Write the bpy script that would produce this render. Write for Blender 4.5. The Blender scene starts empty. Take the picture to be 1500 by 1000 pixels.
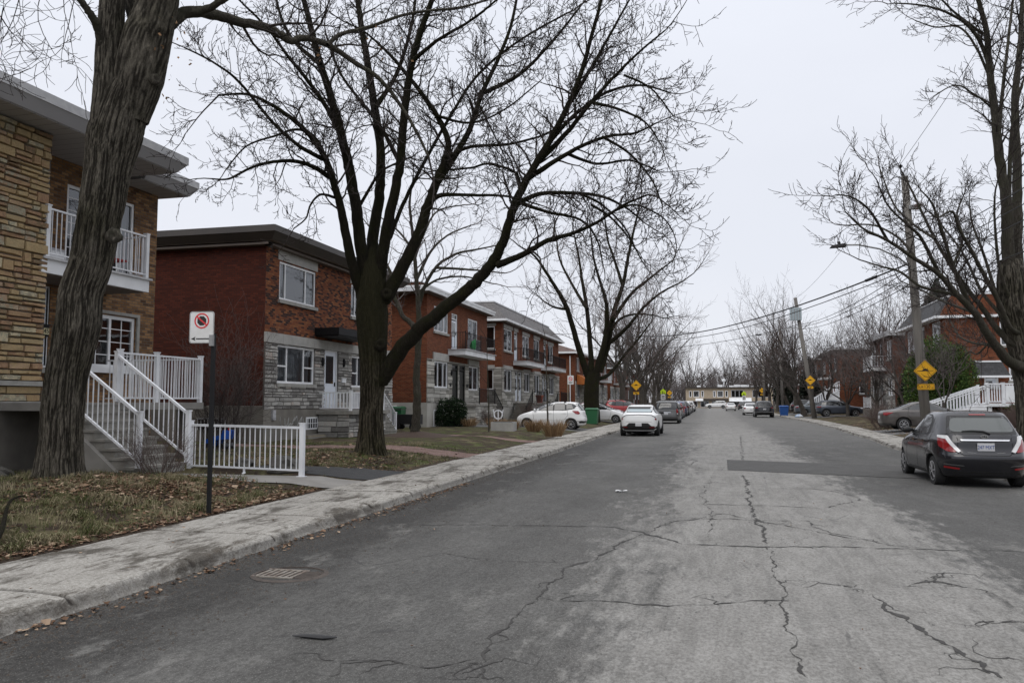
# Residential street in early spring, built object by object.
import bpy, bmesh, math, random
import numpy as np
from mathutils import Vector, Matrix, noise, geometry
from mathutils.bvhtree import BVHTree

RNG = random.Random(11)
sc = bpy.context.scene
COL = sc.collection
R = math.radians

# ------------------------------------------------------------------ materials
MATS = {}
def nodes(name):
    m = bpy.data.materials.new(name); m.use_nodes = True
    nt = m.node_tree; nt.nodes.clear()
    out = nt.nodes.new('ShaderNodeOutputMaterial')
    b = nt.nodes.new('ShaderNodeBsdfPrincipled')
    nt.links.new(b.outputs[0], out.inputs[0])
    MATS[name] = m
    return m, nt, b, out
class N:
    """small node-graph helper"""
    def __init__(s, nt): s.nt = nt
    def new(s, t, **kw):
        n = s.nt.nodes.new(t)
        for k, v in kw.items(): setattr(n, k, v)
        return n
    def put(s, sock, v):
        if v is None: return
        if hasattr(v, 'links') or isinstance(v, bpy.types.NodeSocket): s.nt.links.new(v, sock)
        else: sock.default_value = v
    def coord(s, kind='Object'): return s.new('ShaderNodeTexCoord').outputs[kind]
    def mapping(s, vec, scale=(1,1,1), loc=(0,0,0), rot=(0,0,0)):
        n = s.new('ShaderNodeMapping'); s.put(n.inputs['Vector'], vec)
        n.inputs['Scale'].default_value = scale; n.inputs['Location'].default_value = loc; n.inputs['Rotation'].default_value = rot
        return n.outputs[0]
    def noise(s, vec, scale=5, detail=4, rough=.55, dist=0):
        n = s.new('ShaderNodeTexNoise'); s.put(n.inputs['Vector'], vec)
        n.inputs['Scale'].default_value = scale; n.inputs['Detail'].default_value = detail
        n.inputs['Roughness'].default_value = rough; n.inputs['Distortion'].default_value = dist
        return n.outputs['Fac']
    def voro(s, vec, scale=5, feature='F1', out='Distance', rnd=1):
        n = s.new('ShaderNodeTexVoronoi', feature=feature); s.put(n.inputs['Vector'], vec)
        n.inputs['Scale'].default_value = scale; n.inputs['Randomness'].default_value = rnd
        return n.outputs[out]
    def math(s, op, a, b=None, c=None, clamp=False):
        n = s.new('ShaderNodeMath', operation=op, use_clamp=clamp)
        s.put(n.inputs[0], a); s.put(n.inputs[1], b)
        if c is not None: s.put(n.inputs[2], c)
        return n.outputs[0]
    def ramp(s, fac, stops, interp='LINEAR'):
        n = s.new('ShaderNodeValToRGB'); s.put(n.inputs[0], fac); cr = n.color_ramp; cr.interpolation = interp
        while len(cr.elements) < len(stops): cr.elements.new(.5)
        for e, (p, c) in zip(cr.elements, stops):
            e.position = p; e.color = c if len(c) == 4 else (*c, 1)
        return n.outputs[0]
    def range(s, v, a, b, c=0, d=1):
        n = s.new('ShaderNodeMapRange'); s.put(n.inputs[0], v)
        for i, x in enumerate((a, b, c, d)): n.inputs[i+1].default_value = x
        return n.outputs[0]
    def mix(s, fac, a, b, blend='MIX'):
        n = s.new('ShaderNodeMix', data_type='RGBA', blend_type=blend)
        s.put(n.inputs[0], fac)
        for i, x in ((6, a), (7, b)):
            if isinstance(x, tuple): x = x if len(x) == 4 else (*x, 1)
            s.put(n.inputs[i], x)
        return n.outputs[2]
    def bump(s, h, strength=.5, dist=.01, prev=None):
        n = s.new('ShaderNodeBump'); s.put(n.inputs['Height'], h)
        n.inputs['Strength'].default_value = strength; n.inputs['Distance'].default_value = dist
        if prev is not None: s.put(n.inputs['Normal'], prev)
        return n.outputs[0]
    def sep(s, v):
        n = s.new('ShaderNodeSeparateXYZ'); s.put(n.inputs[0], v); return n.outputs

def pm(name, col, rough=.6, metal=0., col2=None, scale=3, bump=0, bscale=40, coat=0, spec=.5, stretch=(1,1,1), detail=4, lo=.35, hi=.65):
    """plain painted / worn surface: two colours mixed by noise, optional bump"""
    m, nt, b, out = nodes(name); n = N(nt)
    co = n.coord('Object')
    if stretch != (1,1,1): co = n.mapping(co, stretch)
    if col2 is not None:
        f = n.range(n.noise(co, scale, detail), lo, hi)
        n.put(b.inputs['Base Color'], n.mix(f, col, col2))
    else: b.inputs['Base Color'].default_value = (*col, 1)
    b.inputs['Roughness'].default_value = rough; b.inputs['Metallic'].default_value = metal
    b.inputs['Coat Weight'].default_value = coat; b.inputs['Specular IOR Level'].default_value = spec
    if coat: b.inputs['Coat Roughness'].default_value = .04
    if bump: n.put(b.inputs['Normal'], n.bump(n.noise(co, bscale, 5, .6), bump, .01))
    return m

def brick_mat(name, tones, mortar=(.20,.18,.16), bw=.215, bh=.075, mort=.009):
    m, nt, b, out = nodes(name); n = N(nt)
    uv = n.coord('UV')
    wob = n.noise(uv, 1.2, 2)
    t = n.new('ShaderNodeTexBrick'); n.put(t.inputs['Vector'], uv)
    t.offset = .5
    t.inputs['Color1'].default_value = (0,0,0,1); t.inputs['Color2'].default_value = (1,1,1,1); t.inputs['Mortar'].default_value = (.5,.5,.5,1)
    t.inputs['Scale'].default_value = 1; t.inputs['Mortar Size'].default_value = mort; t.inputs['Mortar Smooth'].default_value = .25
    t.inputs['Brick Width'].default_value = bw; t.inputs['Row Height'].default_value = bh; t.inputs['Bias'].default_value = 0
    c = n.ramp(t.outputs['Color'], tones)
    g = n.noise(uv, 28, 4, .65)
    c = n.mix(n.range(g, .3, .75, 0, .45), c, n.mix(1., c, (.55,.5,.48), 'MULTIPLY'))
    big = n.noise(n.mapping(uv, (.35,.9,1)), 1.1, 4)
    c = n.mix(n.range(big, .45, .75, 0, .5), c, n.mix(1., c, (.6,.58,.56), 'MULTIPLY'))
    c = n.mix(t.outputs['Fac'], c, mortar)
    n.put(b.inputs['Base Color'], c)
    b.inputs['Roughness'].default_value = .9; b.inputs['Specular IOR Level'].default_value = .25
    h = n.math('SUBTRACT', n.math('MULTIPLY', g, .35), t.outputs['Fac'])
    n.put(b.inputs['Normal'], n.bump(h, .8, .012))
    return m

def tone_mat(name, tones, nscale=9, rough=.9, dirt=.4, bump=.6):
    """masonry whose per-stone tone is stored on the mesh"""
    m, nt, b, out = nodes(name); n = N(nt)
    a = n.new('ShaderNodeAttribute', attribute_name='tone')
    co = n.coord('Object')
    g = n.noise(co, nscale, 5, .65)
    f = n.math('ADD', a.outputs['Fac'], n.range(g, .25, .75, -.16, .16), clamp=True)
    c = n.ramp(f, tones)
    d = n.noise(co, nscale*3.2, 4, .6)
    c = n.mix(n.range(d, .45, .75, 0, dirt), c, n.mix(1., c, (.42,.40,.38), 'MULTIPLY'))
    n.put(b.inputs['Base Color'], c); b.inputs['Roughness'].default_value = rough
    b.inputs['Specular IOR Level'].default_value = .25
    n.put(b.inputs['Normal'], n.bump(n.noise(co, nscale*2.5, 6, .68), bump, .03))
    return m

def shingle_mat(name, c1, c2):
    m, nt, b, out = nodes(name); n = N(nt)
    uv = n.coord('UV')
    t = n.new('ShaderNodeTexBrick'); n.put(t.inputs['Vector'], uv)
    t.inputs['Color1'].default_value = (*c1,1); t.inputs['Color2'].default_value = (*c2,1); t.inputs['Mortar'].default_value = (c1[0]*.35,c1[1]*.35,c1[2]*.35,1)
    t.inputs['Scale'].default_value = 1; t.inputs['Mortar Size'].default_value = .008
    t.inputs['Brick Width'].default_value = .3; t.inputs['Row Height'].default_value = .14
    g = n.noise(uv, 9, 5, .7)
    n.put(b.inputs['Base Color'], n.mix(n.range(g,.4,.7,0,.5), t.outputs['Color'], (c1[0]*.5,c1[1]*.5,c1[2]*.5)))
    b.inputs['Roughness'].default_value = .92
    n.put(b.inputs['Normal'], n.bump(n.math('SUBTRACT', g, t.outputs['Fac']), .5, .01))
    return m

# masonry
brick_mat('tan_brick', [(0,(0.098,0.052,0.028)),(.35,(0.172,0.092,0.044)),(.7,(0.276,0.149,0.063)),(1,(0.345,0.201,0.098))], (0.115,0.098,0.081))
brick_mat('dark_red_brick', [(0,(.062,.015,.009)),(.5,(.085,.019,.010)),(1,(.115,.027,.014))], (.038,.018,.014))
brick_mat('mixed_red_brick', [(0,(.030,.018,.016)),(.25,(.060,.022,.015)),(.4,(.17,.050,.021)),(.7,(.24,.072,.027)),(1,(.31,.120,.046))], (.085,.058,.045))
brick_mat('orange_red_brick', [(0,(0.119,0.032,0.015)),(.5,(0.170,0.044,0.020)),(1,(0.221,0.068,0.030))], (0.128,0.083,0.050))
brick_mat('brown_brick', [(0,(.09,.035,.025)),(.5,(.15,.055,.035)),(1,(.20,.075,.05))], (.13,.10,.08))
brick_mat('buff_brick', [(0,(.38,.31,.22)),(.5,(.48,.39,.28)),(1,(.56,.46,.34))], (.42,.36,.29))
tone_mat('tan_stone', [(0,(0.192,0.141,0.083)),(.12,(0.307,0.186,0.115)),(.3,(0.371,0.262,0.141)),(.5,(0.346,0.269,0.154)),(.65,(0.410,0.301,0.160)),(.8,(0.358,0.243,0.160)),(.92,(0.307,0.294,0.218)),(1,(0.486,0.410,0.269))])
tone_mat('grey_stone', [(0,(0.150,0.143,0.135)),(.3,(0.270,0.262,0.247)),(.6,(0.375,0.367,0.345)),(.88,(0.465,0.450,0.420)),(.94,(0.390,0.300,0.255)),(1,(0.540,0.525,0.480))])
tone_mat('pale_stone', [(0,(0.224,0.213,0.185)),(.4,(0.358,0.347,0.314)),(.75,(0.459,0.442,0.403)),(1,(0.526,0.510,0.459))])
pm('smooth_stone', (.30,.295,.275), .85, col2=(.38,.37,.345), scale=2.5, bump=.3, bscale=30)
pm('sill_stone', (.33,.325,.30), .85, col2=(.25,.24,.22), scale=4, bump=.2)
pm('old_concrete', (.20,.185,.16), .92, col2=(.13,.12,.105), scale=1.3, bump=.4, bscale=25)
pm('pale_concrete', (.40,.385,.35), .9, col2=(.31,.295,.265), scale=1.4, bump=.3, bscale=25)
pm('step_concrete', (.27,.26,.235), .9, col2=(.18,.17,.15), scale=3.5, bump=.5, bscale=35)
pm('mortar_back', (.11,.10,.09), .95, bump=.3)
pm('white_paint', (.79,.80,.82), .35, col2=(.64,.65,.67), scale=2)
pm('white_vinyl', (.80,.81,.82), .45, col2=(.68,.69,.70), scale=1.5)
pm('grey_metal', (.42,.42,.44), .45, col2=(.36,.36,.38), scale=1.2, metal=0, stretch=(1,.3,1))
pm('flashing', (.50,.50,.50), .5, col2=(.40,.40,.41), scale=5)
pm('brown_metal', (.055,.045,.038), .5, col2=(.04,.034,.03), scale=1)
pm('brown_soffit', (.14,.11,.09), .7, col2=(.11,.09,.075), scale=1)
pm('black_metal', (.008,.008,.009), .55, spec=.25)
pm('black_plastic', (.018,.018,.019), .5)
pm('roof_gravel', (.16,.155,.15), .95, bump=.6, bscale=60)
pm('door_white', (.66,.70,.76), .4)
pm('door_dark', (.012,.014,.012), .35)
pm('dark_backing', (.05,.048,.045), .9)  # interior darkness put into the colour of the backing boxes
pm('curtain', (.42,.43,.45), .9, col2=(.32,.33,.35), scale=1, stretch=(8,8,.2))
pm('blind', (.55,.58,.62), .7)
pm('awning_orange', (.42,.13,.025), .8, col2=(.33,.10,.02), scale=2)
shingle_mat('grey_shingle', (.115,.11,.11), (.165,.155,.15))
shingle_mat('brown_shingle', (.10,.065,.055), (.15,.10,.085))
shingle_mat('dark_shingle', (.04,.04,.042), (.065,.065,.068))

def soffit_mat():
    m, nt, b, out = nodes('soffit_boards'); n = N(nt)
    co = n.coord('Object'); s = n.sep(co)
    w = n.math('FRACT', n.math('MULTIPLY', s[1], 1/.30))
    groove = n.math('LESS_THAN', w, .06)
    c = n.mix(groove, (.36,.355,.355), (.12,.12,.12))
    c = n.mix(n.range(n.noise(co, 2, 3), .4, .7, 0, .35), c, (.26,.255,.25))
    n.put(b.inputs['Base Color'], c); b.inputs['Roughness'].default_value = .55
    n.put(b.inputs['Normal'], n.bump(groove, -.5, .01))
soffit_mat()

def glass_mat(name, tint=(.02,.022,.025), refl=1.0, rough=.02, alpha=.55):
    """window pane: part mirror, part see-through"""
    m, nt, b, out = nodes(name); n = N(nt)
    nt.nodes.remove(b)
    fr = n.new('ShaderNodeFresnel'); fr.inputs[0].default_value = 1.6
    co = n.coord('Object')
    bp = n.bump(n.noise(co, 1.3, 2), .06, .05)
    gl = n.new('ShaderNodeBsdfGlossy'); gl.inputs['Roughness'].default_value = rough; n.put(gl.inputs['Normal'], bp)
    gl.inputs['Color'].default_value = (.9,.92,.95,1)
    tr = n.new('ShaderNodeBsdfTransparent'); tr.inputs['Color'].default_value = (.62,.66,.68,1)
    mx = n.new('ShaderNodeMixShader')
    n.put(mx.inputs[0], n.range(fr.outputs[0], 0, 1, .06, 1.)); nt.links.new(tr.outputs[0], mx.inputs[1]); nt.links.new(gl.outputs[0], mx.inputs[2])
    nt.links.new(mx.outputs[0], out.inputs[0])
    return m
glass_mat('window_glass')

# ------------------------------------------------------------------ mesh builder
WL = {}
def wl(o): return WL.get(o.name, Vector((0,0,0)))
def tag(o, label=None, cat=None, group=None, kind=None):
    if label: o['label'] = label
    if cat: o['category'] = cat
    if group: o['group'] = group
    if kind: o['kind'] = kind
    return o
def thing(name, label, cat, loc=(0,0,0), group=None):
    o = bpy.data.objects.new(name, None); COL.objects.link(o)
    o.location = loc; o.empty_display_size = .2; WL[o.name] = Vector(loc)
    return tag(o, label, cat, group)

class MB:
    def __init__(s): s.v=[]; s.f=[]; s.t=[]
    def face(s, pts, tone=.5):
        i=len(s.v); s.v.extend([tuple(p) for p in pts]); s.f.append(tuple(range(i,i+len(pts)))); s.t.append(tone)
    def mesh(s, vs, fs, tone=.5):
        i=len(s.v); s.v.extend([tuple(p) for p in vs]); s.f.extend([tuple(a+i for a in f) for f in fs]); s.t.extend([tone]*len(fs))
        return s
    def hexa(s, c, tone=.5):   # 8 corners: bottom 4 ccw, top 4 ccw
        return s.mesh(c, [(3,2,1,0),(4,5,6,7),(0,1,5,4),(1,2,6,5),(2,3,7,6),(3,0,4,7)], tone)
    def box(s, x0,x1,y0,y1,z0,z1, tone=.5):
        x0,x1=min(x0,x1),max(x0,x1); y0,y1=min(y0,y1),max(y0,y1); z0,z1=min(z0,z1),max(z0,z1)
        return s.hexa([(x0,y0,z0),(x1,y0,z0),(x1,y1,z0),(x0,y1,z0),(x0,y0,z1),(x1,y0,z1),(x1,y1,z1),(x0,y1,z1)], tone)
    def bar(s, A, B, w, h, tone=.5):
        A=Vector(A); B=Vector(B); d=(B-A).normalized()
        u=Vector((0,0,1)) if abs(d.z)<.95 else Vector((0,1,0))
        r=d.cross(u).normalized()*w/2; q=r.cross(d).normalized()*h/2
        c=[A-r-q,A+r-q,B+r-q,B-r-q,A-r+q,A+r+q,B+r+q,B-r+q]
        return s.hexa(c, tone)
    def tube(s, pts, rad, n=6, cap=True):
        pts=[Vector(p) for p in pts]; m=len(pts)
        if not hasattr(rad,'__len__'): rad=[rad]*m
        i0=len(s.v); prev=None
        for k in range(m):
            d=(pts[min(k+1,m-1)]-pts[max(k-1,0)]).normalized()
            if prev is None:
                a=Vector((0,0,1)) if abs(d.z)<.9 else Vector((1,0,0)); r=d.cross(a).normalized()
            else:
                r=(prev-d*prev.dot(d)).normalized()
            prev=r; q=d.cross(r)
            for j in range(n):
                t=2*math.pi*j/n; s.v.append(tuple(pts[k]+(r*math.cos(t)+q*math.sin(t))*rad[k]))
        for k in range(m-1):
            for j in range(n):
                a=i0+k*n+j; b=i0+k*n+(j+1)%n
                s.f.append((a,b,b+n,a+n)); s.t.append(.5)
        if cap:
            s.f.append(tuple(i0+j for j in range(n))[::-1]); s.f.append(tuple(i0+(m-1)*n+j for j in range(n))); s.t += [.5,.5]
        return s
    def lathe(s, prof, c, n=20, ax='z'):
        i0=len(s.v); c=Vector(c)
        for (r,h) in prof:
            for j in range(n):
                t=2*math.pi*j/n; a=r*math.cos(t); b=r*math.sin(t)
                p={'z':(a,b,h),'y':(a,h,b),'x':(h,a,b)}[ax]; s.v.append(tuple(c+Vector(p)))
        for k in range(len(prof)-1):
            for j in range(n):
                a=i0+k*n+j; b=i0+k*n+(j+1)%n; s.f.append((a,b,b+n,a+n)); s.t.append(.5)
        s.f.append(tuple(i0+j for j in range(n))[::-1]); s.f.append(tuple(i0+(len(prof)-1)*n+j for j in range(n))); s.t += [.5,.5]
        return s
    def prism(s, poly, axis, a, b, tone=.5):
        """extrude a 2D polygon along an axis from a to b"""
        def P(p,h): return {'x':(h,p[0],p[1]),'y':(p[0],h,p[1]),'z':(p[0],p[1],h)}[axis]
        n=len(poly); vs=[P(p,a) for p in poly]+[P(p,b) for p in poly]
        fs=[tuple(range(n))[::-1], tuple(range(n,2*n))]+[(i,(i+1)%n,(i+1)%n+n,i+n) for i in range(n)]
        return s.mesh(vs,fs,tone)
    def build(s, name, mat, parent=None, origin=None, smooth=False, tones=False, fixn=False, slot=False):
        org = wl(parent) if parent is not None else Vector(origin or (0,0,0))
        V = np.array(s.v, dtype=np.float64).reshape(-1,3) - np.array(org)
        me = bpy.data.meshes.new(name)
        lens = np.array([len(f) for f in s.f], dtype=np.int32)
        loops = np.fromiter((i for f in s.f for i in f), dtype=np.int32)
        me.vertices.add(len(V)); me.vertices.foreach_set('co', V.astype(np.float32).ravel())
        me.loops.add(len(loops)); me.loops.foreach_set('vertex_index', loops)
        me.polygons.add(len(lens)); st = np.zeros(len(lens), dtype=np.int32); st[1:] = np.cumsum(lens)[:-1]
        me.polygons.foreach_set('loop_start', st)
        me.update(calc_edges=True); me.validate()
        if fixn:
            bm = bmesh.new(); bm.from_mesh(me); bmesh.ops.remove_doubles(bm, verts=bm.verts, dist=1e-5)
            bmesh.ops.recalc_face_normals(bm, faces=bm.faces); bm.to_mesh(me); bm.free()
        me.polygons.foreach_set('use_smooth', [bool(smooth)]*len(me.polygons))
        if len(me.polygons) < 60000: uvbox(me, org)
        if tones and not fixn:
            at = me.attributes.new('tone','FLOAT','FACE'); at.data.foreach_set('value', s.t)
        me.materials.append(MATS[mat] if isinstance(mat,str) else mat)
        o = bpy.data.objects.new(name, me); COL.objects.link(o)
        if parent is not None:
            o.parent = parent; WL[o.name] = org
        else:
            o.location = org; WL[o.name] = org
        return o

def uvbox(me, org):
    """cube-projected UVs in metres"""
    nl=len(me.loops); 
    if nl==0: return
    co=np.zeros(len(me.vertices)*3,dtype=np.float32); me.vertices.foreach_get('co',co); co=co.reshape(-1,3)+np.array(org,dtype=np.float32)
    vi=np.zeros(nl,dtype=np.int32); me.loops.foreach_get('vertex_index',vi)
    nm=np.zeros(len(me.polygons)*3,dtype=np.float32); me.polygons.foreach_get('normal',nm); nm=np.abs(nm.reshape(-1,3))
    tot=np.zeros(len(me.polygons),dtype=np.int32); me.polygons.foreach_get('loop_total',tot)
    fi=np.repeat(np.arange(len(tot)),tot)
    n=nm[fi]; c=co[vi]
    uv=np.stack([c[:,0],c[:,1]],1)
    horiz=n[:,2]<.9
    xf=horiz&(n[:,0]>=n[:,1]); yf=horiz&~xf
    uv[xf]=c[xf][:,[1,2]]; uv[yf]=c[yf][:,[0,2]]
    l=me.uv_layers.new(name='UVMap'); l.data.foreach_set('uv',uv.astype(np.float32).ravel())

def copy_tree(o, parent=None):
    c=o.copy(); COL.objects.link(c); c.parent=parent
    for ch in list(o.children): copy_tree(ch,c)
    return c

def bevelled(o, w=.01, seg=2):
    m=o.modifiers.new('Bevel','BEVEL'); m.width=w; m.segments=seg; m.limit_method='ANGLE'; m.angle_limit=R(40)
    return o

# ------------------------------------------------------------------ camera frame (used to place traced limbs at real depths)
F=1167.; PS=R(13.95); PT=math.atan(88/1167.); EYE=1.7
_r=Vector((math.cos(PS),math.sin(PS),0)); _f0=Vector((-math.sin(PS),math.cos(PS),0))
_f=_f0*math.cos(PT)+Vector((0,0,1))*math.sin(PT); _u=-_f0*math.sin(PT)+Vector((0,0,1))*math.cos(PT)
def at(px,py,d): return Vector((0,0,EYE))+(_f+_r*((px-750)/F)+_u*((500-py)/F))*d
def gp(px,py,z=0.):
    d=_f+_r*((px-750)/F)+_u*((500-py)/F); t=(z-EYE)/d.z; return Vector((0,0,EYE))+d*t
def fbm(x,y,z=0,o=4):
    s=0;a=1
    for i in range(o):
        s+=a*noise.noise((x,y,z)); x*=2.03;y*=2.03;z=z*2.03+7.1;a*=.5
    return s
# ------------------------------------------------------------------ ground, road, pavements, lawns
def lawn_z(x,y):
    """height of the raised lawns left of the street"""
    t=min(max((-6.78-x)/2.6,0),1); t=t*t*(3-2*t)
    h=.10+.20*t
    d=(x+10.7)**2+(y-11.33)**2; h+=.16*math.exp(-d/2.2)       # root mounds
    d=(x+8.83)**2+(y-19.9)**2; h+=.10*math.exp(-d/1.2)
    d=(x+11.6)**2+(y-30.3)**2; h+=.10*math.exp(-d/1.6)
    h+=.035*fbm(x*.7,y*.7)*min(1,max(0,(-6.9-x)*1.5))
    if 13.45<y<15.05 and x<-7: h=min(h,.17+ .0*(x))
    return h
RC=[(-30,6.1),(24,6.1),(30,6.3),(41,6.95),(55,7.5),(70,7.75),(90,7.5),(120,7.2),(400,7.0)]
def rcurb(y):
    for (a,b),(c,d) in zip(RC,RC[1:]):
        if y<=c: 
            t=(y-a)/(c-a); t=max(0,min(1,t)); t=t*t*(3-2*t); return b+(d-b)*t
    return RC[-1][1]
def rlawn_z(x,y):
    t=min(max((x-rcurb(y)-1.4)/2.5,0),1); return .11+.19*t+.03*fbm(x*.7+9,y*.7)*t

def road_mat():
    m, nt, b, out = nodes('asphalt'); n = N(nt)
    co=n.coord('Object'); s=n.sep(co)
    wig=n.noise(n.mapping(co,(1,.25,1)), 1.1, 6, .68)
    wig2=n.noise(n.mapping(co,(2.2,.8,1)), 2.2, 8, .72)
    med0=n.noise(n.mapping(co,(1,.3,1),(5,5,0)), 7, 6, .8)
    off=n.math('ADD', n.math('MULTIPLY', n.math('SUBTRACT',wig,.5), 2.6), n.math('MULTIPLY', n.math('SUBTRACT',wig2,.5), 2.4))
    x=n.math('ADD', s[0], off)
    left=n.range(x,-1.7,.1); right=n.range(x,3.3,1.9)
    band=n.range(n.math('ADD',n.math('MULTIPLY',left,right),n.math('MULTIPLY',n.math('SUBTRACT',med0,.5),1.5)),.28,.72)                     # worn pale centre
    fine=n.noise(n.mapping(co,(1,.6,1)), 34, 3, .75); agg=n.voro(co, 60, out='Distance'); med=n.noise(n.mapping(co,(1,.35,1)), 9, 5, .8)
    spot=n.noise(n.mapping(co,(1,.45,1)), 1.7, 7, .7)
    mid=n.noise(n.mapping(co,(.9,.3,1),(3,1,0)), .75, 5, .6)
    dark=n.mix(n.range(mid,.35,.68),(.078,.076,.071),(.128,.125,.117))
    edge=n.range(x,-4.2,-3.1)
    dark=n.mix(edge,n.mix(n.range(spot,.4,.6),(.045,.043,.040),(.112,.109,.102)),dark)
    gut=n.math('ADD',s[0],n.math('MULTIPLY',n.math('SUBTRACT',wig2,.5),1.6)); gb=n.math('MULTIPLY',n.range(gut,-5.3,-4.9),n.range(gut,-3.55,-4.15)); dark=n.mix(n.math('MULTIPLY',gb,n.range(n.noise(co,16,5,.85),.36,.60,.35,.97)),dark,(.027,.025,.022))
    dark=n.mix(n.range(s[0],2.2,3.4,0,.30),dark,(.05,.049,.047))
    pale=n.mix(n.range(spot,.4,.68),(.285,.277,.258),(.215,.209,.195))
    pale=n.mix(n.range(n.noise(n.mapping(co,(6,.35,1)),1.2,4,.6),.5,.72,0,.5),pale,(.14,.136,.127))
    isle=n.range(n.noise(n.mapping(co,(1,.5,1),(7,3,0)), .9, 7, .76),.56,.66,0,.7)     # pale scraps in the dark lanes
    c=n.mix(band,n.mix(isle,dark,(.19,.185,.172)),pale)
    blot=n.range(n.noise(n.mapping(co,(1,.6,1),(1,9,0)), 2.3, 7, .75),.62,.66,0,.7)
    c=n.mix(n.math('MULTIPLY',blot,band),c,(.11,.106,.10))
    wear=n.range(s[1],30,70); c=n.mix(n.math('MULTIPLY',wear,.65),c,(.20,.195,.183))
    c=n.mix(n.range(med,.42,.66,0,.7),c,n.mix(1.,c,(.68,.67,.66),'MULTIPLY'))
    c=n.mix(n.range(fine,.40,.62,0,.75),c,n.mix(1.,c,(.48,.47,.46),'MULTIPLY'))
    pit=n.noise(n.mapping(co,(1,.5,1),(2,2,0)), 13, 3, .7); c=n.mix(n.range(pit,.67,.71,0,.7),c,(.05,.048,.045))
    c=n.mix(n.range(agg,.0,.30,.55,0),c,(.36,.35,.32))
    ck=n.voro(n.mapping(co,(1,.7,1),(0,0,0)), .9, 'DISTANCE_TO_EDGE')
    ckd=n.math('ADD',ck,n.math('MULTIPLY',n.math('SUBTRACT',n.noise(co,6,5),.5),.10))
    ckm=n.math('MULTIPLY',n.range(ckd,.008,.002),n.range(n.noise(co,.45,2),.55,.62,0,.55))
    c=n.mix(ckm,c,(.035,.034,.033))
    n.put(b.inputs['Base Color'],c)
    n.put(b.inputs['Roughness'],n.range(spot,.3,.7,.72,.92)); b.inputs['Specular IOR Level'].default_value=.35
    h=n.math('ADD',n.math('MULTIPLY',agg,.8),n.math('MULTIPLY',fine,.7))
    n.put(b.inputs['Normal'],n.bump(h,.55,.006,n.bump(spot,.25,.02)))
road_mat()
def sidewalk_mat():
    m, nt, b, out = nodes('sidewalk_concrete'); n = N(nt)
    co=n.coord('Object'); s=n.sep(co)
    a=n.noise(co,.8,5,.6); f=n.noise(co,60,4,.7); v=n.voro(co,70)
    c=n.mix(n.range(a,.35,.65),(.47,.455,.42),(.37,.355,.325))
    st=n.noise(n.mapping(co,(1.2,.55,1),(2,5,0)),1.6,7,.72)
    c=n.mix(n.range(st,.52,.62,0,.88),c,(.075,.065,.052))
    st2=n.noise(n.mapping(co,(2.5,.7,1),(5,0,0)),4,6,.75)
    c=n.mix(n.range(st2,.52,.63,0,.8),c,(.10,.085,.068))
    f2=n.noise(co,24,5,.8); c=n.mix(n.range(f2,.40,.62,0,.75),c,n.mix(1.,c,(.52,.50,.47),'MULTIPLY'))
    c=n.mix(n.range(f,.42,.62,0,.6),c,n.mix(1.,c,(.5,.49,.47),'MULTIPLY'))
    c=n.mix(n.range(v,0,.3,.4,0),c,(.56,.54,.50))
    att=n.new('ShaderNodeAttribute',attribute_name='joint')
    c=n.mix(att.outputs['Fac'],c,(.035,.03,.026))
    n.put(b.inputs['Base Color'],c); b.inputs['Roughness'].default_value=.9; b.inputs['Specular IOR Level'].default_value=.25
    n.put(b.inputs['Normal'],n.bump(n.math('ADD',f,n.math('MULTIPLY',v,.8)),.6,.008,n.bump(st2,.3,.02)))
sidewalk_mat()
def lawn_mat(name,green=.5,soil=.3):
    m, nt, b, out = nodes(name); n = N(nt)
    co=n.coord('Object'); s=n.sep(co)
    a=n.noise(co,.55,5,.62); f=n.noise(co,26,5,.75); g=n.noise(n.mapping(co,(1,1,1),(4,2,0)),1.9,6,.7)
    grass=n.mix(n.range(f,.3,.7),(.036,.055,.010),(.100,.125,.036))
    straw=n.mix(n.range(f,.3,.7),(.095,.078,.045),(.24,.20,.12))
    dirt=n.mix(n.range(f,.3,.7),(.030,.022,.016),(.085,.062,.045))
    a=n.math('ADD',a,n.range(s[1],16,26,.03,-.06)); c=n.mix(n.range(a,green-.12,green+.10),grass,straw)
    c=n.mix(n.range(g,1-soil-.14,1-soil-.04),c,dirt)
    if name=='lawn_left':
        xe=n.math('ADD',s[0],n.math('MULTIPLY',n.math('SUBTRACT',n.noise(co,1.6,5,.7),.5),.9)); c=n.mix(n.range(xe,-7.12,-6.98),c,dirt)
    n.put(b.inputs['Base Color'],c); b.inputs['Roughness'].default_value=.95; b.inputs['Specular IOR Level'].default_value=.15
    n.put(b.inputs['Normal'],n.bump(f,1.,.05))
lawn_mat('lawn_left',.50,.43); lawn_mat('lawn_right',.40,.45)
pm('far_ground',(.075,.075,.05),.95,col2=(.05,.045,.035),scale=.3,bump=.5,bscale=8)
pm('drive_asphalt',(.115,.112,.108),.9,col2=(.075,.073,.07),scale=1.1,bump=.5,bscale=70)
pm('new_asphalt',(.026,.026,.027),.88,col2=(.038,.038,.038),scale=6,bump=.7,bscale=110)
pm('patch_asphalt',(.055,.053,.050),.9,col2=(.072,.070,.066),scale=2.5,bump=.8,bscale=110)
pm('path_concrete',(.25,.24,.22),.9,col2=(.19,.18,.165),scale=2,bump=.4,bscale=50)
pm('crack_dark',(.032,.030,.028),.95,col2=(.055,.052,.048),scale=9,bump=.4,bscale=60)
brick_mat('path_brick',[(0,(.17,.105,.09)),(.5,(.22,.14,.12)),(1,(.27,.18,.15))],(.10,.085,.075),.2,.1,.008)

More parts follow.
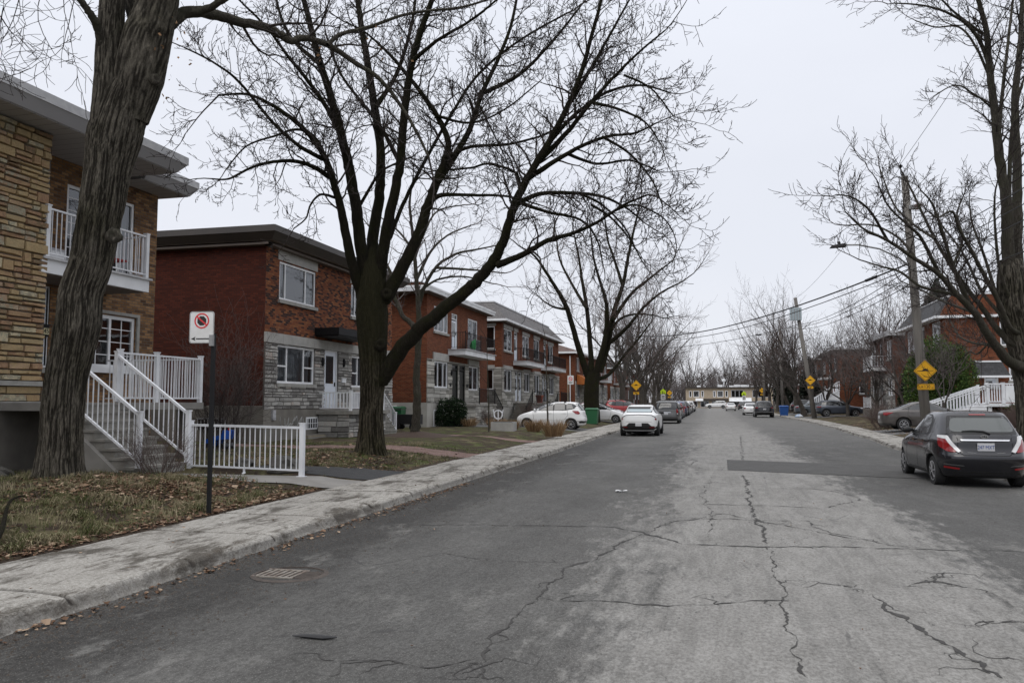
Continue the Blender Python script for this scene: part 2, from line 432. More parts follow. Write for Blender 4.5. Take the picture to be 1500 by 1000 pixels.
def grid_sheet(name,mat,xs,ys,zf,kind='structure',parent=None,smooth=True):
    mb=MB(); nx=len(xs)
    for y in ys:
        for x in xs:
            X=x(y) if callable(x) else x
            mb.v.append((X,y,zf(X,y)))
    for j in range(len(ys)-1):
        for i in range(nx-1):
            a=j*nx+i; mb.f.append((a,a+1,a+nx+1,a+nx)); mb.t.append(.5)
    o=mb.build(name,mat,parent,smooth=smooth)
    if kind: tag(o,kind=kind)
    return o
def fr(a,b,n): return [a+(b-a)*i/n for i in range(n+1)]

# the base sheet reaches the horizon
MB().box(-900,900,-400,1500,-.5,-.03).build('ground','far_ground')
tag(bpy.data.objects['ground'],kind='structure')
def road_z(x,y):
    c=.05*(1-((x-.9)/6.5)**2) if abs(x-.9)<6.5 else 0
    z=max(c,-.02)*.6
    for yb in (70,128): z+=.07*math.exp(-((y-yb)/.9)**2)*max(0,1-(abs(x-.9)/5.6)**6)
    return z
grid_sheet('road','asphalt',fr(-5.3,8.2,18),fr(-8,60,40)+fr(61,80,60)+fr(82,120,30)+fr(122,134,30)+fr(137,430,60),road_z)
grid_sheet('cross_street','asphalt',fr(-160,160,8),fr(197,209,4),lambda x,y:.045)

def slab_walk(name,edge,inner,y0,y1,left):
    """a pavement poured with its kerb: slabs with sunk joints and a chipped kerb edge"""
    ys=[];jm=[]; y=y0; rr=random.Random(5 if left else 6)
    while y<y1:
        L=1.52 if y<60 else 3
        k=30 if y<14 else (16 if y<30 else 4)
        for i in range(k): ys.append(y+.035+(L-.07)*i/(k-1)); jm.append(0)
        ys+=[y+L-.014,y+L+.014]; jm+=[1,1]
        y+=L
    prof=[(-.16,-.06),(-.02,-.03),(.0,.045),(.012,.10),(.05,.135),(.14,.142),(.4,.136),(.8,.128),(1.3,.12),(1.0e9,.115)]
    mb=MB(); nx=len(prof); J=[]
    slabtilt=0
    for y,jt in zip(ys,jm):
        if jt: slabtilt=rr.uniform(-.012,.012)
        e=edge(y); w=abs(inner(y)-e); sgn=-1 if left else 1
        chip=max(0,fbm(y*1.3,3.3 if left else 8.8,0,5)+.08)*.20*(1 if y<60 else .4)+.07*abs(fbm(y*7,1,0,4))
        skew=.06 if left else -.05
        for i,(u,z) in enumerate(prof):
            uu=min(u,w); 
            chip=min(chip,.11)
            if i in (2,3,4,5): uu+=chip*(.7,1.,1.,.55)[i-2]
            zz=z
            if 3<=i<=5: zz-=chip*.28+.008*fbm(y*14,i*5.)
            if jt and i>=3: zz-=.03
            zz+=(slabtilt*.6 if i>=4 else 0)+.004*fbm(y*2,u*3)
            yy=y+(uu-.8)*skew*(1 if y<40 else 0)
            yy+=(.018*fbm(uu*4,y*3,6.) if jt else 0); mb.v.append((e+sgn*uu,yy,zz)); J.append(1. if (jt and i>=3) else (min(1,chip*4+.25) if i in(2,3) else 0))
    for j in range(len(ys)-1):
        for i in range(nx-1):
            a=j*nx+i; q=(a,a+1,a+nx+1,a+nx); mb.f.append(q if left is False else q[::-1]); mb.t.append(.5)
    o=mb.build(name,'sidewalk_concrete',smooth=False)
    at_=o.data.attributes.new('joint','FLOAT','POINT'); at_.data.foreach_set('value',J)
    return tag(o,kind='structure')
slab_walk('left_sidewalk',lambda y:-5.02+.03*math.sin(y*.3),lambda y:-6.78,-2,190,True)
slab_walk('right_sidewalk',rcurb,lambda y:rcurb(y)+1.4,12,190,False)

# lawns (fine near the camera)
grid_sheet('left_lawn','lawn_left',[-60,-40,-30,-24]+fr(-20,-6.74,66),fr(-2,30,120)+fr(30.6,60,40)+fr(62,195,50),lawn_z)
def _in(a): return lambda y: rcurb(y)+1.37+a
grid_sheet('right_lawn','lawn_right',[_in(a) for a in fr(0,6,16)+[8,12,20,35,60]],fr(10,60,60)+fr(62,195,50),rlawn_z)

# driveways, paths and patches lie on the lawns as thin sheets
def lay(name,mat,poly_fn,y0,y1,n=14,m=14,lift=.012,zf=lawn_z):
    """sheet between x=poly_fn(y)[0] and [1]"""
    mb=MB()
    for j in range(n+1):
        y=y0+(y1-y0)*j/n; a,b=poly_fn(y)
        for i in range(m+1):
            x=a+(b-a)*i/m; mb.v.append((x,y,zf(x,y)+lift))
    for j in range(n):
        for i in range(m):
            q=j*(m+1)+i; mb.f.append((q,q+1,q+m+2,q+m+1)); mb.t.append(.5)
    return tag(mb.build(name,mat,smooth=True),kind='structure')
def jag(v,y,a=.06): return v+a*fbm(v*3+1,y*5,2)
lay('concrete_path','path_concrete',lambda y:(-10.9,-6.76),13.55,14.95,6,40,.02)
lay('asphalt_apron','new_asphalt',lambda y:(jag(-9.6+ (y-15.3)*1.15,y),-6.74),15.2,17.2,16,24,.016)
lay('brick_path','path_brick',lambda y:(-15,-6.74),21.9,23.5,10,60,.014)
lay('second_brick_path','path_brick',lambda y:(-13,-6.74),30.6,31.7,10,40,.014)
lay('gravel_driveway','drive_asphalt',lambda y:(-15,-6.74),42.6,46.4,10,40,.014)
lay('far_driveway','drive_asphalt',lambda y:(-15,-6.74),60.2,63.6,10,20,.014)
lay('paved_driveway','drive_asphalt',lambda y:(-15,-6.74),88,93,10,20,.014)
for nm,a,b in (('right_driveway',41.5,47.2),('second_right_driveway',79.5,86.0),('third_right_driveway',98,108)):
    lay(nm,'drive_asphalt',lambda y:(rcurb(y)+1.36,16.5),a,b,10,30,.014,rlawn_z)

# road surface details: a darker repair and open cracks, sheets a few mm above the asphalt
mb=MB(); P=[(.43,23.9),(.38,20.4),(2.0,19.8),(4.3,19.2),(5.0,19.4),(5.0,22.7),(3,23.2)]
ring=[]
for i in range(len(P)):
    a=Vector(P[i]);b=Vector(P[(i+1)%len(P)]);k=max(2,int((b-a).length/.15))
    for j in range(k):
        p=a.lerp(b,j/k); ring.append((p.x+.02*fbm(p.x*5,p.y*5),p.y+.03*fbm(p.x*4,p.y*6,3)))
ctr=(2.6,21.4); N0=len(ring)
mb.v=[(ctr[0],ctr[1],road_z(*ctr)+.006)]
for s_ in (.25,.5,.75,1):
    for x,y in ring:
        X=ctr[0]+(x-ctr[0])*s_;Y=ctr[1]+(y-ctr[1])*s_; mb.v.append((X,Y,road_z(X,Y)+.008))
for i in range(N0): mb.f.append((0,1+i,1+(i+1)%N0)); mb.t.append(.5)
for r_ in range(3):
    for i in range(N0):
        a=1+r_*N0+i;b=1+r_*N0+(i+1)%N0; mb.f.append((a,a+N0,b+N0,b)); mb.t.append(.5)
tag(mb.build('asphalt_patch','patch_asphalt'),kind='structure')

CR=[ # image traces of the crack lines -> ground points, with half width in cm
 ([(610,771),(700,770),(800,772),(900,775),(940,783),(1000,800),(1060,803),(1130,805),(1220,805),(1330,808),(1500,811)],1.7),
 ([(950,781),(985,768),(1030,762),(1100,765),(1150,772),(1240,790),(1310,803),(1345,806)],1.4),
 ([(940,785),(905,800),(860,825),(825,840),(805,865),(780,890),(745,920),(710,950),(700,975)],1.5),
 ([(790,880),(850,885),(920,887),(1000,892),(1035,893),(1090,887),(1160,884)],1.6),
 ([(1088,697),(1095,715),(1098,735),(1105,750),(1112,770),(1125,800)],2.2),
 ([(1020,741),(1080,742),(1140,744),(1200,747),(1240,740),(1265,733),(1225,722),(1190,718),(1130,717)],1.1),
 ([(1010,762),(1060,756),(1110,765),(1180,766),(1215,783),(1290,797)],1.0),
 ([(1272,874),(1310,897),(1350,925),(1400,955),(1440,985),(1460,1000)],2.4),
 ([(1320,865),(1345,860),(1370,858),(1400,862),(1450,870)],1.2),
 ([(1370,858),(1372,846),(1390,843)],.8),
 ([(1400,912),(1450,915),(1500,918)],1.1),
 ([(1220,858),(1260,872)],.8),([(1460,966),(1500,972)],.9),
 ([(640,812),(690,820),(760,825),(830,826)],.7),
 ([(480,972),(560,975),(640,980),(700,972)],1.1),
 ([(870,666),(930,667),(1000,668),(1060,668)],1.2),
 ([(1000,668),(1020,676),(1010,684),(1035,690)],.9),
 ([(1085,640),(1087,660),(1088,690)],1.0),
 ([(1125,805),(1140,850),(1160,920),(1180,1000)],.8),
 ([(700,975),(705,1000)],1.1),
 ([(1100,655),(1140,662),(1180,664)],.8),
 ([(1040,790),(1045,760),(1030,730),(1042,700)],.6),
]
mb=MB(); rr=random.Random(3)
for pts,hw in CR:
    P=[gp(*p) for p in pts]; Q=[]
    for a,b in zip(P,P[1:]):
        k=max(3,int((b-a).length/.03))
        for j in range(k): Q.append(a.lerp(b,j/k))
    Q.append(P[-1]); i0=len(mb.v); M=len(Q)
    for k,p in enumerate(Q):
        d=(Q[min(k+1,M-1)]-Q[max(k-1,0)]); d.z=0; d.normalize(); q=Vector((-d.y,d.x,0))
        s=fbm(p.x*2.3,p.y*2.3,hw)*.085+fbm(p.x*13,p.y*13,hw)*.022; dist=max(1,p.y/9)
        w=hw*.0068*(.22+2.3*max(0,.28+fbm(p.x*5,p.y*5,5,5))+2.5*max(0,fbm(p.x*1.7,p.y*1.7,9)-.22))*min(1.,k/5+.1,(M-1-k)/5+.1)*(dist**.35)
        for sd in (-1,1):
            v=p+q*(s+sd*w*(1+.5*fbm(p.x*19,p.y*19,sd))); mb.v.append((v.x,v.y,road_z(v.x,v.y)+.004))
    for k in range(M-1):
        a=i0+2*k; mb.f.append((a,a+2,a+3,a+1)); mb.t.append(.5)
for k in range(70):   # short hairlines branching off and stray splits
    pts,hw=rr.choice(CR); i=rr.randrange(len(pts)-1); a=gp(*pts[i]);b_=gp(*pts[i+1]); p=a.lerp(b_,rr.random()); th=rr.uniform(0,6.28); L=rr.uniform(.12,.55); i0=len(mb.v); n_=9
    for j in range(n_):
        q=p+Vector((math.cos(th),math.sin(th),0))*L*j/(n_-1); th+=rr.gauss(0,.35); w=.007*(1-j/(n_-1))+.0008; o_=Vector((-math.sin(th),math.cos(th),0))*w
        for sd in (-1,1): v=q+o_*sd; mb.v.append((v.x,v.y,road_z(v.x,v.y)+.0035))
    for j in range(n_-1): a=i0+2*j; mb.f.append((a,a+2,a+3,a+1)); mb.t.append(.5)
tag(mb.build('road_cracks','crack_dark'),kind='structure')
# ------------------------------------------------------------------ building helpers
def pt(ax,c,ns,a,z,d=0): return (c+ns*d,a,z) if ax=='x' else (a,c+ns*d,z)
def Bx(mb,ax,c,ns,a0,a1,z0,z1,d0,d1,tone=.5):
    if ax=='x': return mb.box(c+ns*d0,c+ns*d1,a0,a1,z0,z1,tone)
    return mb.box(a0,a1,c+ns*d0,c+ns*d1,z0,z1,tone)
def Wall(mb,ax,c,a0,a1,z0,z1,holes=(),ns=1,rev=.16,d=0):
    flip=(ax=='x')==(ns>0)
    def q(p): mb.face(p if flip else p[::-1])
    A=sorted({a0,a1,*[min(max(v,a0),a1) for h in holes for v in h[:2]]}); Z=sorted({z0,z1,*[min(max(v,z0),z1) for h in holes for v in h[2:4]]})
    for u0,u1 in zip(A,A[1:]):
        for w0,w1 in zip(Z,Z[1:]):
            um=(u0+u1)/2; wm=(w0+w1)/2
            if any(h[0]<um<h[1] and h[2]<wm<h[3] for h in holes): continue
            q([pt(ax,c,ns,u0,w0,d),pt(ax,c,ns,u1,w0,d),pt(ax,c,ns,u1,w1,d),pt(ax,c,ns,u0,w1,d)])
    for h in holes:
        u0,u1=max(h[0],a0),min(h[1],a1); w0,w1=max(h[2],z0),min(h[3],z1)
        if u1<=u0 or w1<=w0: continue
        e=d-rev
        mb.face([pt(ax,c,ns,u0,w0,d),pt(ax,c,ns,u0,w1,d),pt(ax,c,ns,u0,w1,e),pt(ax,c,ns,u0,w0,e)])
        mb.face([pt(ax,c,ns,u1,w0,d),pt(ax,c,ns,u1,w0,e),pt(ax,c,ns,u1,w1,e),pt(ax,c,ns,u1,w1,d)])
        if w0==h[2]: mb.face([pt(ax,c,ns,u0,w0,d),pt(ax,c,ns,u0,w0,e),pt(ax,c,ns,u1,w0,e),pt(ax,c,ns,u1,w0,d)])
        if w1==h[3]: mb.face([pt(ax,c,ns,u0,w1,d),pt(ax,c,ns,u1,w1,d),pt(ax,c,ns,u1,w1,e),pt(ax,c,ns,u0,w1,e)])
def stones(mb,ax,c,a0,a1,z0,z1,holes=(),ns=1,hmin=.08,hmax=.22,lmin=.2,lmax=.75,seed=1,proud=.05,base=0.,bl=.012,split=.3):
    """random-coursed squared rubble, each stone real geometry with its own tone"""
    rr=random.Random(seed)
    cuts=sorted({z0,z1,*[min(max(v,z0),z1) for h in holes for v in h[2:4]]})
    rows=[]
    for p,q in zip(cuts,cuts[1:]):
        if q-p<.01: continue
        zz=p
        while zz<q-1e-6:
            h=rr.uniform(hmin,hmax)
            if q-(zz+h)<hmin: h=q-zz
            rows.append((zz,zz+h)); zz+=h
    for w0,w1 in rows:
        wm=(w0+w1)/2; segs=[(a0,a1)]
        for h in holes:
            if h[2]<wm<h[3]:
                ns_=[]
                for s0,s1 in segs:
                    if h[1]<=s0 or h[0]>=s1: ns_.append((s0,s1)); continue
                    if h[0]>s0: ns_.append((s0,h[0]))
                    if h[1]<s1: ns_.append((h[1],s1))
                segs=ns_
        for s0,s1 in segs:
            a=s0
            while a<s1-1e-6:
                L=rr.uniform(lmin,lmax)*(1.2 if w1-w0>.15 else 1)
                if s1-(a+L)<lmin: L=s1-a
                g=.006; t=rr.random(); e=base+proud*rr.uniform(.45,1); 
                sub=[(w0,w1)] 
                if w1-w0>.18 and rr.random()<split: m=rr.uniform(.4,.6)*(w1-w0)+w0; sub=[(w0,m),(m,w1)]
                for x0,x1 in sub:
                    tt=t if len(sub)==1 else rr.random()
                    o=[(a+g,x0+g),(a+L-g,x0+g),(a+L-g,x1-g),(a+g,x1-g)]
                    j=lambda: rr.uniform(.2,1)*bl*1.8
                    inn=[(o[0][0]+j(),o[0][1]+j()),(o[1][0]-j(),o[1][1]+j()),(o[2][0]-j(),o[2][1]-j()),(o[3][0]+j(),o[3][1]-j())]
                    if L>.3: # split front face for a rough split look
                        um=a+L*rr.uniform(.35,.65)
                        f1=[pt(ax,c,ns,*inn[0],e+rr.uniform(-.01,.012)),pt(ax,c,ns,um,inn[0][1],e+rr.uniform(-.01,.016)),pt(ax,c,ns,um,inn[3][1],e+rr.uniform(-.01,.016)),pt(ax,c,ns,*inn[3],e+rr.uniform(-.01,.012)),pt(ax,c,ns,*inn[1],e+rr.uniform(-.01,.012)),pt(ax,c,ns,*inn[2],e+rr.uniform(-.01,.012))]
                        bs=[pt(ax,c,ns,*p,base-.02) for p in o]
                        mb.mesh(bs+f1,[(4,5,6,7),(5,8,9,6),(0,1,8,5,4),(1,2,9,8),(2,3,7,6,9),(3,0,4,7)],tt)
                    else:
                        bs=[pt(ax,c,ns,*p,base-.02) for p in o]; fs=[pt(ax,c,ns,*p,e+rr.uniform(-.008,.01)) for p in inn]
                        mb.mesh(bs+fs,[(4,5,6,7),(0,1,5,4),(1,2,6,5),(2,3,7,6),(3,0,4,7)],tt)
                a+=L
def bricks(mb,ax,c,a0,a1,z0,z1,**k): Wall(mb,ax,c,a0,a1,z0,z1,**k)

def window(par,ax,c,a0,a1,z0,z1,ns=1,v=(),h=(),curtain=.5,mat='white_vinyl',name='window',sill='sill_stone',detail=True,rec=.03,fw=.08,grid=None,label=None,dark_backing=True):
    """frame with fixed lights; v = vertical bar positions (0..1); h = (col, frac) horizontal bars in a column"""
    mb=MB(); W_=a1-a0; H_=z1-z0; e=-rec
    Bx(mb,ax,c,ns,a0,a0+fw,z0,z1,e-.06,e); Bx(mb,ax,c,ns,a1-fw,a1,z0,z1,e-.06,e)
    Bx(mb,ax,c,ns,a0+fw,a1-fw,z0,z0+fw,e-.06,e-.002); Bx(mb,ax,c,ns,a0+fw,a1-fw,z1-fw,z1,e-.06,e-.002)
    vs=[0]+list(v)+[1]
    for f in v: Bx(mb,ax,c,ns,a0+W_*f-fw*.42,a0+W_*f+fw*.42,z0+fw,z1-fw,e-.055,e-.006)
    for col,f in h:
        l=a0+W_*vs[col]+fw*.42; r=a0+W_*vs[col+1]-fw*.42
        Bx(mb,ax,c,ns,l,r,z0+H_*f-fw*.35,z0+H_*f+fw*.35,e-.052,e-.012)
    if grid:
        nu,nz=grid
        for i in range(1,nu): Bx(mb,ax,c,ns,a0+W_*i/nu-.012,a0+W_*i/nu+.012,z0+fw,z1-fw,e-.05,e-.03)
        for i in range(1,nz): Bx(mb,ax,c,ns,a0+fw,a1-fw,z0+H_*i/nz-.011,z0+H_*i/nz+.011,e-.049,e-.031)
    w=mb.build(name,mat,par)
    if label: w['label']=label
    g=MB(); g.face([pt(ax,c,ns,a0+.02,z0+.02,e-.045),pt(ax,c,ns,a1-.02,z0+.02,e-.045),pt(ax,c,ns,a1-.02,z1-.02,e-.045),pt(ax,c,ns,a0+.02,z1-.02,e-.045)])
    g.build('pane','window_glass',w)
    if dark_backing:
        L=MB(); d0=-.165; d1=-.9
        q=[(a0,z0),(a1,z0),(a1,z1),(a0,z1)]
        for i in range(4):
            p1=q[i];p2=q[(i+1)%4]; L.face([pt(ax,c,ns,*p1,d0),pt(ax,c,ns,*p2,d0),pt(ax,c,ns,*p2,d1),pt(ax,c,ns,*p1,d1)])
        L.face([pt(ax,c,ns,*p,d1) for p in q]); L.build('dark_room_box','dark_backing',w)  # added shallow dark box, stands in for the unlit room
    if curtain:
        C=MB(); 
        def cur(b0,b1):
            k=max(6,int((b1-b0)/.035)); i0=len(C.v)
            for i in range(k+1):
                a=b0+(b1-b0)*i/k; d=-.24+.03*math.sin(i*1.9)+.015*math.sin(i*.7)
                C.v.append(pt(ax,c,ns,a,z0+.02,d)); C.v.append(pt(ax,c,ns,a,z1-.02,d))
            for i in range(k): q=i0+2*i; C.f.append((q,q+2,q+3,q+1)); C.t.append(.5)
        if curtain>=1: cur(a0+.03,a1-.03)
        else:
            cur(a0+.03,a0+W_*curtain*.5); cur(a1-W_*curtain*.5,a1-.03)
        C.build('curtain','curtain',w)
    if sill:
        s=MB(); Bx(s,ax,c,ns,a0-.08,a1+.08,z0-.13,z0-.002,-.12,.09); s.build('sill',sill,w)
    return w
def blockout(par,ax,c,a0,a1,z0,z1,ns,mat,name,d0=0,d1=.03):
    mb=MB(); Bx(mb,ax,c,ns,a0,a1,z0,z1,d0,d1); return mb.build(name,mat,par)
def door(par,ax,c,a0,a1,z0,z1,ns=1,mat='door_white',trans=.0,glass=True,fmat='white_vinyl',label=None):
    mb=MB(); f=.06
    Bx(mb,ax,c,ns,a0,a0+f,z0,z1,-.15,-.03); Bx(mb,ax,c,ns,a1-f,a1,z0,z1,-.15,-.03); Bx(mb,ax,c,ns,a0+f,a1-f,z1-f,z1,-.15,-.032)
    if trans: Bx(mb,ax,c,ns,a0+f,a1-f,z1-trans-f,z1-trans,-.15,-.034)
    d=mb.build('door',fmat,par)
    if label: d['label']=label
    top=z1-f-(trans+f if trans else 0)
    L=MB(); Bx(L,ax,c,ns,a0+f,a1-f,z0,top,-.11,-.07)
    w=a1-a0-2*f
    for k0,k1 in ((.06,.42),(.46,.94)) if not glass else ((.06,.38),):
        zz0=z0+(top-z0)*k0; zz1=z0+(top-z0)*k1; Bx(L,ax,c,ns,a0+f+w*.15,a1-f-w*.15,zz0,zz1,-.07,-.06)
    leaf=L.build('leaf',mat,d)
    if glass:
        G=MB(); Bx(G,ax,c,ns,a0+f+w*.2,a1-f-w*.2,z0+(top-z0)*.45,z0+(top-z0)*.93,-.07,-.064); G.build('pane','dark_glass',d)
    if trans:
        G=MB(); Bx(G,ax,c,ns,a0+f,a1-f,top+f,z1-f,-.10,-.08); G.build('transom','dark_glass',d)
    H=MB(); Bx(H,ax,c,ns,a1-f-.12,a1-f-.08,z0+.95,z0+1.12,-.07,-.03); H.build('handle','black_metal',d)
    return d
pm('dark_glass',(.02,.023,.026),.04,spec=.8)

def railing(par,A,B,h=1.0,mat='white_paint',sp=.12,posts=(0,1),name='railing',pw=.08,bw=.018,rw=.04,lo=.10,top=None,midrail=False,loc=None,foot=False):
    A=Vector(A);B=Vector(B); L=(B-A).length; up=Vector((0,0,1))
    mb=MB(); mb.bar(A+up*h,B+up*h,rw*1.25,rw); mb.bar(A+up*lo,B+up*lo,rw,rw*.8)
    if midrail: mb.bar(A+up*(h-.14),B+up*(h-.14),rw*.8,rw*.6)
    n=max(1,int((B-A).xy.length/sp) if (B-A).xy.length>.01 else 1)
    for i in range(1,n):
        p=A.lerp(B,i/n); mb.box(p.x-bw/2,p.x+bw/2,p.y-bw/2,p.y+bw/2,p.z+lo,p.z+h)
    r=mb.build(name,mat,par)
    for t in posts:
        p=A.lerp(B,t); q=MB(); w=pw/2
        q.box(p.x-w,p.x+w,p.y-w,p.y+w,p.z-.02,p.z+h+.06); q.box(p.x-w-.012,p.x+w+.012,p.y-w-.012,p.y+w+.012,p.z+h+.06,p.z+h+.085)
        if foot: q.box(p.x-w-.035,p.x+w+.035,p.y-w-.035,p.y+w+.035,p.z-.02,p.z+.03)
        q.build('post',mat,r)
    return r
def steps(par,ax,x0,x1,y0,y1,z0,z1,n,mat='step_concrete',name='staircase',solid=True,nose=.03):
    """stair climbing from (x0|y0,z0) to (x1|y1,z1) along ax; the other pair is its width"""
    mb=MB(); top=[]
    for i in range(n):
        za=z0+(z1-z0)*i/n; zb=z0+(z1-z0)*(i+1)/n
        if ax=='x':
            a=x0+(x1-x0)*i/n; sg=1 if x1>x0 else -1
            mb.box(a,x1,y0,y1,za,zb-.05); mb.box(a-sg*nose,x1,y0-.03,y1+.03,zb-.05,zb)
        else:
            a=y0+(y1-y0)*i/n; sg=1 if y1>y0 else -1
            mb.box(x0,x1,a,y1,za,zb-.05); mb.box(x0-.03,x1+.03,a-sg*nose,y1,zb-.05,zb)
    return mb.build(name,mat,par)
def lantern(par,ax,c,ns,a,z,mat='black_metal'):
    mb=MB(); p=Vector(pt(ax,c,ns,a,z,.09))
    mb.lathe([(.02,.22),(.05,.18),(.085,.10),(.06,-.10),(.02,-.14)],p,8); Bx(mb,ax,c,ns,a-.03,a+.03,z-.05,z+.15,-.0,.09)
    return mb.build('wall_lamp',mat,par)
def mailbox(par,ax,c,ns,a,z,mat='black_metal',w=.3,h=.18):
    mb=MB(); Bx(mb,ax,c,ns,a-w/2,a+w/2,z,z+h,.0,.1); Bx(mb,ax,c,ns,a-w/2-.01,a+w/2+.01,z+h,z+h+.03,.0,.12); return mb.build('mailbox',mat,par)
def flatroof(par,x0,x1,y0,y1,z0,z1,fmat,smat,tmat='roof_gravel',slope=.12,cap=None,capmat='flashing'):
    """overhanging flat roof: soffit, inward-sloping fascia, metal cap, gravel top"""
    cap=cap or (z1-z0)*.45; zc=z1-cap
    mb=MB(); mb.box(x0,x1,y0,y1,zc,z1); mb.build('roof_edge',capmat,par)
    mb=MB(); s=slope; mb.hexa([(x0+s,y0+s,z0),(x1-s,y0+s,z0),(x1-s,y1-s,z0),(x0+s,y1-s,z0),(x0+.02,y0+.02,zc-.003),(x1-.02,y0+.02,zc-.003),(x1-.02,y1-.02,zc-.003),(x0+.02,y1-.02,zc-.003)]); mb.build('fascia',fmat,par)
    mb=MB(); mb.box(x0+s+.03,x1-s-.03,y0+s+.03,y1-s-.03,z0-.02,z0-.003); mb.build('soffit',smat,par)
    mb=MB(); mb.box(x0+.1,x1-.1,y0+.1,y1-.1,z1+.003,z1+.03); mb.build('roof',tmat,par)

# ------------------------------------------------------------------ first house on the left (tan stone bay, tan brick)
h=thing('brick_house','tan brick house with stone bay and wide grey eaves behind the nearest tree','house',(-15.2,14,0))
X=-15.2
mb=MB(); holes=[(16.0,16.95,4.87,7.03),(17.25,18.36,4.87,7.07),(16.75,18.53,2.57,3.95),(14.75,15.62,2.5,4.42)]
Wall(mb,'x',X,14.3,19.28,.3,7.58,holes); Wall(mb,'y',19.28,-27,X,.3,7.58,ns=1); Wall(mb,'x',-27,5,19.28,.3,7.58,ns=-1)
Wall(mb,'y',14.3,X,-14.05,1.7,7.58,ns=1)
mb.build('brick_wall','tan_brick',h)
mb=MB(); stones(mb,'x',-14.05,5.5,14.26,2.13,7.56,seed=4,hmin=.09,hmax=.26,lmin=.16,lmax=.55,proud=.085,bl=.016,split=.55); stones(mb,'x',-14.05,5.5,14.26,1.70,2.03,seed=9,hmin=.12,hmax=.2)
mb.build('stone_facing','tan_stone',h,tones=True)
mb=MB(); Wall(mb,'x',-14.06,5.5,14.3,1.6,7.56); mb.build('mortar_backing','mortar_back',h)
mb=MB(); mb.box(-14.2,-13.93,5.5,14.4,2.03,2.13); mb.box(-14.3,-13.95,5.5,14.36,1.52,1.70); mb.build('stone_ledge','sill_stone',h)
mb=MB(); mb.box(-14.9,-14.6,5.5,14.2,-.2,1.52); mb.box(-15.4,-15.19,14.2,19.26,-.2,.3); mb.build('foundation','old_concrete',h)
flatroof(h,-27,-13.1,4,17.75,7.60,8.03,'grey_metal','soffit_boards',slope=.2,cap=.2)
mb=MB(); mb.box(-26.8,-14.22,17.76,19.78,7.80,7.99); mb.build('rear_roof_edge','flashing',h)
mb=MB(); mb.hexa([(-26,17.70,7.56),(-14.40,17.70,7.56),(-14.40,19.60,7.56),(-26,19.60,7.56),(-26,17.70,7.797),(-14.24,17.70,7.797),(-14.24,19.76,7.797),(-26,19.76,7.797)]); mb.build('rear_fascia','grey_metal',h)
mb=MB(); mb.box(-26,-14.43,17.6,19.57,7.54,7.557); mb.build('rear_soffit','soffit_boards',h)
window(h,'x',X,16.0,16.95,4.87,7.03,curtain=0,grid=(2,7),name='glazed_door',sill=None)
window(h,'x',X,17.25,18.36,4.87,7.07,curtain=.5,v=(.5,),name='patio_door',sill=None)
window(h,'x',X,16.75,18.53,2.57,3.95,curtain=0,v=(.5,),grid=(4,4),sill='white_vinyl',fw=.09)
mb=MB(); Bx(mb,'x',X,1,16.62,18.66,3.98,4.06,0,.05); Bx(mb,'x',X,1,18.56,18.66,2.5,3.98,0,.05); mb.build('window_trim','sill_stone',h)
wd=window(h,'x',X,14.75,15.62,2.5,4.42,curtain=0,name='shuttered_window',sill='sill_stone',dark_backing=False)
mb=MB()
for i in range(7): Bx(mb,'x',X,1,14.8+.115*i,14.8+.115*i+.1,2.55,4.38,-.05,-.03)
mb.build('shutter','blind',wd)
pm('plate_cream',(.55,.50,.30),.6); pm('ink',(.01,.01,.01),.6)
ml=mailbox(h,'x',X,1,15.32,3.22,w=.42,h=.26)
mb=MB(); Bx(mb,'x',X,1,15.20,15.52,3.27,3.42,.101,.108); mb.build('number_plate','plate_cream',ml)
# upstairs balcony
mb=MB(); mb.box(-15.2,-13.98,14.1,17.5,4.50,4.80); mb.build('balcony','white_vinyl',h); b1=bpy.data.objects['balcony']
mb=MB(); mb.box(-15.2,-13.92,14.1,17.56,4.80,4.85); mb.build('balcony_floor','flashing',b1)
mb=MB(); mb.box(-15.19,-14.08,14.2,17.4,4.475,4.50); mb.build('balcony_soffit','brown_soffit',b1)
railing(h,(-14.03,14.25,4.85),(-14.03,17.42,4.85),1.08,sp=.13,name='balcony_railing',pw=.10)
railing(h,(-14.03,17.42,4.85),(-15.15,17.42,4.85),1.08,sp=.13,posts=(),name='balcony_railing')
# porch and stairs
mb=MB(); mb.box(-15.2,-12.28,14.35,17.5,1.52,1.68); mb.box(-14.0,-12.28,12.95,14.35,1.52,1.679); mb.build('porch_slab','path_concrete',h)
mb=MB()
for y in (13.2,15.2,17.2): mb.box(-12.75,-12.5,y-.1,y+.1,-.1,1.52)
mb.box(-13.9,-13.75,13,17.4,-.1,1.52); mb.build('porch_support','old_concrete',h)
railing(h,(-12.34,14.62,1.68),(-12.34,17.42,1.68),1.07,sp=.10,posts=(0,.42,1),name='porch_railing',pw=.09)
railing(h,(-12.34,17.42,1.68),(-15.1,17.42,1.68),1.07,sp=.10,posts=(),name='porch_railing')
steps(h,'x',-10.62,-12.45,13.06,14.56,.28,1.68,8)
mb=MB(); mb.hexa([(-10.9,12.93,-.1),(-12.3,12.93,-.1),(-12.3,13.05,-.1),(-10.9,13.05,-.1),(-10.9,12.93,.35),(-12.3,12.93,1.45),(-12.3,13.05,1.45),(-10.9,13.05,.35)]); mb.build('stair_stringer','path_concrete',h)
for y in (13.08,14.54):
    railing(h,(-10.55,y,.46),(-12.34,y,1.72),.98,sp=.115,name='stair_railing',posts=(0,1) if y>14 else (0,),pw=.085,rw=.048)
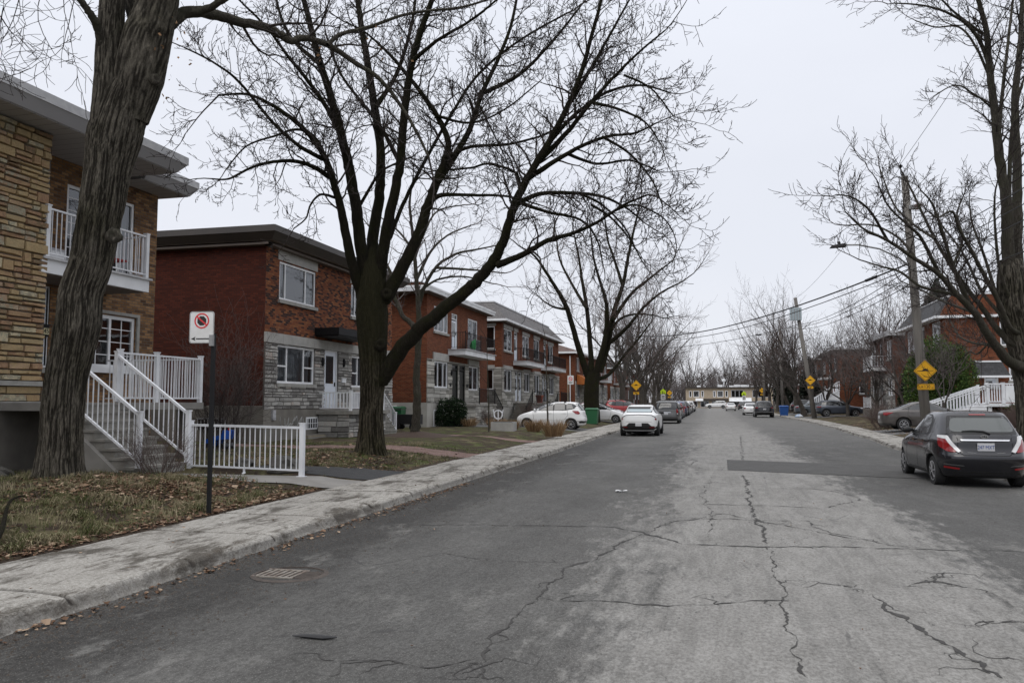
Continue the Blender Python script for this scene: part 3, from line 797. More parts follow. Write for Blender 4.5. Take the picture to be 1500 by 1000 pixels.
# a little red chair on the balcony
t=thing('folding_chair','small red folding chair behind the upstairs balcony railing of the tan house','chair',(-14.6,17.0,4.85))
pm('red_fabric',(.35,.02,.02),.7)
mb=MB(); mb.box(-14.85,-14.4,16.75,17.2,5.25,5.29); mb.build('seat','red_fabric',t)
mb=MB(); mb.hexa([(-14.88,16.75,5.3),(-14.85,16.75,5.3),(-14.85,17.2,5.3),(-14.88,17.2,5.3),(-14.98,16.75,5.72),(-14.95,16.75,5.72),(-14.95,17.2,5.72),(-14.98,17.2,5.72)]); mb.build('backrest','red_fabric',t)
for x,y in ((-14.83,16.77),(-14.83,17.18),(-14.42,16.77),(-14.42,17.18)): MB().bar((x,y,4.86),(x+.05,y,5.25),.025,.025).build('leg','black_metal',t)
t=thing('storage_box','low white storage box behind the left end of the balcony railing','box',(-14.6,14.75,4.85))
MB().box(-14.8,-14.35,14.5,15.1,4.86,5.12).build('box_body','white_vinyl',t); MB().box(-14.82,-14.33,14.48,15.12,5.12,5.16).build('lid','grey_metal',t)

# ------------------------------------------------------------------ second house (mixed red brick over grey stone)
h=thing('brick_house','dark red brick house with grey stone ground floor and single white door','house',(-15.2,25,0))
Y0,Y1=25.03,36.6
up=[(25.95,28.71,5.42,6.83),(31.95,34.6,5.42,6.83)]; lo=[(25.85,28.67,2.37,3.77),(32.0,34.6,2.33,3.70),(29.5,30.72,1.38,3.80)]
mb=MB(); Wall(mb,'x',X,Y0,Y1,4.16,7.3,up); mb.build('front_brick','mixed_red_brick',h)
mb=MB(); Wall(mb,'y',Y0,-17.55,X,1.55,7.3,ns=-1); Wall(mb,'y',Y0+.06,-29,-17.55,1.55,7.15,ns=-1); mb.face([(-17.55,Y0,1.55),(-17.55,Y0+.06,1.55),(-17.55,Y0+.06,7.3),(-17.55,Y0,7.3)]); mb.face([(-29,Y0,7.15),(-17.55,Y0,7.15),(-17.55,Y0+.06,7.15),(-29,Y0+.06,7.15)]); Wall(mb,'y',Y0,-29,-17.55,7.15,7.3,ns=-1)
Wall(mb,'y',Y1,-29,X,1.55,7.3,ns=1); Wall(mb,'x',-29,Y0,Y1,0,7.3,ns=-1); mb.build('side_brick','dark_red_brick',h)
for a_,b_,sd_ in ((Y0-.02,29.5,12),(30.72,Y1,13)): mb=MB(); stones(mb,'x',X+.0,a_,b_,1.42,3.80,lo,seed=sd_,hmin=.09,hmax=.18,proud=.05,base=.03); mb.build('stone_facing','grey_stone',h,tones=True)
mb=MB(); Wall(mb,'x',X+.025,Y0-.02,Y1,1.42,4.16,lo,rev=.2); mb.face([(X,Y0-.02,1.42),(X+.06,Y0-.02,1.42),(X+.06,Y0-.02,4.16),(X,Y0-.02,4.16)]); mb.build('mortar_backing','mortar_back',h)
mb=MB(); yy=Y0-.03; rr=random.Random(4)
while yy<Y1-.1:
    L=min(rr.uniform(1.0,1.7),Y1-yy); mb.box(X,X+.085,yy+.004,yy+L-.004,3.80,4.16); yy+=L
mb.build('stone_band','smooth_stone',h)
for a0,a1,_,_ in up: MB().box(X-.1,X+.02,a0-.12,a1+.12,6.87,7.28).build('lintel','smooth_stone',h)
mb=MB(); mb.box(X-.05,X+.06,Y0-.05,Y1,-.3,1.41); mb.box(-29,X+.045,Y0-.055,Y0-.05,-.3,1.54); mb.build('foundation','old_concrete',h)
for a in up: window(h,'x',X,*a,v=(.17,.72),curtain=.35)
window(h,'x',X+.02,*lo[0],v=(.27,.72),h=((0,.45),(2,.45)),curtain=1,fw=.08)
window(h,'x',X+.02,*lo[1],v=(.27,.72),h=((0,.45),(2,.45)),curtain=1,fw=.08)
door(h,'x',X+.02,*lo[2],label='pale white front door with glass panel')
mb=MB(); mb.box(X-1.1,X-.14,29.5,30.72,1.38,3.8); mb.build('dark_entry_box','dark_backing',h)  # added dark box behind the door, stands in for the unlit hall
mb=MB(); mb.box(X,-14.15,28.7,32.2,4.34,4.62); mb.box(X,-14.2,28.75,32.15,4.28,4.34); mb.build('canopy','black_metal',h)
lantern(h,'x',X,1,29.25,3.25); lantern(h,'x',X,1,31.15,3.3)
mailbox(h,'x',X,1,31.2,2.5,'white_vinyl',.36,.16)
flatroof(h,-29.5,-14.5,24.4,37.2,7.36,7.82,'brown_metal','brown_soffit',slope=.25,cap=.22,capmat='brown_metal')
mb=MB(); mb.box(-14.95,X,Y0-.3,Y1,7.22,7.30); mb.box(-29,-14.95,24.75,Y0,7.22,7.30)
mb.build('frieze_board','brown_soffit',h)
# porch
mb=MB(); stones(mb,'x',-13.75,28.9,32.4,.1,1.2,seed=33,hmin=.13,hmax=.24,base=0); stones(mb,'y',28.92,-15.1,-13.75,.1,1.2,ns=-1,seed=35,hmin=.13,hmax=.24); mb.build('porch_base','grey_stone',h,tones=True)
mb=MB(); mb.box(-15.1,-13.78,28.95,32.4,.0,1.19); mb.build('porch_core','mortar_back',h)
mb=MB(); mb.box(-15.15,-13.55,28.8,32.5,1.2,1.34); mb.build('porch_slab','step_concrete',h)
railing(h,(-13.75,29.0,1.34),(-13.75,31.2,1.34),.72,sp=.14,name='porch_railing',posts=(0,1),bw=.045,pw=.10)
railing(h,(-13.75,29.0,1.34),(-15.1,29.0,1.34),.72,sp=.14,name='porch_railing',posts=(),bw=.045)
steps(h,'y',-14.8,-13.8,33.9,32.5,.25,1.2,5)
railing(h,(-13.85,32.45,1.30),(-13.85,33.9,.35),.8,sp=.14,name='stair_railing')
mb=MB(); mb.box(X+.06,X+.09,28.0,28.9,.62,1.1); bw_=mb.build('basement_window','white_vinyl',h)
mb=MB(); mb.box(X+.09,X+.095,28.07,28.83,.68,1.04); mb.build('pane','dark_glass',bw_)
mb=MB(); 
for i in range(5): mb.bar((X+.12,28.07+i*.19,.68),(X+.12,28.07+i*.19,1.04),.02,.02)
mb.bar((X+.12,28.0,.86),(X+.12,28.9,.86),.02,.02); mb.build('window_bars','white_paint',bw_)
mb=MB(); mb.box(-17.7,-16.6,Y0-.075,Y0-.056,.72,1.12); bw_=mb.build('basement_window','dark_glass',h)
mb=MB()
for i in range(9): mb.bar((-17.7+i*.138,Y0-.12,.70),(-17.7+i*.138,Y0-.12,1.14),.018,.018)
mb.bar((-17.75,Y0-.12,1.1),(-16.55,Y0-.12,1.1),.02,.02); mb.build('window_bars','white_paint',bw_)
mb=MB(); mb.box(X+.06,X+.13,25.5,25.7,1.05,1.4); mb.build('meter_box','grey_metal',h)
pm('chalk',(.36,.36,.35),.9)
mb=MB(); rr=random.Random(8)
for k in range(5):
    y=26.1+k*.38; pts=[(X+.066,y+rr.uniform(-.1,.2)+.06*i,.95+.18*math.sin(i*1.7+k*2)+rr.uniform(-.06,.06)) for i in range(7)]
    mb.tube(pts,[.012]*7,4)
mb.build('scribble','chalk',h)
t=thing('planter_box','long pale wooden planter against the foundation under the front window of the stone-fronted house','planter',(-14.85,28.3,.15))
pm('buff_wood',(.30,.27,.20),.8,col2=(.20,.17,.12),scale=4)
MB().box(-15.1,-14.65,27.3,28.7,.12,.42).build('trough','buff_wood',t); MB().box(-15.05,-14.7,27.35,28.65,.42,.44).build('soil','old_concrete',t); MB().box(-15.13,-14.62,27.27,28.73,.30,.36).build('band','path_concrete',t)

# ------------------------------------------------------------------ third house (orange-red brick, white trim, balcony)
h=thing('brick_house','red brick house with white roof trim and a white balcony holding a green towel','house',(-15.2,41.6,0))
Y0,Y1=41.6,53.9
up=[(42.75,45.25,5.72,7.16),(45.95,47.1,4.86,7.08),(49.3,51.5,5.5,7.1)]; lo=[(42.72,45.2,2.5,4.02),(45.95,47.15,1.7,3.95),(47.35,48.6,1.7,3.95),(49.4,51.6,2.45,4.0)]
mb=MB(); Wall(mb,'x',X,Y0,Y1,4.1,7.75,up); Wall(mb,'x',X,51.9,Y1,1.6,4.1); Wall(mb,'y',Y0,-28,X,1.66,7.75,ns=-1); Wall(mb,'y',Y1,-28,X,1.6,7.75,ns=1); Wall(mb,'x',-28,Y0,Y1,0,7.75,ns=-1); mb.build('brick_wall','orange_red_brick',h)
mb=MB(); stones(mb,'x',X,Y0-.02,51.9,1.64,4.1,lo,seed=21,hmin=.14,hmax=.27,lmin=.4,lmax=1.1,base=.03,proud=.05); mb.build('stone_facing','pale_stone',h,tones=True)
mb=MB(); Wall(mb,'x',X+.025,Y0-.02,51.9,1.64,4.1,lo,rev=.2); mb.build('mortar_backing','mortar_back',h)
MB().box(X,X+.07,42.6,45.3,4.05,4.5).build('lintel','smooth_stone',h); MB().box(X,X+.07,49.3,51.7,4.03,4.42).build('lintel','smooth_stone',h)
mb=MB(); mb.box(X-.05,X+.06,Y0-.05,Y1,-.3,1.63); mb.box(-28,X+.045,Y0-.06,Y0-.051,-.3,1.65); mb.build('foundation','pale_concrete',h)
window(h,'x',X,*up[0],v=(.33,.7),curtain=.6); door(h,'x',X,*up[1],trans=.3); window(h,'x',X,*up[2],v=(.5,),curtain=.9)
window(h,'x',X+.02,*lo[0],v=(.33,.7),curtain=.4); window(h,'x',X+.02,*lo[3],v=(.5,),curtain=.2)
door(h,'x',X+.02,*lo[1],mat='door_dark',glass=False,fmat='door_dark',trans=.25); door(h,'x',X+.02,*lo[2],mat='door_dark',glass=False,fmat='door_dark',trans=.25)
lantern(h,'x',X,1,45.7,3.4); mailbox(h,'x',X,1,45.55,2.6); mailbox(h,'x',X,1,49.0,2.6)
flatroof(h,-28.5,-14.65,40.5,54.2,7.72,8.02,'white_vinyl','brown_soffit',slope=.05,cap=.10,capmat='white_vinyl')
mb=MB(); mb.box(-27.5,-15.5,41.3,54.0,8.05,8.3); mb.build('parapet','orange_red_brick',h)
mb=MB(); mb.box(-27.6,-15.4,41.2,54.05,8.3,8.34); mb.build('parapet_cap','flashing',h)
mb=MB(); mb.box(X,-14.1,45.3,52.0,4.48,4.78); bal=mb.build('balcony','white_vinyl',h); mb=MB(); mb.box(X,-14.02,45.22,52.08,4.78,4.83); mb.build('balcony_floor','flashing',bal)
railing(h,(-14.12,45.35,4.83),(-14.12,51.95,4.83),1.0,'black_metal',.16,posts=(0,.5,1),name='balcony_railing',pw=.04,bw=.018,rw=.03)
railing(h,(-14.12,45.35,4.83),(-15.15,45.35,4.83),1.0,'black_metal',.16,posts=(),name='balcony_railing',pw=.04,bw=.018,rw=.03)
mb=MB(); stones(mb,'x',-13.5,45.3,49.8,.1,1.42,seed=41,hmin=.14,hmax=.25); stones(mb,'y',45.32,-15.1,-13.5,.1,1.42,ns=-1,seed=42,hmin=.14,hmax=.25); mb.build('porch_base','pale_stone',h,tones=True)
mb=MB(); mb.box(-15.1,-13.53,45.35,49.8,0,1.41); mb.build('porch_core','mortar_back',h)
mb=MB(); mb.box(-15.15,-13.4,45.2,49.9,1.43,1.56); mb.build('porch_slab','step_concrete',h)
railing(h,(-13.5,46.2,1.56),(-13.5,49.8,1.56),.9,'black_metal',.15,name='porch_railing',pw=.05,bw=.02,rw=.035)
steps(h,'y',-14.8,-13.55,52.0,49.9,.25,1.43,7); railing(h,(-13.55,49.9,1.5),(-13.55,52.0,.4),.9,'black_metal',.15,name='stair_railing',pw=.05,bw=.02,rw=.035)
window(h,'x',X+.062,42.6,44.6,.25,1.25,curtain=0,v=(.5,),name='basement_window',sill='white_vinyl',rec=-.03,dark_backing=False)
mb=MB(); mb.lathe([(.16,-.2),(.22,-.1),(.22,.1),(.14,.22)],(-17.0,41.4,1.25),10,'z'); mb.build('dryer_vent','white_vinyl',h)
t=thing('towel','bright green cloth bundled behind the black railing of the third house balcony','towel',(-14.1,47.2,5.3)); pm('green_cloth',(.02,.28,.07),.8)
mb=MB(); i0=0
for i in range(9):
    y=46.9+i*.12; d=.03*math.sin(i*1.3)
    for (x,z) in ((-14.20+d,4.95+.05*math.sin(i)),(-14.19+d,5.2+.02*i),(-14.23,5.38+.03*i),(-14.30-d,5.2),(-14.34,5.0+.08*math.cos(i*.8))): mb.v.append((x,y,z))
for i in range(8):
    for j in range(4): a=i*5+j; mb.f.append((a,a+5,a+6,a+1)); mb.t.append(.5)
mb.build('cloth','green_cloth',t,smooth=True)
t=thing('air_conditioner','grey boxed air conditioner on the balcony beside the green towel','air conditioner',(-14.6,48.6,4.83))
MB().box(-14.85,-14.3,48.1,49.1,4.84,5.6).build('casing','grey_metal',t); mb=MB()
for i in range(8): mb.box(-14.3,-14.28,48.15,49.05,4.9+i*.085,4.94+i*.085)
mb.build('grille','black_metal',t)

# ------------------------------------------------------------------ fourth building (row with shingled mansard)
def gable_mansard(par,x0,x1,y0,y1,z0,z1,ins,mat,name='mansard_roof',trim='white_vinyl'):
    mb=MB(); mb.hexa([(x0,y0,z0),(x1,y0,z0),(x1,y1,z0),(x0,y1,z0),(x0+ins,y0+ins,z1),(x1-ins,y0+ins,z1),(x1-ins,y1-ins,z1),(x0+ins,y1-ins,z1)]); mb.build(name,mat,par)
    mb=MB(); mb.box(x0-.06,x1+.06,y0-.06,y1+.06,z0-.16,z0-.004); mb.build('gutter',trim,par)
    mb=MB(); mb.box(x0+ins-.05,x1-ins+.05,y0+ins-.05,y1-ins+.05,z1+.003,z1+.10); mb.build('roof_cap','flashing',par)
h=thing('brick_rowhouse','red brick row building with long shingled mansard roof and two white balconies','house',(-15.2,58,0))
Y0,Y1=58.0,81.2
up=[(58.6,61.2,5.6,7.3),(61.9,63.0,4.95,7.3),(64.8,67.3,5.5,7.25),(69.2,71.6,5.5,7.3),(73.6,74.8,4.95,7.2),(75.6,78.2,5.5,7.2)]
lo=[(58.5,61.0,2.5,4.15),(62.0,63.0,1.75,4.1),(63.2,64.3,1.75,4.1),(65.2,67.4,2.5,4.1),(69.2,71.5,2.4,4.1),(72.6,73.6,1.75,4.1),(73.9,74.9,1.75,4.1),(76.0,78.4,2.4,4.1)]
sd=[(-16.75,-15.75,5.68,7.4)]; sdl=[(-16.7,-15.85,2.6,4.15)]
mb=MB(); Wall(mb,'x',X,Y0,Y1,4.3,7.7,up); Wall(mb,'y',Y0,-28,X,4.3,7.7,sd,ns=-1); Wall(mb,'y',Y1,-28,X,.2,7.7,ns=1); Wall(mb,'x',-28,Y0,Y1,0,7.7,ns=-1); mb.build('brick_wall','orange_red_brick',h)
mb=MB(); stones(mb,'x',X,Y0-.02,Y1,1.3,4.3,lo,seed=51,hmin=.15,hmax=.28,lmin=.4,lmax=1.2,base=.03); stones(mb,'y',Y0,-28,X,1.3,4.3,sdl,ns=-1,seed=52,hmin=.15,hmax=.28,lmin=.4,lmax=1.2,base=.03); mb.build('stone_facing','pale_stone',h,tones=True)
mb=MB(); Wall(mb,'x',X+.025,Y0,Y1,1.3,4.3,lo,rev=.2); Wall(mb,'y',Y0-.025,-28,X,1.3,4.3,sdl,ns=-1,rev=.2); mb.build('mortar_backing','mortar_back',h)
mb=MB(); mb.box(-28,X+.05,Y0-.04,Y1,-.3,1.29); mb.build('foundation','pale_concrete',h)
for a in up: MB().box(X,X+.06,a[0]-.12,a[1]+.12,a[3]+.02,a[3]+.30).build('lintel','smooth_stone',h)
for a in (lo[0],lo[3],lo[4],lo[7]): MB().box(X,X+.10,a[0]-.12,a[1]+.12,a[3]+.02,a[3]+.30).build('lintel','smooth_stone',h)
MB().box(-16.85,-15.65,Y0-.06,Y0,7.42,7.62).build('lintel','smooth_stone',h); MB().box(-16.8,-15.75,Y0-.10,Y0,4.17,4.45).build('lintel','smooth_stone',h)
for i,a in enumerate(up):
    if i in (1,4): door(h,'x',X,*a,trans=.3)
    else: window(h,'x',X,*a,v=(.5,),curtain=.7)
for i,a in enumerate(lo):
    if i in (1,2,5,6): door(h,'x',X+.02,*a,trans=.3)
    else: window(h,'x',X+.02,*a,v=(.5,),curtain=.4)
window(h,'y',Y0,*sd[0],ns=-1,curtain=0); window(h,'y',Y0-.02,*sdl[0],ns=-1,curtain=0)
gable_mansard(h,-28.6,-14.7,57.35,81.7,7.9,9.3,1.35,'grey_shingle')
mb=MB(); mb.box(-28.4,-14.85,57.5,81.5,7.68,7.735); mb.build('soffit','brown_soffit',h)
for y0,y1 in ((61.6,68.6),(72.4,79.4)):
    mb=MB(); mb.box(X,-14.1,y0,y1,4.6,4.9); bal=mb.build('balcony','white_vinyl',h); mb=MB(); mb.box(X,-14.04,y0-.06,y1+.06,4.9,4.94); mb.build('balcony_floor','flashing',bal)
    railing(h,(-14.12,y0+.1,4.94),(-14.12,y1-.1,4.94),1.0,'black_metal',.2,posts=(0,.5,1),name='balcony_railing',pw=.05,bw=.025,rw=.035)
    railing(h,(-14.12,y0+.1,4.94),(-15.1,y0+.1,4.94),1.0,'black_metal',.2,posts=(),name='balcony_railing',pw=.05,bw=.025,rw=.035)
    mb=MB(); mb.box(-15.1,-13.5,y0-.2,y1-1.5,.1,1.45); mb.build('porch_base','smooth_stone',h); mb=MB(); mb.box(-15.14,-13.4,y0-.3,y1-1.4,1.453,1.6); mb.build('porch_slab','old_concrete',h)
    railing(h,(-13.5,y0+1,1.6),(-13.5,y1-1.5,1.6),.95,'black_metal',.2,name='porch_railing',pw=.05,bw=.025,rw=.035)
    steps(h,'y',-14.8,-13.55,y0-2.6,y0-.3,.2,1.45,7,mat='old_concrete'); railing(h,(-13.55,y0-2.6,.35),(-13.55,y0-.3,1.6),.95,'black_metal',.2,name='stair_railing',pw=.05,bw=.025,rw=.035)

# ------------------------------------------------------------------ other houses of the street, one builder
def hip(par,x0,x1,y0,y1,z0,z1,mat):
    d=min(x1-x0,y1-y0)/2; m=(x0+x1)/2 if (x1-x0)<(y1-y0) else None
    mb=MB(); c=[(x0,y0,z0),(x1,y0,z0),(x1,y1,z0),(x0,y1,z0)]
    if m is not None: r=[(m,y0+d,z1),(m,y1-d,z1)]; fs=[(0,1,4),(1,2,5,4),(2,3,5),(3,0,4,5),(3,2,1,0)]
    else:
        m=(y0+y1)/2; r=[(x0+d,m,z1),(x1-d,m,z1)]; fs=[(0,1,5,4),(1,2,5),(2,3,4,5),(3,0,4),(3,2,1,0)]
    mb.mesh(c+r,fs); mb.build('roof',mat,par)
    mb=MB(); mb.box(x0-.05,x1+.05,y0-.05,y1+.05,z0-.22,z0-.004); mb.build('gutter','white_vinyl',par)
def house(label,Xf,ns,y0,y1,wall,stone,roof,hz=7.5,base=1.1,deep=13,bal=True,seed=0,stairs=None,name='brick_house',trim='white_vinyl'):
    rr=random.Random(seed); h=thing(name,label,'house',(Xf,y0,0))
    xb=Xf-ns*deep; L=y1-y0; n=max(3,int(L/3.6)); up=[];lo=[];kinds=[]
    for i in range(n):
        a=y0+L*(i+.5)/n; w=1.0 if (i%3)!=1 else .5
        up.append((a-w,a+w,(5.3 if w>.6 else 4.7),6.9)); lo.append((a-w,a+w,(2.2 if w>.6 else base+.1),3.75)); kinds.append(w>.6)
    side=[(min(Xf-ns*3.2,Xf-ns*4.2),max(Xf-ns*3.2,Xf-ns*4.2),5.2,6.7),(min(Xf-ns*2.2,Xf-ns*3),max(Xf-ns*2.2,Xf-ns*3),2.6,3.8)]
    a,b=min(xb,Xf),max(xb,Xf)
    mb=MB(); Wall(mb,'x',Xf,y0,y1,4.1 if stone else base,hz,up if stone else up+lo,ns=ns); Wall(mb,'y',y0,a,b,base,hz,side,ns=-1); Wall(mb,'y',y1,a,b,base,hz,ns=1); Wall(mb,'x',xb,y0,y1,base,hz,ns=-ns); mb.build('brick_wall',wall,h)
    if stone:
        mb=MB(); stones(mb,'x',Xf,y0,y1,base,4.1,lo,ns=ns,seed=seed+5,hmin=.18,hmax=.32,lmin=.5,lmax=1.3,base=.02); mb.build('stone_facing',stone,h,tones=True)
        mb=MB(); Wall(mb,'x',Xf+ns*.02,y0,y1,base,4.1,lo,ns=ns,rev=.2); mb.build('mortar_backing','mortar_back',h)
    mb=MB(); mb.box(a-.03,b+.03,y0-.03,y1+.03,-.3,base); mb.build('foundation','old_concrete',h)
    for k,(u,l) in enumerate(zip(up,lo)):
        if kinds[k]: window(h,'x',Xf,*u,ns=ns,v=(.5,),curtain=rr.choice((.4,.8,1))); window(h,'x',Xf,*l,ns=ns,v=(.5,),curtain=rr.choice((.4,.8,0)))
        else: door(h,'x',Xf,*u,ns=ns); door(h,'x',Xf,*l,ns=ns,mat=rr.choice(('door_white','door_dark')))
    for s in side: window(h,'y',y0,*s,ns=-1,curtain=0)
    e=.6
    if roof=='flat': flatroof(h,a-e,b+e,y0-.5,y1+.5,hz-.02,hz+.36,trim,'brown_soffit',slope=.1)
    elif roof=='hip': hip(h,a-e,b+e,y0-.5,y1+.5,hz+.2,hz+2.6,'brown_shingle')
    else: gable_mansard(h,a-.5,b+.5,y0-.25,y1+.5,hz,hz+1.25,.9,roof)
    if bal:
        for k in range(n):
            if not kinds[k]:
                c0=(up[k][0]+up[k][1])/2; x1=Xf+ns*1.2
                mb=MB(); mb.box(Xf,x1,c0-2,c0+2,4.4,4.66); bo=mb.build('balcony','white_vinyl',h)
                railing(h,(x1-ns*.05,c0-1.95,4.66),(x1-ns*.05,c0+1.95,4.66),1,'black_metal' if seed%2 else 'white_paint',.2,name='balcony_railing',pw=.06,bw=.025)
                railing(h,(x1-ns*.05,c0-1.95,4.66),(Xf,c0-1.95,4.66),1,'black_metal' if seed%2 else 'white_paint',.2,name='balcony_railing',posts=(),bw=.025)
                mb=MB(); mb.box(Xf,x1+ns*.2,c0-1.6,c0+1.6,.1,base); mb.build('porch_base','old_concrete',h); steps(h,'y',min(Xf+ns*.1,x1),max(Xf+ns*.1,x1),c0-3.4,c0-1.6,.15,base,5)
                railing(h,(x1+ns*.1,c0-1.6,base),(x1+ns*.1,c0+1.6,base),.95,'black_metal' if seed%2 else 'white_paint',.2,name='porch_railing',bw=.025)
    return h
h=house('red brick house with brown hipped roof, white downpipe and orange awning',-15.2,1,91.5,105,'orange_red_brick','pale_stone','hip',hz=7.3,seed=3)
MB().tube([(-15.75,91.38,7.0),(-15.75,91.38,1.0),(-15.7,91.3,.4)],[.06]*3,8).build('downpipe','white_vinyl',h)
mb=MB(); mb.prism([(-15.1,4.9),(-13.2,3.9),(-13.2,3.7),(-15.1,3.7)],'y',92.2,97.5); mb.build('awning','awning_orange',h)
house('brown brick house with flat white-edged roof, left side beyond the orange awning',-15.2,1,109,121,'brown_brick','grey_stone','flat',seed=4)
house('red brick house with dark mansard roof on the left behind the school sign',-15.2,1,125,138,'orange_red_brick','grey_stone','dark_shingle',hz=7.0,seed=5)
house('brown brick house with flat roof, left side near the far intersection',-15.2,1,143,160,'brown_brick',None,'flat',seed=6)
house('dark red brick house at the left corner of the far intersection',-15.2,1,166,186,'dark_red_brick',None,'flat',seed=7)
# right side
h=house('red brick house with black shingled mansard beside the leaning pole',14.5,-1,55.7,66.0,'orange_red_brick',None,'dark_shingle',hz=7.15,base=1.2,seed=9,deep=15,bal=False)
# side entrance with small shingled canopy, landing and stairs
mb=MB(); mb.hexa([(16.0,54.5,3.30),(17.8,54.5,3.30),(17.8,55.68,3.30),(16.0,55.68,3.30),(16.15,55.4,4.15),(17.65,55.4,4.15),(17.65,55.68,4.15),(16.15,55.68,4.15)]); mb.build('entry_canopy','dark_shingle',h)
mb=MB(); mb.box(15.95,17.85,54.45,55.68,3.18,3.296); mb.box(16.1,17.7,55.36,55.68,4.155,4.25); mb.build('canopy_trim','white_vinyl',h)
door(h,'y',55.68,16.4,17.4,1.6,3.15,ns=-1,trans=0)
mb=MB(); mb.box(15.2,19.5,50.5,55.66,1.42,1.6); mb.build('landing','white_vinyl',h)
for x in (15.4,17.2,19.3): MB().box(x-.1,x+.1,50.6,50.8,0,1.42).build('landing_post','white_vinyl',h)
railing(h,(15.25,50.55,1.6),(19.45,50.55,1.6),1.1,sp=.13,posts=(0,.2,.45,1),name='landing_railing',pw=.16,bw=.05,rw=.08)
mb=MB(); mb.box(16.2,17.0,50.50,50.54,1.65,2.6); mb.build('landing_screen','white_vinyl',h)
steps(h,'x',11.5,15.2,50.5,51.9,.3,1.6,8,mat='white_vinyl')
for y in (50.53,51.9): railing(h,(11.55,y,.32),(15.2,y,1.6),1.0,sp=.16,name='stair_railing',pw=.12,bw=.05,rw=.09,midrail=True,lo=.05)
mb=MB(); mb.prism([(14.25,7.14),(15.0,8.42),(29.6,8.42),(29.6,7.14)],'y',55.40,55.74); mb.build('gable_wall','orange_red_brick',h); MB().box(14.9,29.7,55.36,55.78,8.42,8.5).build('gable_cap','flashing',h)
window(h,'y',55.68,18.1,18.9,3.0,4.4,ns=-1,curtain=0,dark_backing=False,rec=-.03)
house('grey rendered house with white-edged flat roof, partly hidden by a bare tree on the right',14.9,-1,72,82,'brown_brick','grey_stone','flat',hz=7.2,seed=10,deep=12)
h=house('flat-roofed red brick house with white outdoor staircase, right side behind the second pole',14.5,-1,99,113,'orange_red_brick',None,'flat',seed=11,deep=16,trim='brown_metal')
steps(h,'x',10.6,14.3,97.3,98.5,.3,2.9,12,mat='white_vinyl')
for y in (97.3,98.5): railing(h,(10.6,y,.35),(14.3,y,2.95),1.0,sp=.22,name='outdoor_stair_railing',bw=.06,rw=.1)
mb=MB()
for i in range(14): mb.box(15.2+i*.28,15.6+i*.28,97.3,98.6,4.6-i*.3,4.65-i*.3)
mb.build('black_side_stair','black_metal',h)
house('red brick house with white balcony, right side beyond the second pole',14.5,-1,117,130,'orange_red_brick','pale_stone','flat',seed=12)
house('brown brick house hidden among bare trees on the right',14.5,-1,135,150,'brown_brick',None,'flat',seed=13)
house('dark brick house at the right corner of the far intersection',14.5,-1,156,180,'dark_red_brick',None,'flat',seed=15)
# ------------------------------------------------------------------ commercial block closing the street
YB=222.
h=thing('commercial_block','two-storey beige brick shop block facing down the street at its far end','building',(3,YB,0))
x0,x1=-6.5,16.0
ups=[(-5.6,-4.9,2.9,4.6),(-4.5,-2.9,2.9,4.6),(-2.4,-1.7,2.9,4.6),(.7,1.4,2.9,4.6),(1.8,3.4,2.9,4.6),(3.9,4.6,2.9,4.6),(5.4,8.6,2.8,4.8),(10.9,15.3,2.8,4.8)]
los=[(-5.8,-3.4,.2,1.9),(-2.6,-.4,.2,1.9),(.4,2.2,.2,1.9),(4.4,9.4,.2,1.7),(10.8,15.4,.2,1.8)]
mb=MB(); Wall(mb,'y',YB,x0,x1,0,5.3,ups+los,ns=-1); Wall(mb,'x',x0,YB,YB+14,0,5.3,ns=-1); Wall(mb,'x',x1,YB,YB+14,0,5.3,ns=1); Wall(mb,'y',YB+14,x0,x1,0,5.3,ns=1); mb.build('brick_wall','buff_brick',h)
for a in ups: window(h,'y',YB,*a,ns=-1,curtain=0,v=(.33,.66) if a[1]-a[0]>2.5 else (),fw=.16,mat='white_vinyl' if a[1]<5 else 'grey_metal',sill=None)
for a in los: window(h,'y',YB,*a,ns=-1,curtain=0,v=(.5,),fw=.14,mat='grey_metal',sill=None,name='shop_window')
mb=MB(); mb.box(x0-.3,x1+.3,YB-.6,YB+14,5.3,5.62); mb.build('roof','brown_metal',h)
mb=MB(); mb.box(-1.8,4.6,YB-.8,YB,2.05,2.5); mb.build('dark_sign_band','brown_metal',h)
mb=MB(); mb.prism([(YB-1.5,1.75),(YB,1.75),(YB,2.75),(YB-.4,2.75)],'x',4.9,10.6); mb.build('white_awning','white_vinyl',h)
mb=MB(); mb.prism([(YB-1.2,1.9),(YB,1.9),(YB,2.6)],'x',-3.9,-1.9); mb.build('small_white_awning','white_vinyl',h)
mb=MB()
for x,w in ((-3,1.0),(2.6,1.3),(5.6,1.2),(7,1.6),(9,2.2),(11,1.0)): mb.box(x-w/2,x+w/2,YB+1,YB+2,5.62,5.62+.5+.2*math.sin(x))
mb.tube([(3.6,YB+2,5.6),(3.6,YB+2,7.6)],[.12,.12],6); mb.lathe([(.1,-.4),(.5,-.2),(.5,.3),(.1,.45)],(3.6,YB+2,7.4),8)
mb.build('rooftop_vents','white_vinyl',h)

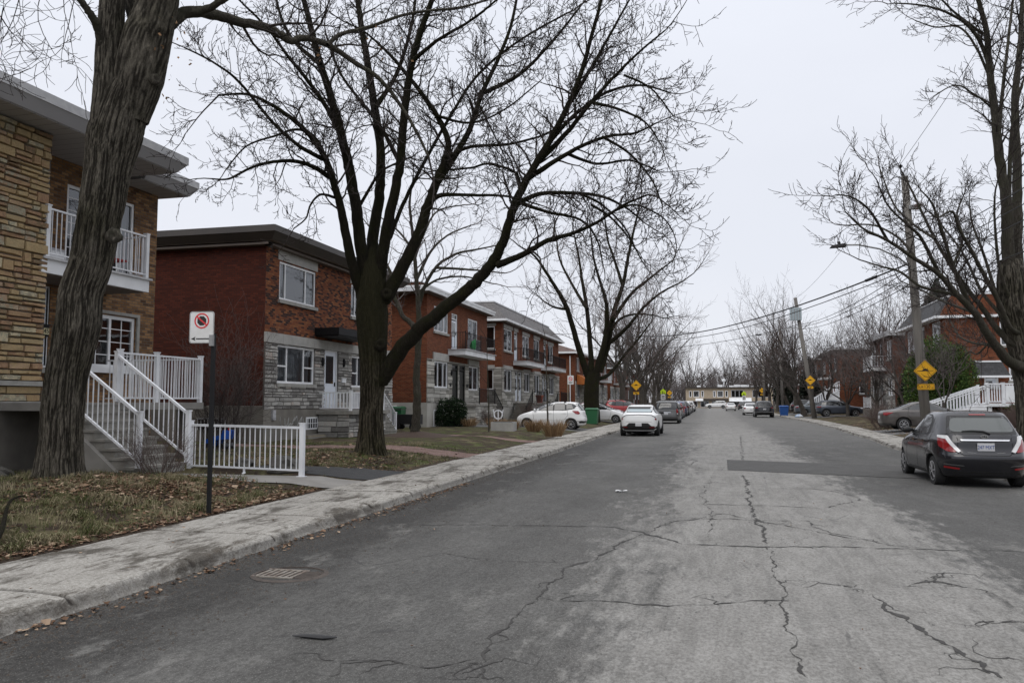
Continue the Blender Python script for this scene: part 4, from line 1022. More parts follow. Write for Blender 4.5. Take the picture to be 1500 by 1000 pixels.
# ------------------------------------------------------------------ signs, poles, wires
pm('sign_yellow',(.80,.42,.008),.5,col2=(.74,.38,.008),scale=3); pm('sign_white',(.70,.70,.69),.45,col2=(.62,.61,.59),scale=6)
pm('sign_red',(.60,.03,.035),.5); pm('sign_lime',(.55,.75,.02),.5)
pm('galvanised',(.30,.30,.30),.5,metal=.6); pm('pole_wood',(.20,.185,.165),.9,col2=(.12,.11,.10),scale=2,stretch=(6,6,.3),bump=.6,bscale=30)
def text_mesh(parent,txt,origin,ux,uz,h,mat='ink',name='lettering',depth=.002,align='CENTER',xs=1.):
    """flat lettering as a mesh: ux = reading direction, uz = up"""
    cu=bpy.data.curves.new('t','FONT'); cu.body=txt; cu.size=h; cu.align_x=align; cu.align_y='CENTER'; cu.extrude=depth; cu.resolution_u=3
    ob=bpy.data.objects.new('t',cu); COL.objects.link(ob); dg=bpy.context.evaluated_depsgraph_get(); me=bpy.data.meshes.new_from_object(ob.evaluated_get(dg)); bpy.data.objects.remove(ob)
    ux=Vector(ux).normalized(); uz=Vector(uz).normalized(); un=ux.cross(uz); o=Vector(origin)-wl(parent)
    for v in me.vertices: v.co=o+ux*(v.co.x*xs)+uz*v.co.y+un*v.co.z
    me.materials.clear(); me.materials.append(MATS[mat]); me.name=name
    ob=bpy.data.objects.new(name,me); COL.objects.link(ob); ob.parent=parent; WL[ob.name]=wl(parent); return ob
def plate(mb,c,ux,uz,poly,th=.004):
    ux=Vector(ux).normalized();uz=Vector(uz).normalized();un=ux.cross(uz);c=Vector(c);n=len(poly)
    f=[c+ux*p[0]+uz*p[1]+un*th/2 for p in poly]; b=[c+ux*p[0]+uz*p[1]-un*th/2 for p in poly]
    mb.mesh(f+b,[tuple(range(n)),tuple(range(n,2*n))[::-1]]+[(i,i+n,(i+1)%n+n,(i+1)%n) for i in range(n)])
def rrect(w,h,r,k=5):
    P=[]
    for cx,cy,a0 in ((w/2-r,h/2-r,0),(-w/2+r,h/2-r,90),(-w/2+r,-h/2+r,180),(w/2-r,-h/2+r,270)):
        for i in range(k+1): a=R(a0+90*i/k); P.append((cx+r*math.cos(a),cy+r*math.sin(a)))
    return P
def circ(r,k=28,a0=0,ry=None): return [(r*math.cos(2*math.pi*i/k+a0),(ry or r)*math.sin(2*math.pi*i/k+a0)) for i in range(k)]
def ringmesh(mb,c,ux,uz,r0,r1,th,k=36):
    ux=Vector(ux);uz=Vector(uz);un=ux.cross(uz);c=Vector(c);vs=[]
    for r,d in ((r0,-th),(r0,th),(r1,th),(r1,-th)):
        for i in range(k): a=2*math.pi*i/k; vs.append(c+ux*r*math.cos(a)+uz*r*math.sin(a)+un*d)
    mb.mesh(vs,[(j*k+i,j*k+(i+1)%k,((j+1)%4)*k+(i+1)%k,((j+1)%4)*k+i) for j in range(4) for i in range(k)])
text_mesh(bpy.data.objects['number_plate'],'1645',(-15.085,15.36,3.345),(0,1,0),(0,0,1),.15)

UX=Vector((1,0,0)); UZ=Vector((0,0,1))
# no-stopping sign by the pavement
t=thing('street_sign','white no-stopping sign with red ring on a black post, nearest the camera','sign',(-6.97,10.12,.13))
MB().box(-6.995,-6.945,10.10,10.15,.0,2.68).build('post','black_metal',t)
ux=Vector((1,.14,0)).normalized(); c=Vector((-7.125,10.06,2.77))
mb=MB(); plate(mb,c,ux,UZ,rrect(.37,.46,.04),.005); pl=mb.build('plate','sign_white',t); WL[pl.name]=wl(t)
n_=-ux.cross(UZ)   # towards the camera is -y
fr_=ux.cross(UZ)
def onp(dx,dz,e): return c+ux*dx+UZ*dz+fr_*e
mb=MB(); ringmesh(mb,onp(0,.095,.0045),ux,UZ,.092,.112,.0015); plate(mb,onp(0,.095,.0065),ux,UZ,[(-.083,.055),(-.07,.072),(.083,-.055),(.07,-.072)],.002); mb.build('red_ring','sign_red',pl)
mb=MB(); plate(mb,onp(0,.095,.004),ux,UZ,circ(.072,8,R(22.5)),.002); mb.build('octagon','ink',pl)
mb=MB(); plate(mb,onp(.02,-.165,.004),ux,UZ,[(-.10,-.008),(.13,-.008),(.13,.008),(-.10,.008)],.002); plate(mb,onp(-.12,-.165,.0042),ux,UZ,[(-.035,0),(.03,-.028),(.02,0),(.03,.028)],.002); mb.build('arrow','ink',pl)
mb=MB(); ringb=rrect(.355,.445,.035); 
for i in range(len(ringb)):
    a=ringb[i];b=ringb[(i+1)%len(ringb)]; mb.bar(onp(a[0],a[1],.003),onp(b[0],b[1],.003),.004,.004)
mb.build('border','ink',pl)
MB().box(-7.0,-6.94,10.06,10.10,2.5,2.66).build('bracket','galvanised',t)

def diamond(name_t,c,s,plates,face=1,label='',pole=None,group=None,cat='sign'):
    """yellow hump warning sign; plates = list of ('hump'|'arrow'|'text')"""
    t=thing('warning_sign',label,cat,(c[0],c[1],c[2]-s))
    if group: t['group']=group
    c=Vector(c)
    mb=MB(); P=[]
    for a in (0,90,180,270):
        for i in range(4):
            th=R(a-30+20*i); P.append((s*math.cos(R(a))*.93+.07*s*math.cos(th),s*math.sin(R(a))*.93+.07*s*math.sin(th)))
    plate(mb,c,UX,UZ,P,.006); p=mb.build('diamond_plate','sign_yellow',t)
    mb=MB(); k=s*.96
    Q=[(k,0),(0,k),(-k,0),(0,-k)]
    for i in range(4): mb.bar(c+UX*Q[i][0]*.97+UZ*Q[i][1]*.97+Vector((0,-.005,0)),c+UX*Q[(i+1)%4][0]*.97+UZ*Q[(i+1)%4][1]*.97+Vector((0,-.005,0)),.004,.010)
    mb.build('border','ink',p)
    H=[(-.72,-.05),(-.72,-.01),(-.45,.01)]+[(-.32+.64*i/12,.02+.19*math.sin(math.pi*i/12)) for i in range(13)]+[(.45,.01),(.72,.03),(.72,-.01)]
    H=H[::-1]; mb=MB(); plate(mb,c+Vector((0,-.006,0)),UX,UZ,[(a*s,b*s) for a,b in H],.004); mb.build('hump_symbol','ink',p)
    cc=c-UZ*(s+.22*s+ .12)
    mb=MB(); w,hh=(s*1.5,s*.56) if plates=='text' else (s*1.12,s*.52); plate(mb,cc,UX,UZ,rrect(w,hh,.03),.006); q=mb.build('lower_plate','sign_yellow',t)
    mb=MB(); Q=[(w/2-.02,hh/2-.02),(-w/2+.02,hh/2-.02),(-w/2+.02,-hh/2+.02),(w/2-.02,-hh/2+.02)]
    for i in range(4): mb.bar(cc+UX*Q[i][0]+UZ*Q[i][1]+Vector((0,-.005,0)),cc+UX*Q[(i+1)%4][0]+UZ*Q[(i+1)%4][1]+Vector((0,-.005,0)),.004,.008)
    mb.build('border','ink',q)
    if plates=='text':
        text_mesh(q,'SUR',cc+Vector((-.18,-.005,-.012)),UX,UZ,.125,xs=.85); text_mesh(q,'130',cc+Vector((.04,-.005,0)),UX,UZ,.185,xs=.8); text_mesh(q,'m',cc+Vector((.225,-.005,-.03)),UX,UZ,.09)
    else:
        f=1 if plates=='arrow_right' else -1
        mb=MB(); plate(mb,cc+Vector((0,-.005,0)),UX,UZ,[(f*x*s,z*s) for x,z in ((-.22,.13),(-.28,.05),(0,-.07),(-.08,-.15),(.25,-.16),(.16,.1),(.07,.03))][::f],.004); mb.build('arrow','ink',q)
    return t
# leaning wooden pole on the right
t=thing('utility_pole','tall weathered wooden pole leaning by the right pavement, with street lamp arm','utility pole',(8.02,33.5,.1))
mb=MB(); mb.tube([(8.03,33.5,0),(7.83,33.5,4),(7.66,33.5,8),(7.55,33.5,10.5)],[.19,.17,.15,.13],16); mb.build('pole','pole_wood',t,smooth=True)
mb=MB(); mb.tube([(7.62,33.4,6.9),(7.2,33.3,7.25),(6.5,33.2,7.62),(5.7,33.0,7.78),(5.2,33.0,7.80)],[.035]*5,8); mb.build('lamp_arm','galvanised',t,smooth=True)
mb=MB(); mb.hexa([(4.65,32.87,7.70),(5.25,32.87,7.72),(5.25,33.13,7.72),(4.65,33.13,7.70),(4.72,32.92,7.80),(5.22,32.92,7.86),(5.22,33.08,7.86),(4.72,33.08,7.80)]); mb.build('lamp_head','black_metal',t); mb=MB(); mb.lathe([(.05,0),(.05,.08),(.03,.1)],(5.0,33,7.85),8); mb.build('photocell','black_metal',t)
mb=MB(); mb.tube([(7.5,33.5,10.45),(7.42,33.5,10.62),(7.42,33.5,10.9)],[.02,.02,.02],6); mb.lathe([(.03,0),(.08,.03),(.04,.06),(.09,.09),(.04,.12),(.02,.16)],(7.42,33.5,10.85),10); mb.build('insulator','black_metal',t)
mb=MB(); mb.box(7.62,8.0,33.25,33.45,9.15,9.3); mb.build('bracket','galvanised',t)
t=thing('bird_nest','clump of reddish twigs lodged beside the top of the leaning pole','nest',(7.95,33.3,9.2)); mb=MB(); rr=random.Random(2); pm('nest_twig',(.12,.05,.03),.9)
for i in range(90):
    a=Vector((7.95+rr.gauss(0,.10),33.3+rr.gauss(0,.08),9.25+rr.gauss(0,.06))); d=Vector((rr.gauss(0,1),rr.gauss(0,1),rr.gauss(0,.4))).normalized()*rr.uniform(.08,.2); mb.tube([a-d,a+d],[.007,.004],3)
mb.build('twigs','nest_twig',t)
diamond('',(7.97,33.27,2.87),.40,'text',label='yellow speed hump sign with SUR 130 m plate on the near leaning pole')
t=thing('utility_pole','slightly leaning grey wooden pole carrying a pale equipment box on the right','utility pole',(9.5,80,.15))
mb=MB(); mb.tube([(9.5,80,0),(8.9,80,5),(8.05,80,11.6)],[.24,.2,.16],14); mb.build('pole','pole_wood',t,smooth=True)
pm('box_grey',(.34,.40,.42),.5); mb=MB(); mb.box(7.5,8.55,79.55,79.85,9.4,10.6); mb.build('equipment_box','box_grey',t)
mb=MB(); 
for k in range(4): mb.box(7.62+k*.24,7.68+k*.24,79.50,79.55,9.4,10.5)
mb.build('cable_risers','galvanised',t)
mb=MB(); mb.tube([(8.35,80,8.6),(7.5,79.9,8.75),(7.1,79.9,8.6)],[.04]*3,6); mb.box(6.7,7.2,79.8,80,8.5,8.6); mb.build('lamp_arm','galvanised',t)
diamond('',(9.15,79.55,3.7),.45,'arrow_left',label='yellow speed hump sign with arrow plate on the second pole on the right')
for (x,y,hgt,r,lb) in ((8.15,98,10.2,.17,'straight grey pole beside the blue bin and black car'),(7.6,121,9,.17,'thin grey pole farther down the right kerb'),(-8.5,150,9,.16,'distant grey pole on the left side of the street')):
    t=thing('utility_pole',lb,'utility pole',(x,y,0)); mb=MB(); mb.tube([(x,y,0),(x-.1,y,hgt)],[r,r*.7],10); mb.build('pole','pole_wood',t,smooth=True)
    mb=MB(); mb.tube([(x-.1,y,hgt-.9),(x-1.4,y,hgt-.6),(x-2.2,y,hgt-.65)],[.04]*3,6); mb.build('lamp_arm','galvanised',t); mb=MB(); mb.box(x-2.8,x-2.2,y-.12,y+.12,hgt-.72,hgt-.58); mb.build('lamp_head','black_metal',t)
def signpost(t,x,y,h,mat='black_metal',r=.035): MB().tube([(x,y,0),(x,y,h)],[r,r],8).build('post',mat,t)
t=diamond('',(-5.75,64.4,3.0),.42,'arrow_right',label='yellow speed hump sign with arrow plate on a post behind the white rear-facing car'); signpost(t,-5.75,64.45,3.0)
t=diamond('',(-5.9,121,3.0),.42,'arrow_right',label='small distant yellow hump sign on the left, beside the lime school sign'); signpost(t,-5.9,121.05,3.0)
t=diamond('',(7.7,128,3.4),.42,'arrow_left',label='small distant yellow hump sign on the right, above the black car'); signpost(t,7.7,128.05,3.4)
for (x,y,lb) in ((-6.6,117,'lime school crossing sign over a white plate, left side far down the street'),(5.9,150,'tiny lime school crossing sign on the far right kerb')):
    t=thing('school_sign',lb,'sign',(x,y,0)); signpost(t,x,y+.04,3.4,'galvanised')
    mb=MB(); plate(mb,(x,y,3.15),UX,UZ,[(-.38,-.35),(.38,-.35),(.38,.1),(0,.42),(-.38,.1)],.006); p=mb.build('pentagon_plate','sign_lime',t)
    mb=MB(); plate(mb,(x-.1,y-.006,3.02),UX,UZ,[(-.07,-.25),(.07,-.25),(.05,.1),(-.05,.1)],.004); plate(mb,(x+.12,y-.006,3.0),UX,UZ,[(-.06,-.22),(.06,-.22),(.04,.06),(-.04,.06)],.004); plate(mb,(x-.1,y-.007,3.17),UX,UZ,circ(.05,10),.004); plate(mb,(x+.12,y-.007,3.1),UX,UZ,circ(.045,10),.004); mb.build('walking_figures','ink',p)
    mb=MB(); plate(mb,(x,y,2.35),UX,UZ,rrect(.6,.8,.04),.006); p=mb.build('lower_plate','sign_white',t); mb=MB(); plate(mb,(x,y-.006,2.45),UX,UZ,rrect(.4,.16,.02),.004); plate(mb,(x,y-.006,2.18),UX,UZ,rrect(.4,.1,.02),.004); mb.build('lettering_block','ink',p)
t=thing('street_sign','small white no-parking sign on a thin brown post by the green bin','sign',(-9.3,53,0)); MB().box(-9.32,-9.27,53,53.05,0,3.3).build('post','buff_wood',t)
x_=-9.1; mb=MB(); plate(mb,(x_,52.96,3.15),UX,UZ,rrect(.42,.6,.04),.006); p=mb.build('plate','sign_white',t); mb=MB(); ringmesh(mb,Vector((x_,52.955,3.22)),UX,UZ,.09,.13,.002); plate(mb,(x_,52.952,3.22),UX,UZ,[(-.1,.07),(-.08,.09),(.1,-.07),(.08,-.09)],.002); mb.build('red_ring','sign_red',p); mb=MB(); plate(mb,(x_,52.95,2.98),UX,UZ,rrect(.25,.05,.01),.002); mb.build('arrow','ink',p)

# wires: each its own thing
pm('cable',(.012,.012,.013),.6)
def wire(label,A,B,sag,r=.012,n=24,joint=None,name='overhead_wire'):
    A=Vector(A);B=Vector(B); P=[]
    for i in range(n+1):
        t=i/n; p=A.lerp(B,t); p.z-=sag*4*t*(1-t); P.append(p)
    mb=MB(); mb.tube([p-A for p in P],[r]*(n+1),5); mb.v=[tuple(Vector(v)+A) for v in mb.v]
    if joint:
        for t in joint:
            i=int(t*n); mb.tube([P[i],P[i+1]*.35+P[i]*.65],[r*1.9]*2,8)
    o=mb.build(name,'cable',origin=tuple(A)); return tag(o,label,'wire')
POLE=(7.6,33.4)
wire('thick bundled cable sweeping from the leaning pole over the road to the left row',(7.6,33.4,7.05),(-11,88,9.6),1.6,.035,joint=(.06,))
wire('thinner cable just under the thick bundle crossing the road',(7.62,33.4,6.85),(-11,88.2,9.4),1.75,.02)
wire('low cable reaching across the street to the left houses',(8.3,79.9,9.0),(-15,97,8.4),1.1,.025)
wire('pair of wires left of the mansard row, upper one',(-6,76,8.7),(-15.3,80,8.6),.2,.02)
wire('fine wire rising from the pole top to the upper right',(7.42,33.5,11.0),(6.9,14,11.6),.2,.008)
wire('fine wire running back from the leaning pole top to the box pole',(7.42,33.5,10.9),(8.05,80,11.5),.6,.010)
for k,(z0,z1,x1,lb) in enumerate(((6.9,7.8,8.5,'topmost'),(6.6,7.6,8.3,'middle'),(6.3,7.4,8.6,'lowest'))):
    wire('%s of the three wires running from the leaning pole back to the box pole'%lb,(7.7,33.6,z0),(x1-.4,79.9,z1+1.2),.5,.018,joint=(.35,))
for k,(z0,lb) in enumerate(((7.6,'upper'),(7.2,'second'),(6.8,'third'),(6.0,'lowest'))):
    wire('%s wire from the leaning pole towards the tree at the right edge'%lb,(7.7,33.4,z0),(8.6+k*.1,6,z0+.1),.4,.014)
# catch-basin grate
t=thing('drain_grate','rusty slotted catch-basin grate sunk in the asphalt beside the left kerb','drain',(-4.4,7.6,0)); g0=gp(425,843)
cx,cy=g0.x,g0.y; zz=road_z(cx,cy)
pm('rusty_iron',(.075,.06,.05),.85,col2=(.045,.036,.03),scale=20,bump=.4); pm('cast_iron',(.24,.22,.19),.7,col2=(.12,.09,.07),scale=12,bump=.4)
mb=MB(); k=40
vs=[];
for r0,z in ((.36,zz+.003),(.31,zz+.014),(.30,zz-.04)):
    for i in range(k): a=2*math.pi*i/k; vs.append((cx+r0*math.cos(a)*1.05,cy+r0*math.sin(a),z))
mb.mesh(vs,[(j*k+i,j*k+(i+1)%k,(j+1)*k+(i+1)%k,(j+1)*k+i) for j in range(2) for i in range(k)]); mb.build('rim','rusty_iron',t)
mb=MB()
for j in range(7): mb.box(cx-.30+j*.062,cx-.268+j*.062,cy-.15,cy+.15,zz-.03,zz+.010)
mb.box(cx-.32,cx+.12,cy+.15,cy+.18,zz-.03,zz+.011); mb.box(cx-.32,cx+.12,cy-.18,cy-.15,zz-.03,zz+.011); mb.build('bars','cast_iron',t)
mb=MB()
for j in range(9): mb.box(cx+.10,cx+.34-.01*abs(j-4),cy-.15+j*.034,cy-.128+j*.034,zz-.02,zz+.007)
mb.box(cx+.10,cx+.33,cy-.16,cy+.16,zz-.02,zz+.002); mb.build('ribbed_plate','rusty_iron',t)
mb=MB(); mb.lathe([(.30,0),(.30,.003)],(cx,cy,zz-.012),30); mb.build('shaft_shade_disc','ink',t)  # black disc painted in place of the shade down the shaft
# white litter and a strip of rubber
pm('paper',(.7,.7,.7),.8); g0=gp(910,723); mb=MB(); rr=random.Random(1)
for i in range(5):
    c=(g0.x+rr.uniform(-.08,.08),g0.y+rr.uniform(-.04,.04)); P=circ(.05,7); v=[(c[0]+p[0]*1.3,c[1]+p[1]*rr.uniform(.6,1.1),road_z(*c)+.012+rr.uniform(0,.04)) for p in P]; mb.mesh(v,[tuple(range(7))])
o=mb.build('litter','paper',origin=(g0.x,g0.y,.03)); tag(o,'crumpled white scrap of paper lying on the dark lane of the road','litter')
g0=gp(458,940); mb=MB(); P=[(g0.x-.16,g0.y),(g0.x-.05,g0.y+.012),(g0.x+.08,g0.y+.005),(g0.x+.17,g0.y+.035)]
mb.tube([(x,y,road_z(x,y)+.015) for x,y in P],[.004,.016,.018,.006],7); o=mb.build('rubber_strip','black_plastic',origin=(g0.x,g0.y,.02)); tag(o,'thin black strip of rubber lying on the road in the lower left','debris')

# white fence along the concrete path
t=thing('metal_railing','low white railing along the concrete path, blue toy behind it','fence',(-9.6,15.0,.17))
A=Vector((-10.86,15.06,.2)); B=Vector((-8.06,14.78,.17)); Uz=Vector((0,0,1))
MB().bar(A+Uz*1.0,B+Uz*1.0,.06,.05).build('top_rail','white_paint',t); MB().bar(A+Uz*.14,B+Uz*.14,.04,.035).build('bottom_rail','white_paint',t)
for k in range(1,22):
    p=A.lerp(B,k/22); MB().box(p.x-.009,p.x+.009,p.y-.009,p.y+.009,p.z+.14,p.z+1.0).build('baluster','white_paint',t)
for k in (0,1):
    p=A.lerp(B,k); q=MB(); q.box(p.x-.045,p.x+.045,p.y-.045,p.y+.045,p.z-.05,p.z+1.08); q.box(p.x-.055,p.x+.055,p.y-.055,p.y+.055,p.z+1.08,p.z+1.1); q.box(p.x-.08,p.x+.08,p.y-.08,p.y+.08,p.z-.05,p.z+.03); q.build('post','white_paint',t)
p=A.lerp(B,.5); MB().lathe([(.06,-.04),(.05,.02),(.025,.06),(.025,.14)],p,10).build('foot','white_paint',t)
# blue toy behind
pm('blue_plastic',(.01,.10,.50),.4); pm('red_plastic',(.5,.02,.02),.4)
t=thing('toy_slide','blue plastic play seat with a small red knob lying behind the white railing','toy',(-13.6,20.6,.3))
mb=MB(); mb.prism([(-14.15,.42),(-13.95,.42),(-13.8,.60),(-13.55,.62),(-13.5,.86),(-13.58,.88),(-13.66,.74),(-13.95,.70),(-14.18,.60)],'y',20.3,20.75); mb.build('seat_shell','blue_plastic',t)
mb=MB(); mb.lathe([(.02,0),(.04,.03),(.04,.06),(.01,.08)],(-13.52,20.5,.86),10); mb.build('knob','red_plastic',t)
for x in (-14.05,-13.6): MB().tube([(x,20.25,.42),(x,20.8,.42)],[.09,.09],12).build('wheel','black_plastic',t)

# bins and yard things
def bin_(label,x,y,z,mat,w=.6,hh=1.05,rz=0):
    t=thing('wheelie_bin',label,'bin',(x,y,z))
    mb=MB(); a=w/2; mb.hexa([(x-a*.82,y-a*.82,z+.06),(x+a*.82,y-a*.82,z+.06),(x+a*.82,y+a*.82,z+.06),(x-a*.82,y+a*.82,z+.06),(x-a,y-a,z+hh*.9),(x+a,y-a,z+hh*.9),(x+a,y+a,z+hh*.9),(x-a,y+a,z+hh*.9)]); b=mb.build('bin_body',mat,t)
    mb=MB(); mb.box(x-a*1.08,x+a*1.08,y-a*1.1,y+a*1.08,z+hh*.9,z+hh*.93); mb.hexa([(x-a*1.05,y-a*1.05,z+hh*.93),(x+a*1.05,y-a*1.05,z+hh*.93),(x+a*1.05,y+a*1.05,z+hh*.93),(x-a*1.05,y+a*1.05,z+hh*.93),(x-a*.8,y-a*.8,z+hh),(x+a*.8,y-a*.8,z+hh),(x+a*.8,y+a*.8,z+hh),(x-a*.8,y+a*.8,z+hh)]); mb.build('lid',mat,t)
    for s in (-1,1): MB().lathe([(.12,-.04),(.12,.04)],(x+s*a*.75,y+a*.7,z+.12),12,'x').build('wheel','black_plastic',t)
    return t
pm('green_plastic',(.02,.11,.045),.45); pm('bin_blue',(.015,.09,.33),.45); pm('bin_brown',(.05,.03,.02),.5)
bin_('green wheelie bin at the kerb beside the large tree past the white hatchback',-7.9,54.6,.12,'green_plastic',.85,1.15)
bin_('low dark brown bin left of the green wheelie bin',-8.75,54.2,.12,'bin_brown',.6,.65)
bin_('green wheelie bin in the gap between the second and third houses',-16.6,40.9,.2,'green_plastic',.7,1.25)
bin_('blue recycling bin on the right pavement beyond the black car',7.9,93.5,.12,'bin_blue',.95,1.15)
t=thing('plastic_bag','small blue and white bag lying on the right pavement','bag',(8.4,83,.12)); mb=MB(); mb.lathe([(.1,0),(.42,.08),(.36,.22),(.12,.34)],(8.4,83,.12),9); 
pm('bag_blue',(.20,.32,.50),.6,col2=(.6,.6,.6),scale=2)
mb.build('bag_body','bag_blue',t,smooth=True)
t=thing('garden_cart','black folding garden cart beside the second house corner','cart',(-15.0,38.6,.2)); mb=MB(); mb.box(-15.9,-14.4,38.3,38.9,.55,1.05); mb.build('bed','black_plastic',t)
mb=MB(); [mb.bar(a,b,.03,.03) for a,b in (((-15.9,38.3,1.3),(-14.4,38.3,1.3)),((-14.4,38.3,.5),(-14.4,38.3,1.3)),((-15.9,38.3,.5),(-15.9,38.3,1.3)))]; mb.build('frame','galvanised',t)
for x in (-15.6,-14.7):
    for y in (38.3,38.9): MB().lathe([(.2,-.04),(.2,.04)],(x,y,.42),14,'y').build('wheel','black_plastic',t)
t=thing('stone_planter','square grey stone planter block between dry grass tufts','planter',(-9.6,37.5,.2)); MB().box(-10.3,-9.2,37.2,38.0,.2,.72).build('block','smooth_stone',t); MB().box(-10.2,-9.3,37.3,37.9,.72,.74).build('soil','ink',t)
t=thing('terracotta_pot','terracotta flower pot on the mansard row porch','pot',(-13.7,64.6,1.6)); pm('terracotta',(.25,.07,.04),.8); mb=MB(); mb.lathe([(.22,0),(.3,.5),(.34,.5),(.34,.62),(.28,.62)],(-13.7,64.6,1.6),14); mb.build('pot','terracotta',t)
t=thing('yard_ornament','white scrollwork ornament standing before the third house steps','ornament',(-11.9,44.6,.2)); mb=MB(); ringmesh(mb,Vector((-11.9,44.6,.95)),UX,UZ,.22,.28,.02); mb.tube([(-11.9,44.6,.2),(-11.9,44.6,1.25)],[.03,.03],6); mb.tube([(-12.2,44.6,1.25),(-12.1,44.6,.8),(-11.9,44.6,.7),(-11.7,44.6,.8),(-11.6,44.6,1.25)],[.03]*5,6); mb.build('scrollwork','white_paint',t)
# street details on the right
for i,(x,y,w,hh,lb) in enumerate(((10.3,50.3,1.2,.9,'green covered bin with light lid between the grey sedan and shrubs'),)):
    bin_(lb,x,y,.3,'green_plastic',w,hh)
# ------------------------------------------------------------------ vehicles
def paint(name,col,metal=.0,rough=.32,coat=.6):
    m=pm(name,col,rough,metal,coat=coat,spec=.5); return m
paint('paint_charcoal',(.010,.010,.013),.25,.26); paint('paint_white',(.70,.70,.69),0,.35,.5); paint('paint_grey',(.10,.10,.10),.4,.35)
paint('paint_bronze',(.085,.076,.070),.4,.35); paint('paint_slate',(.055,.065,.085),.35,.35); paint('paint_black',(.012,.012,.014),.1,.25); paint('paint_red',(.30,.012,.015),.1,.3)
paint('paint_maroon',(.12,.012,.018),.2,.3); paint('paint_silver',(.36,.37,.38),.5,.35); paint('paint_blue',(.03,.05,.14),.2,.3); paint('paint_bluegrey',(.13,.15,.17),.4,.35)
pm('car_glass',(.012,.014,.015),.035,spec=.9); pm('car_glass_rear',(.05,.058,.055),.05,spec=.9); pm('rubber',(.014,.014,.014),.85,bump=.3,bscale=60); pm('rim_silver',(.40,.40,.41),.35,.7); pm('rim_dark',(.03,.03,.032),.4,.5)
pm('lamp_red',(.22,.008,.010),.15,coat=.6); pm('lamp_clear',(.62,.62,.62),.12,coat=.8); pm('chrome',(.65,.65,.66),.12,1.); pm('trim_black',(.012,.012,.012),.5); pm('plate_white',(.48,.48,.49),.5); pm('plate_blue',(.03,.07,.25),.5); pm('lamp_white_panel',(.60,.60,.60),.25,coat=.5); pm('under_black',(.006,.006,.006),.9)

def crom(L,m):
    """Catmull-Rom through rows of values"""
    L=[np.array(r,float) for r in L]; out=[]
    for i in range(len(L)-1):
        p0=L[max(i-1,0)];p1=L[i];p2=L[i+1];p3=L[min(i+2,len(L)-1)]
        for k in range(m):
            t=k/m; out.append(.5*((2*p1)+(-p0+p2)*t+(2*p0-5*p1+4*p2-p3)*t*t+(-p0+3*p1-3*p2+p3)*t**3))
    out.append(L[-1]); return out
def polyfill(poly,res):
    """resample outline and fill with interior points -> verts, tris, boundary loop"""
    B=[]
    for i in range(len(poly)):
        a=Vector(poly[i]);b=Vector(poly[(i+1)%len(poly)]); k=max(1,int((b-a).length/res))
        for j in range(k): B.append(a.lerp(b,j/k))
    n=len(B); P=list(B)
    x0=min(p.x for p in B);x1=max(p.x for p in B);y0=min(p.y for p in B);y1=max(p.y for p in B)
    yy=y0+res/2
    while yy<y1:
        xx=x0+res/2
        while xx<x1:
            q=Vector((xx,yy)); ins=False; j=n-1; dmin=9
            for i in range(n):
                a=B[i];b=B[j]
                if (a.y>yy)!=(b.y>yy) and xx<(b.x-a.x)*(yy-a.y)/(b.y-a.y)+a.x: ins=not ins
                dmin=min(dmin,(a-q).length); j=i
            if ins and dmin>res*.45: P.append(q)
            xx+=res
        yy+=res
    r=geometry.delaunay_2d_cdt(P,[(i,(i+1)%n) for i in range(n)],[],1,1e-5)
    return r[0],r[2],B
def roundpoly(poly,r=.05,k=3):
    out=[];n=len(poly)
    for i in range(n):
        p=Vector(poly[i]);a=Vector(poly[i-1]);b=Vector(poly[(i+1)%n]); da=min(r,(a-p).length*.4);db=min(r,(b-p).length*.4)
        A=p+(a-p).normalized()*da;Bq=p+(b-p).normalized()*db
        for j in range(k+1):
            t=j/k; out.append(tuple((1-t)**2*A+2*t*(1-t)*p+t*t*Bq))
    return out
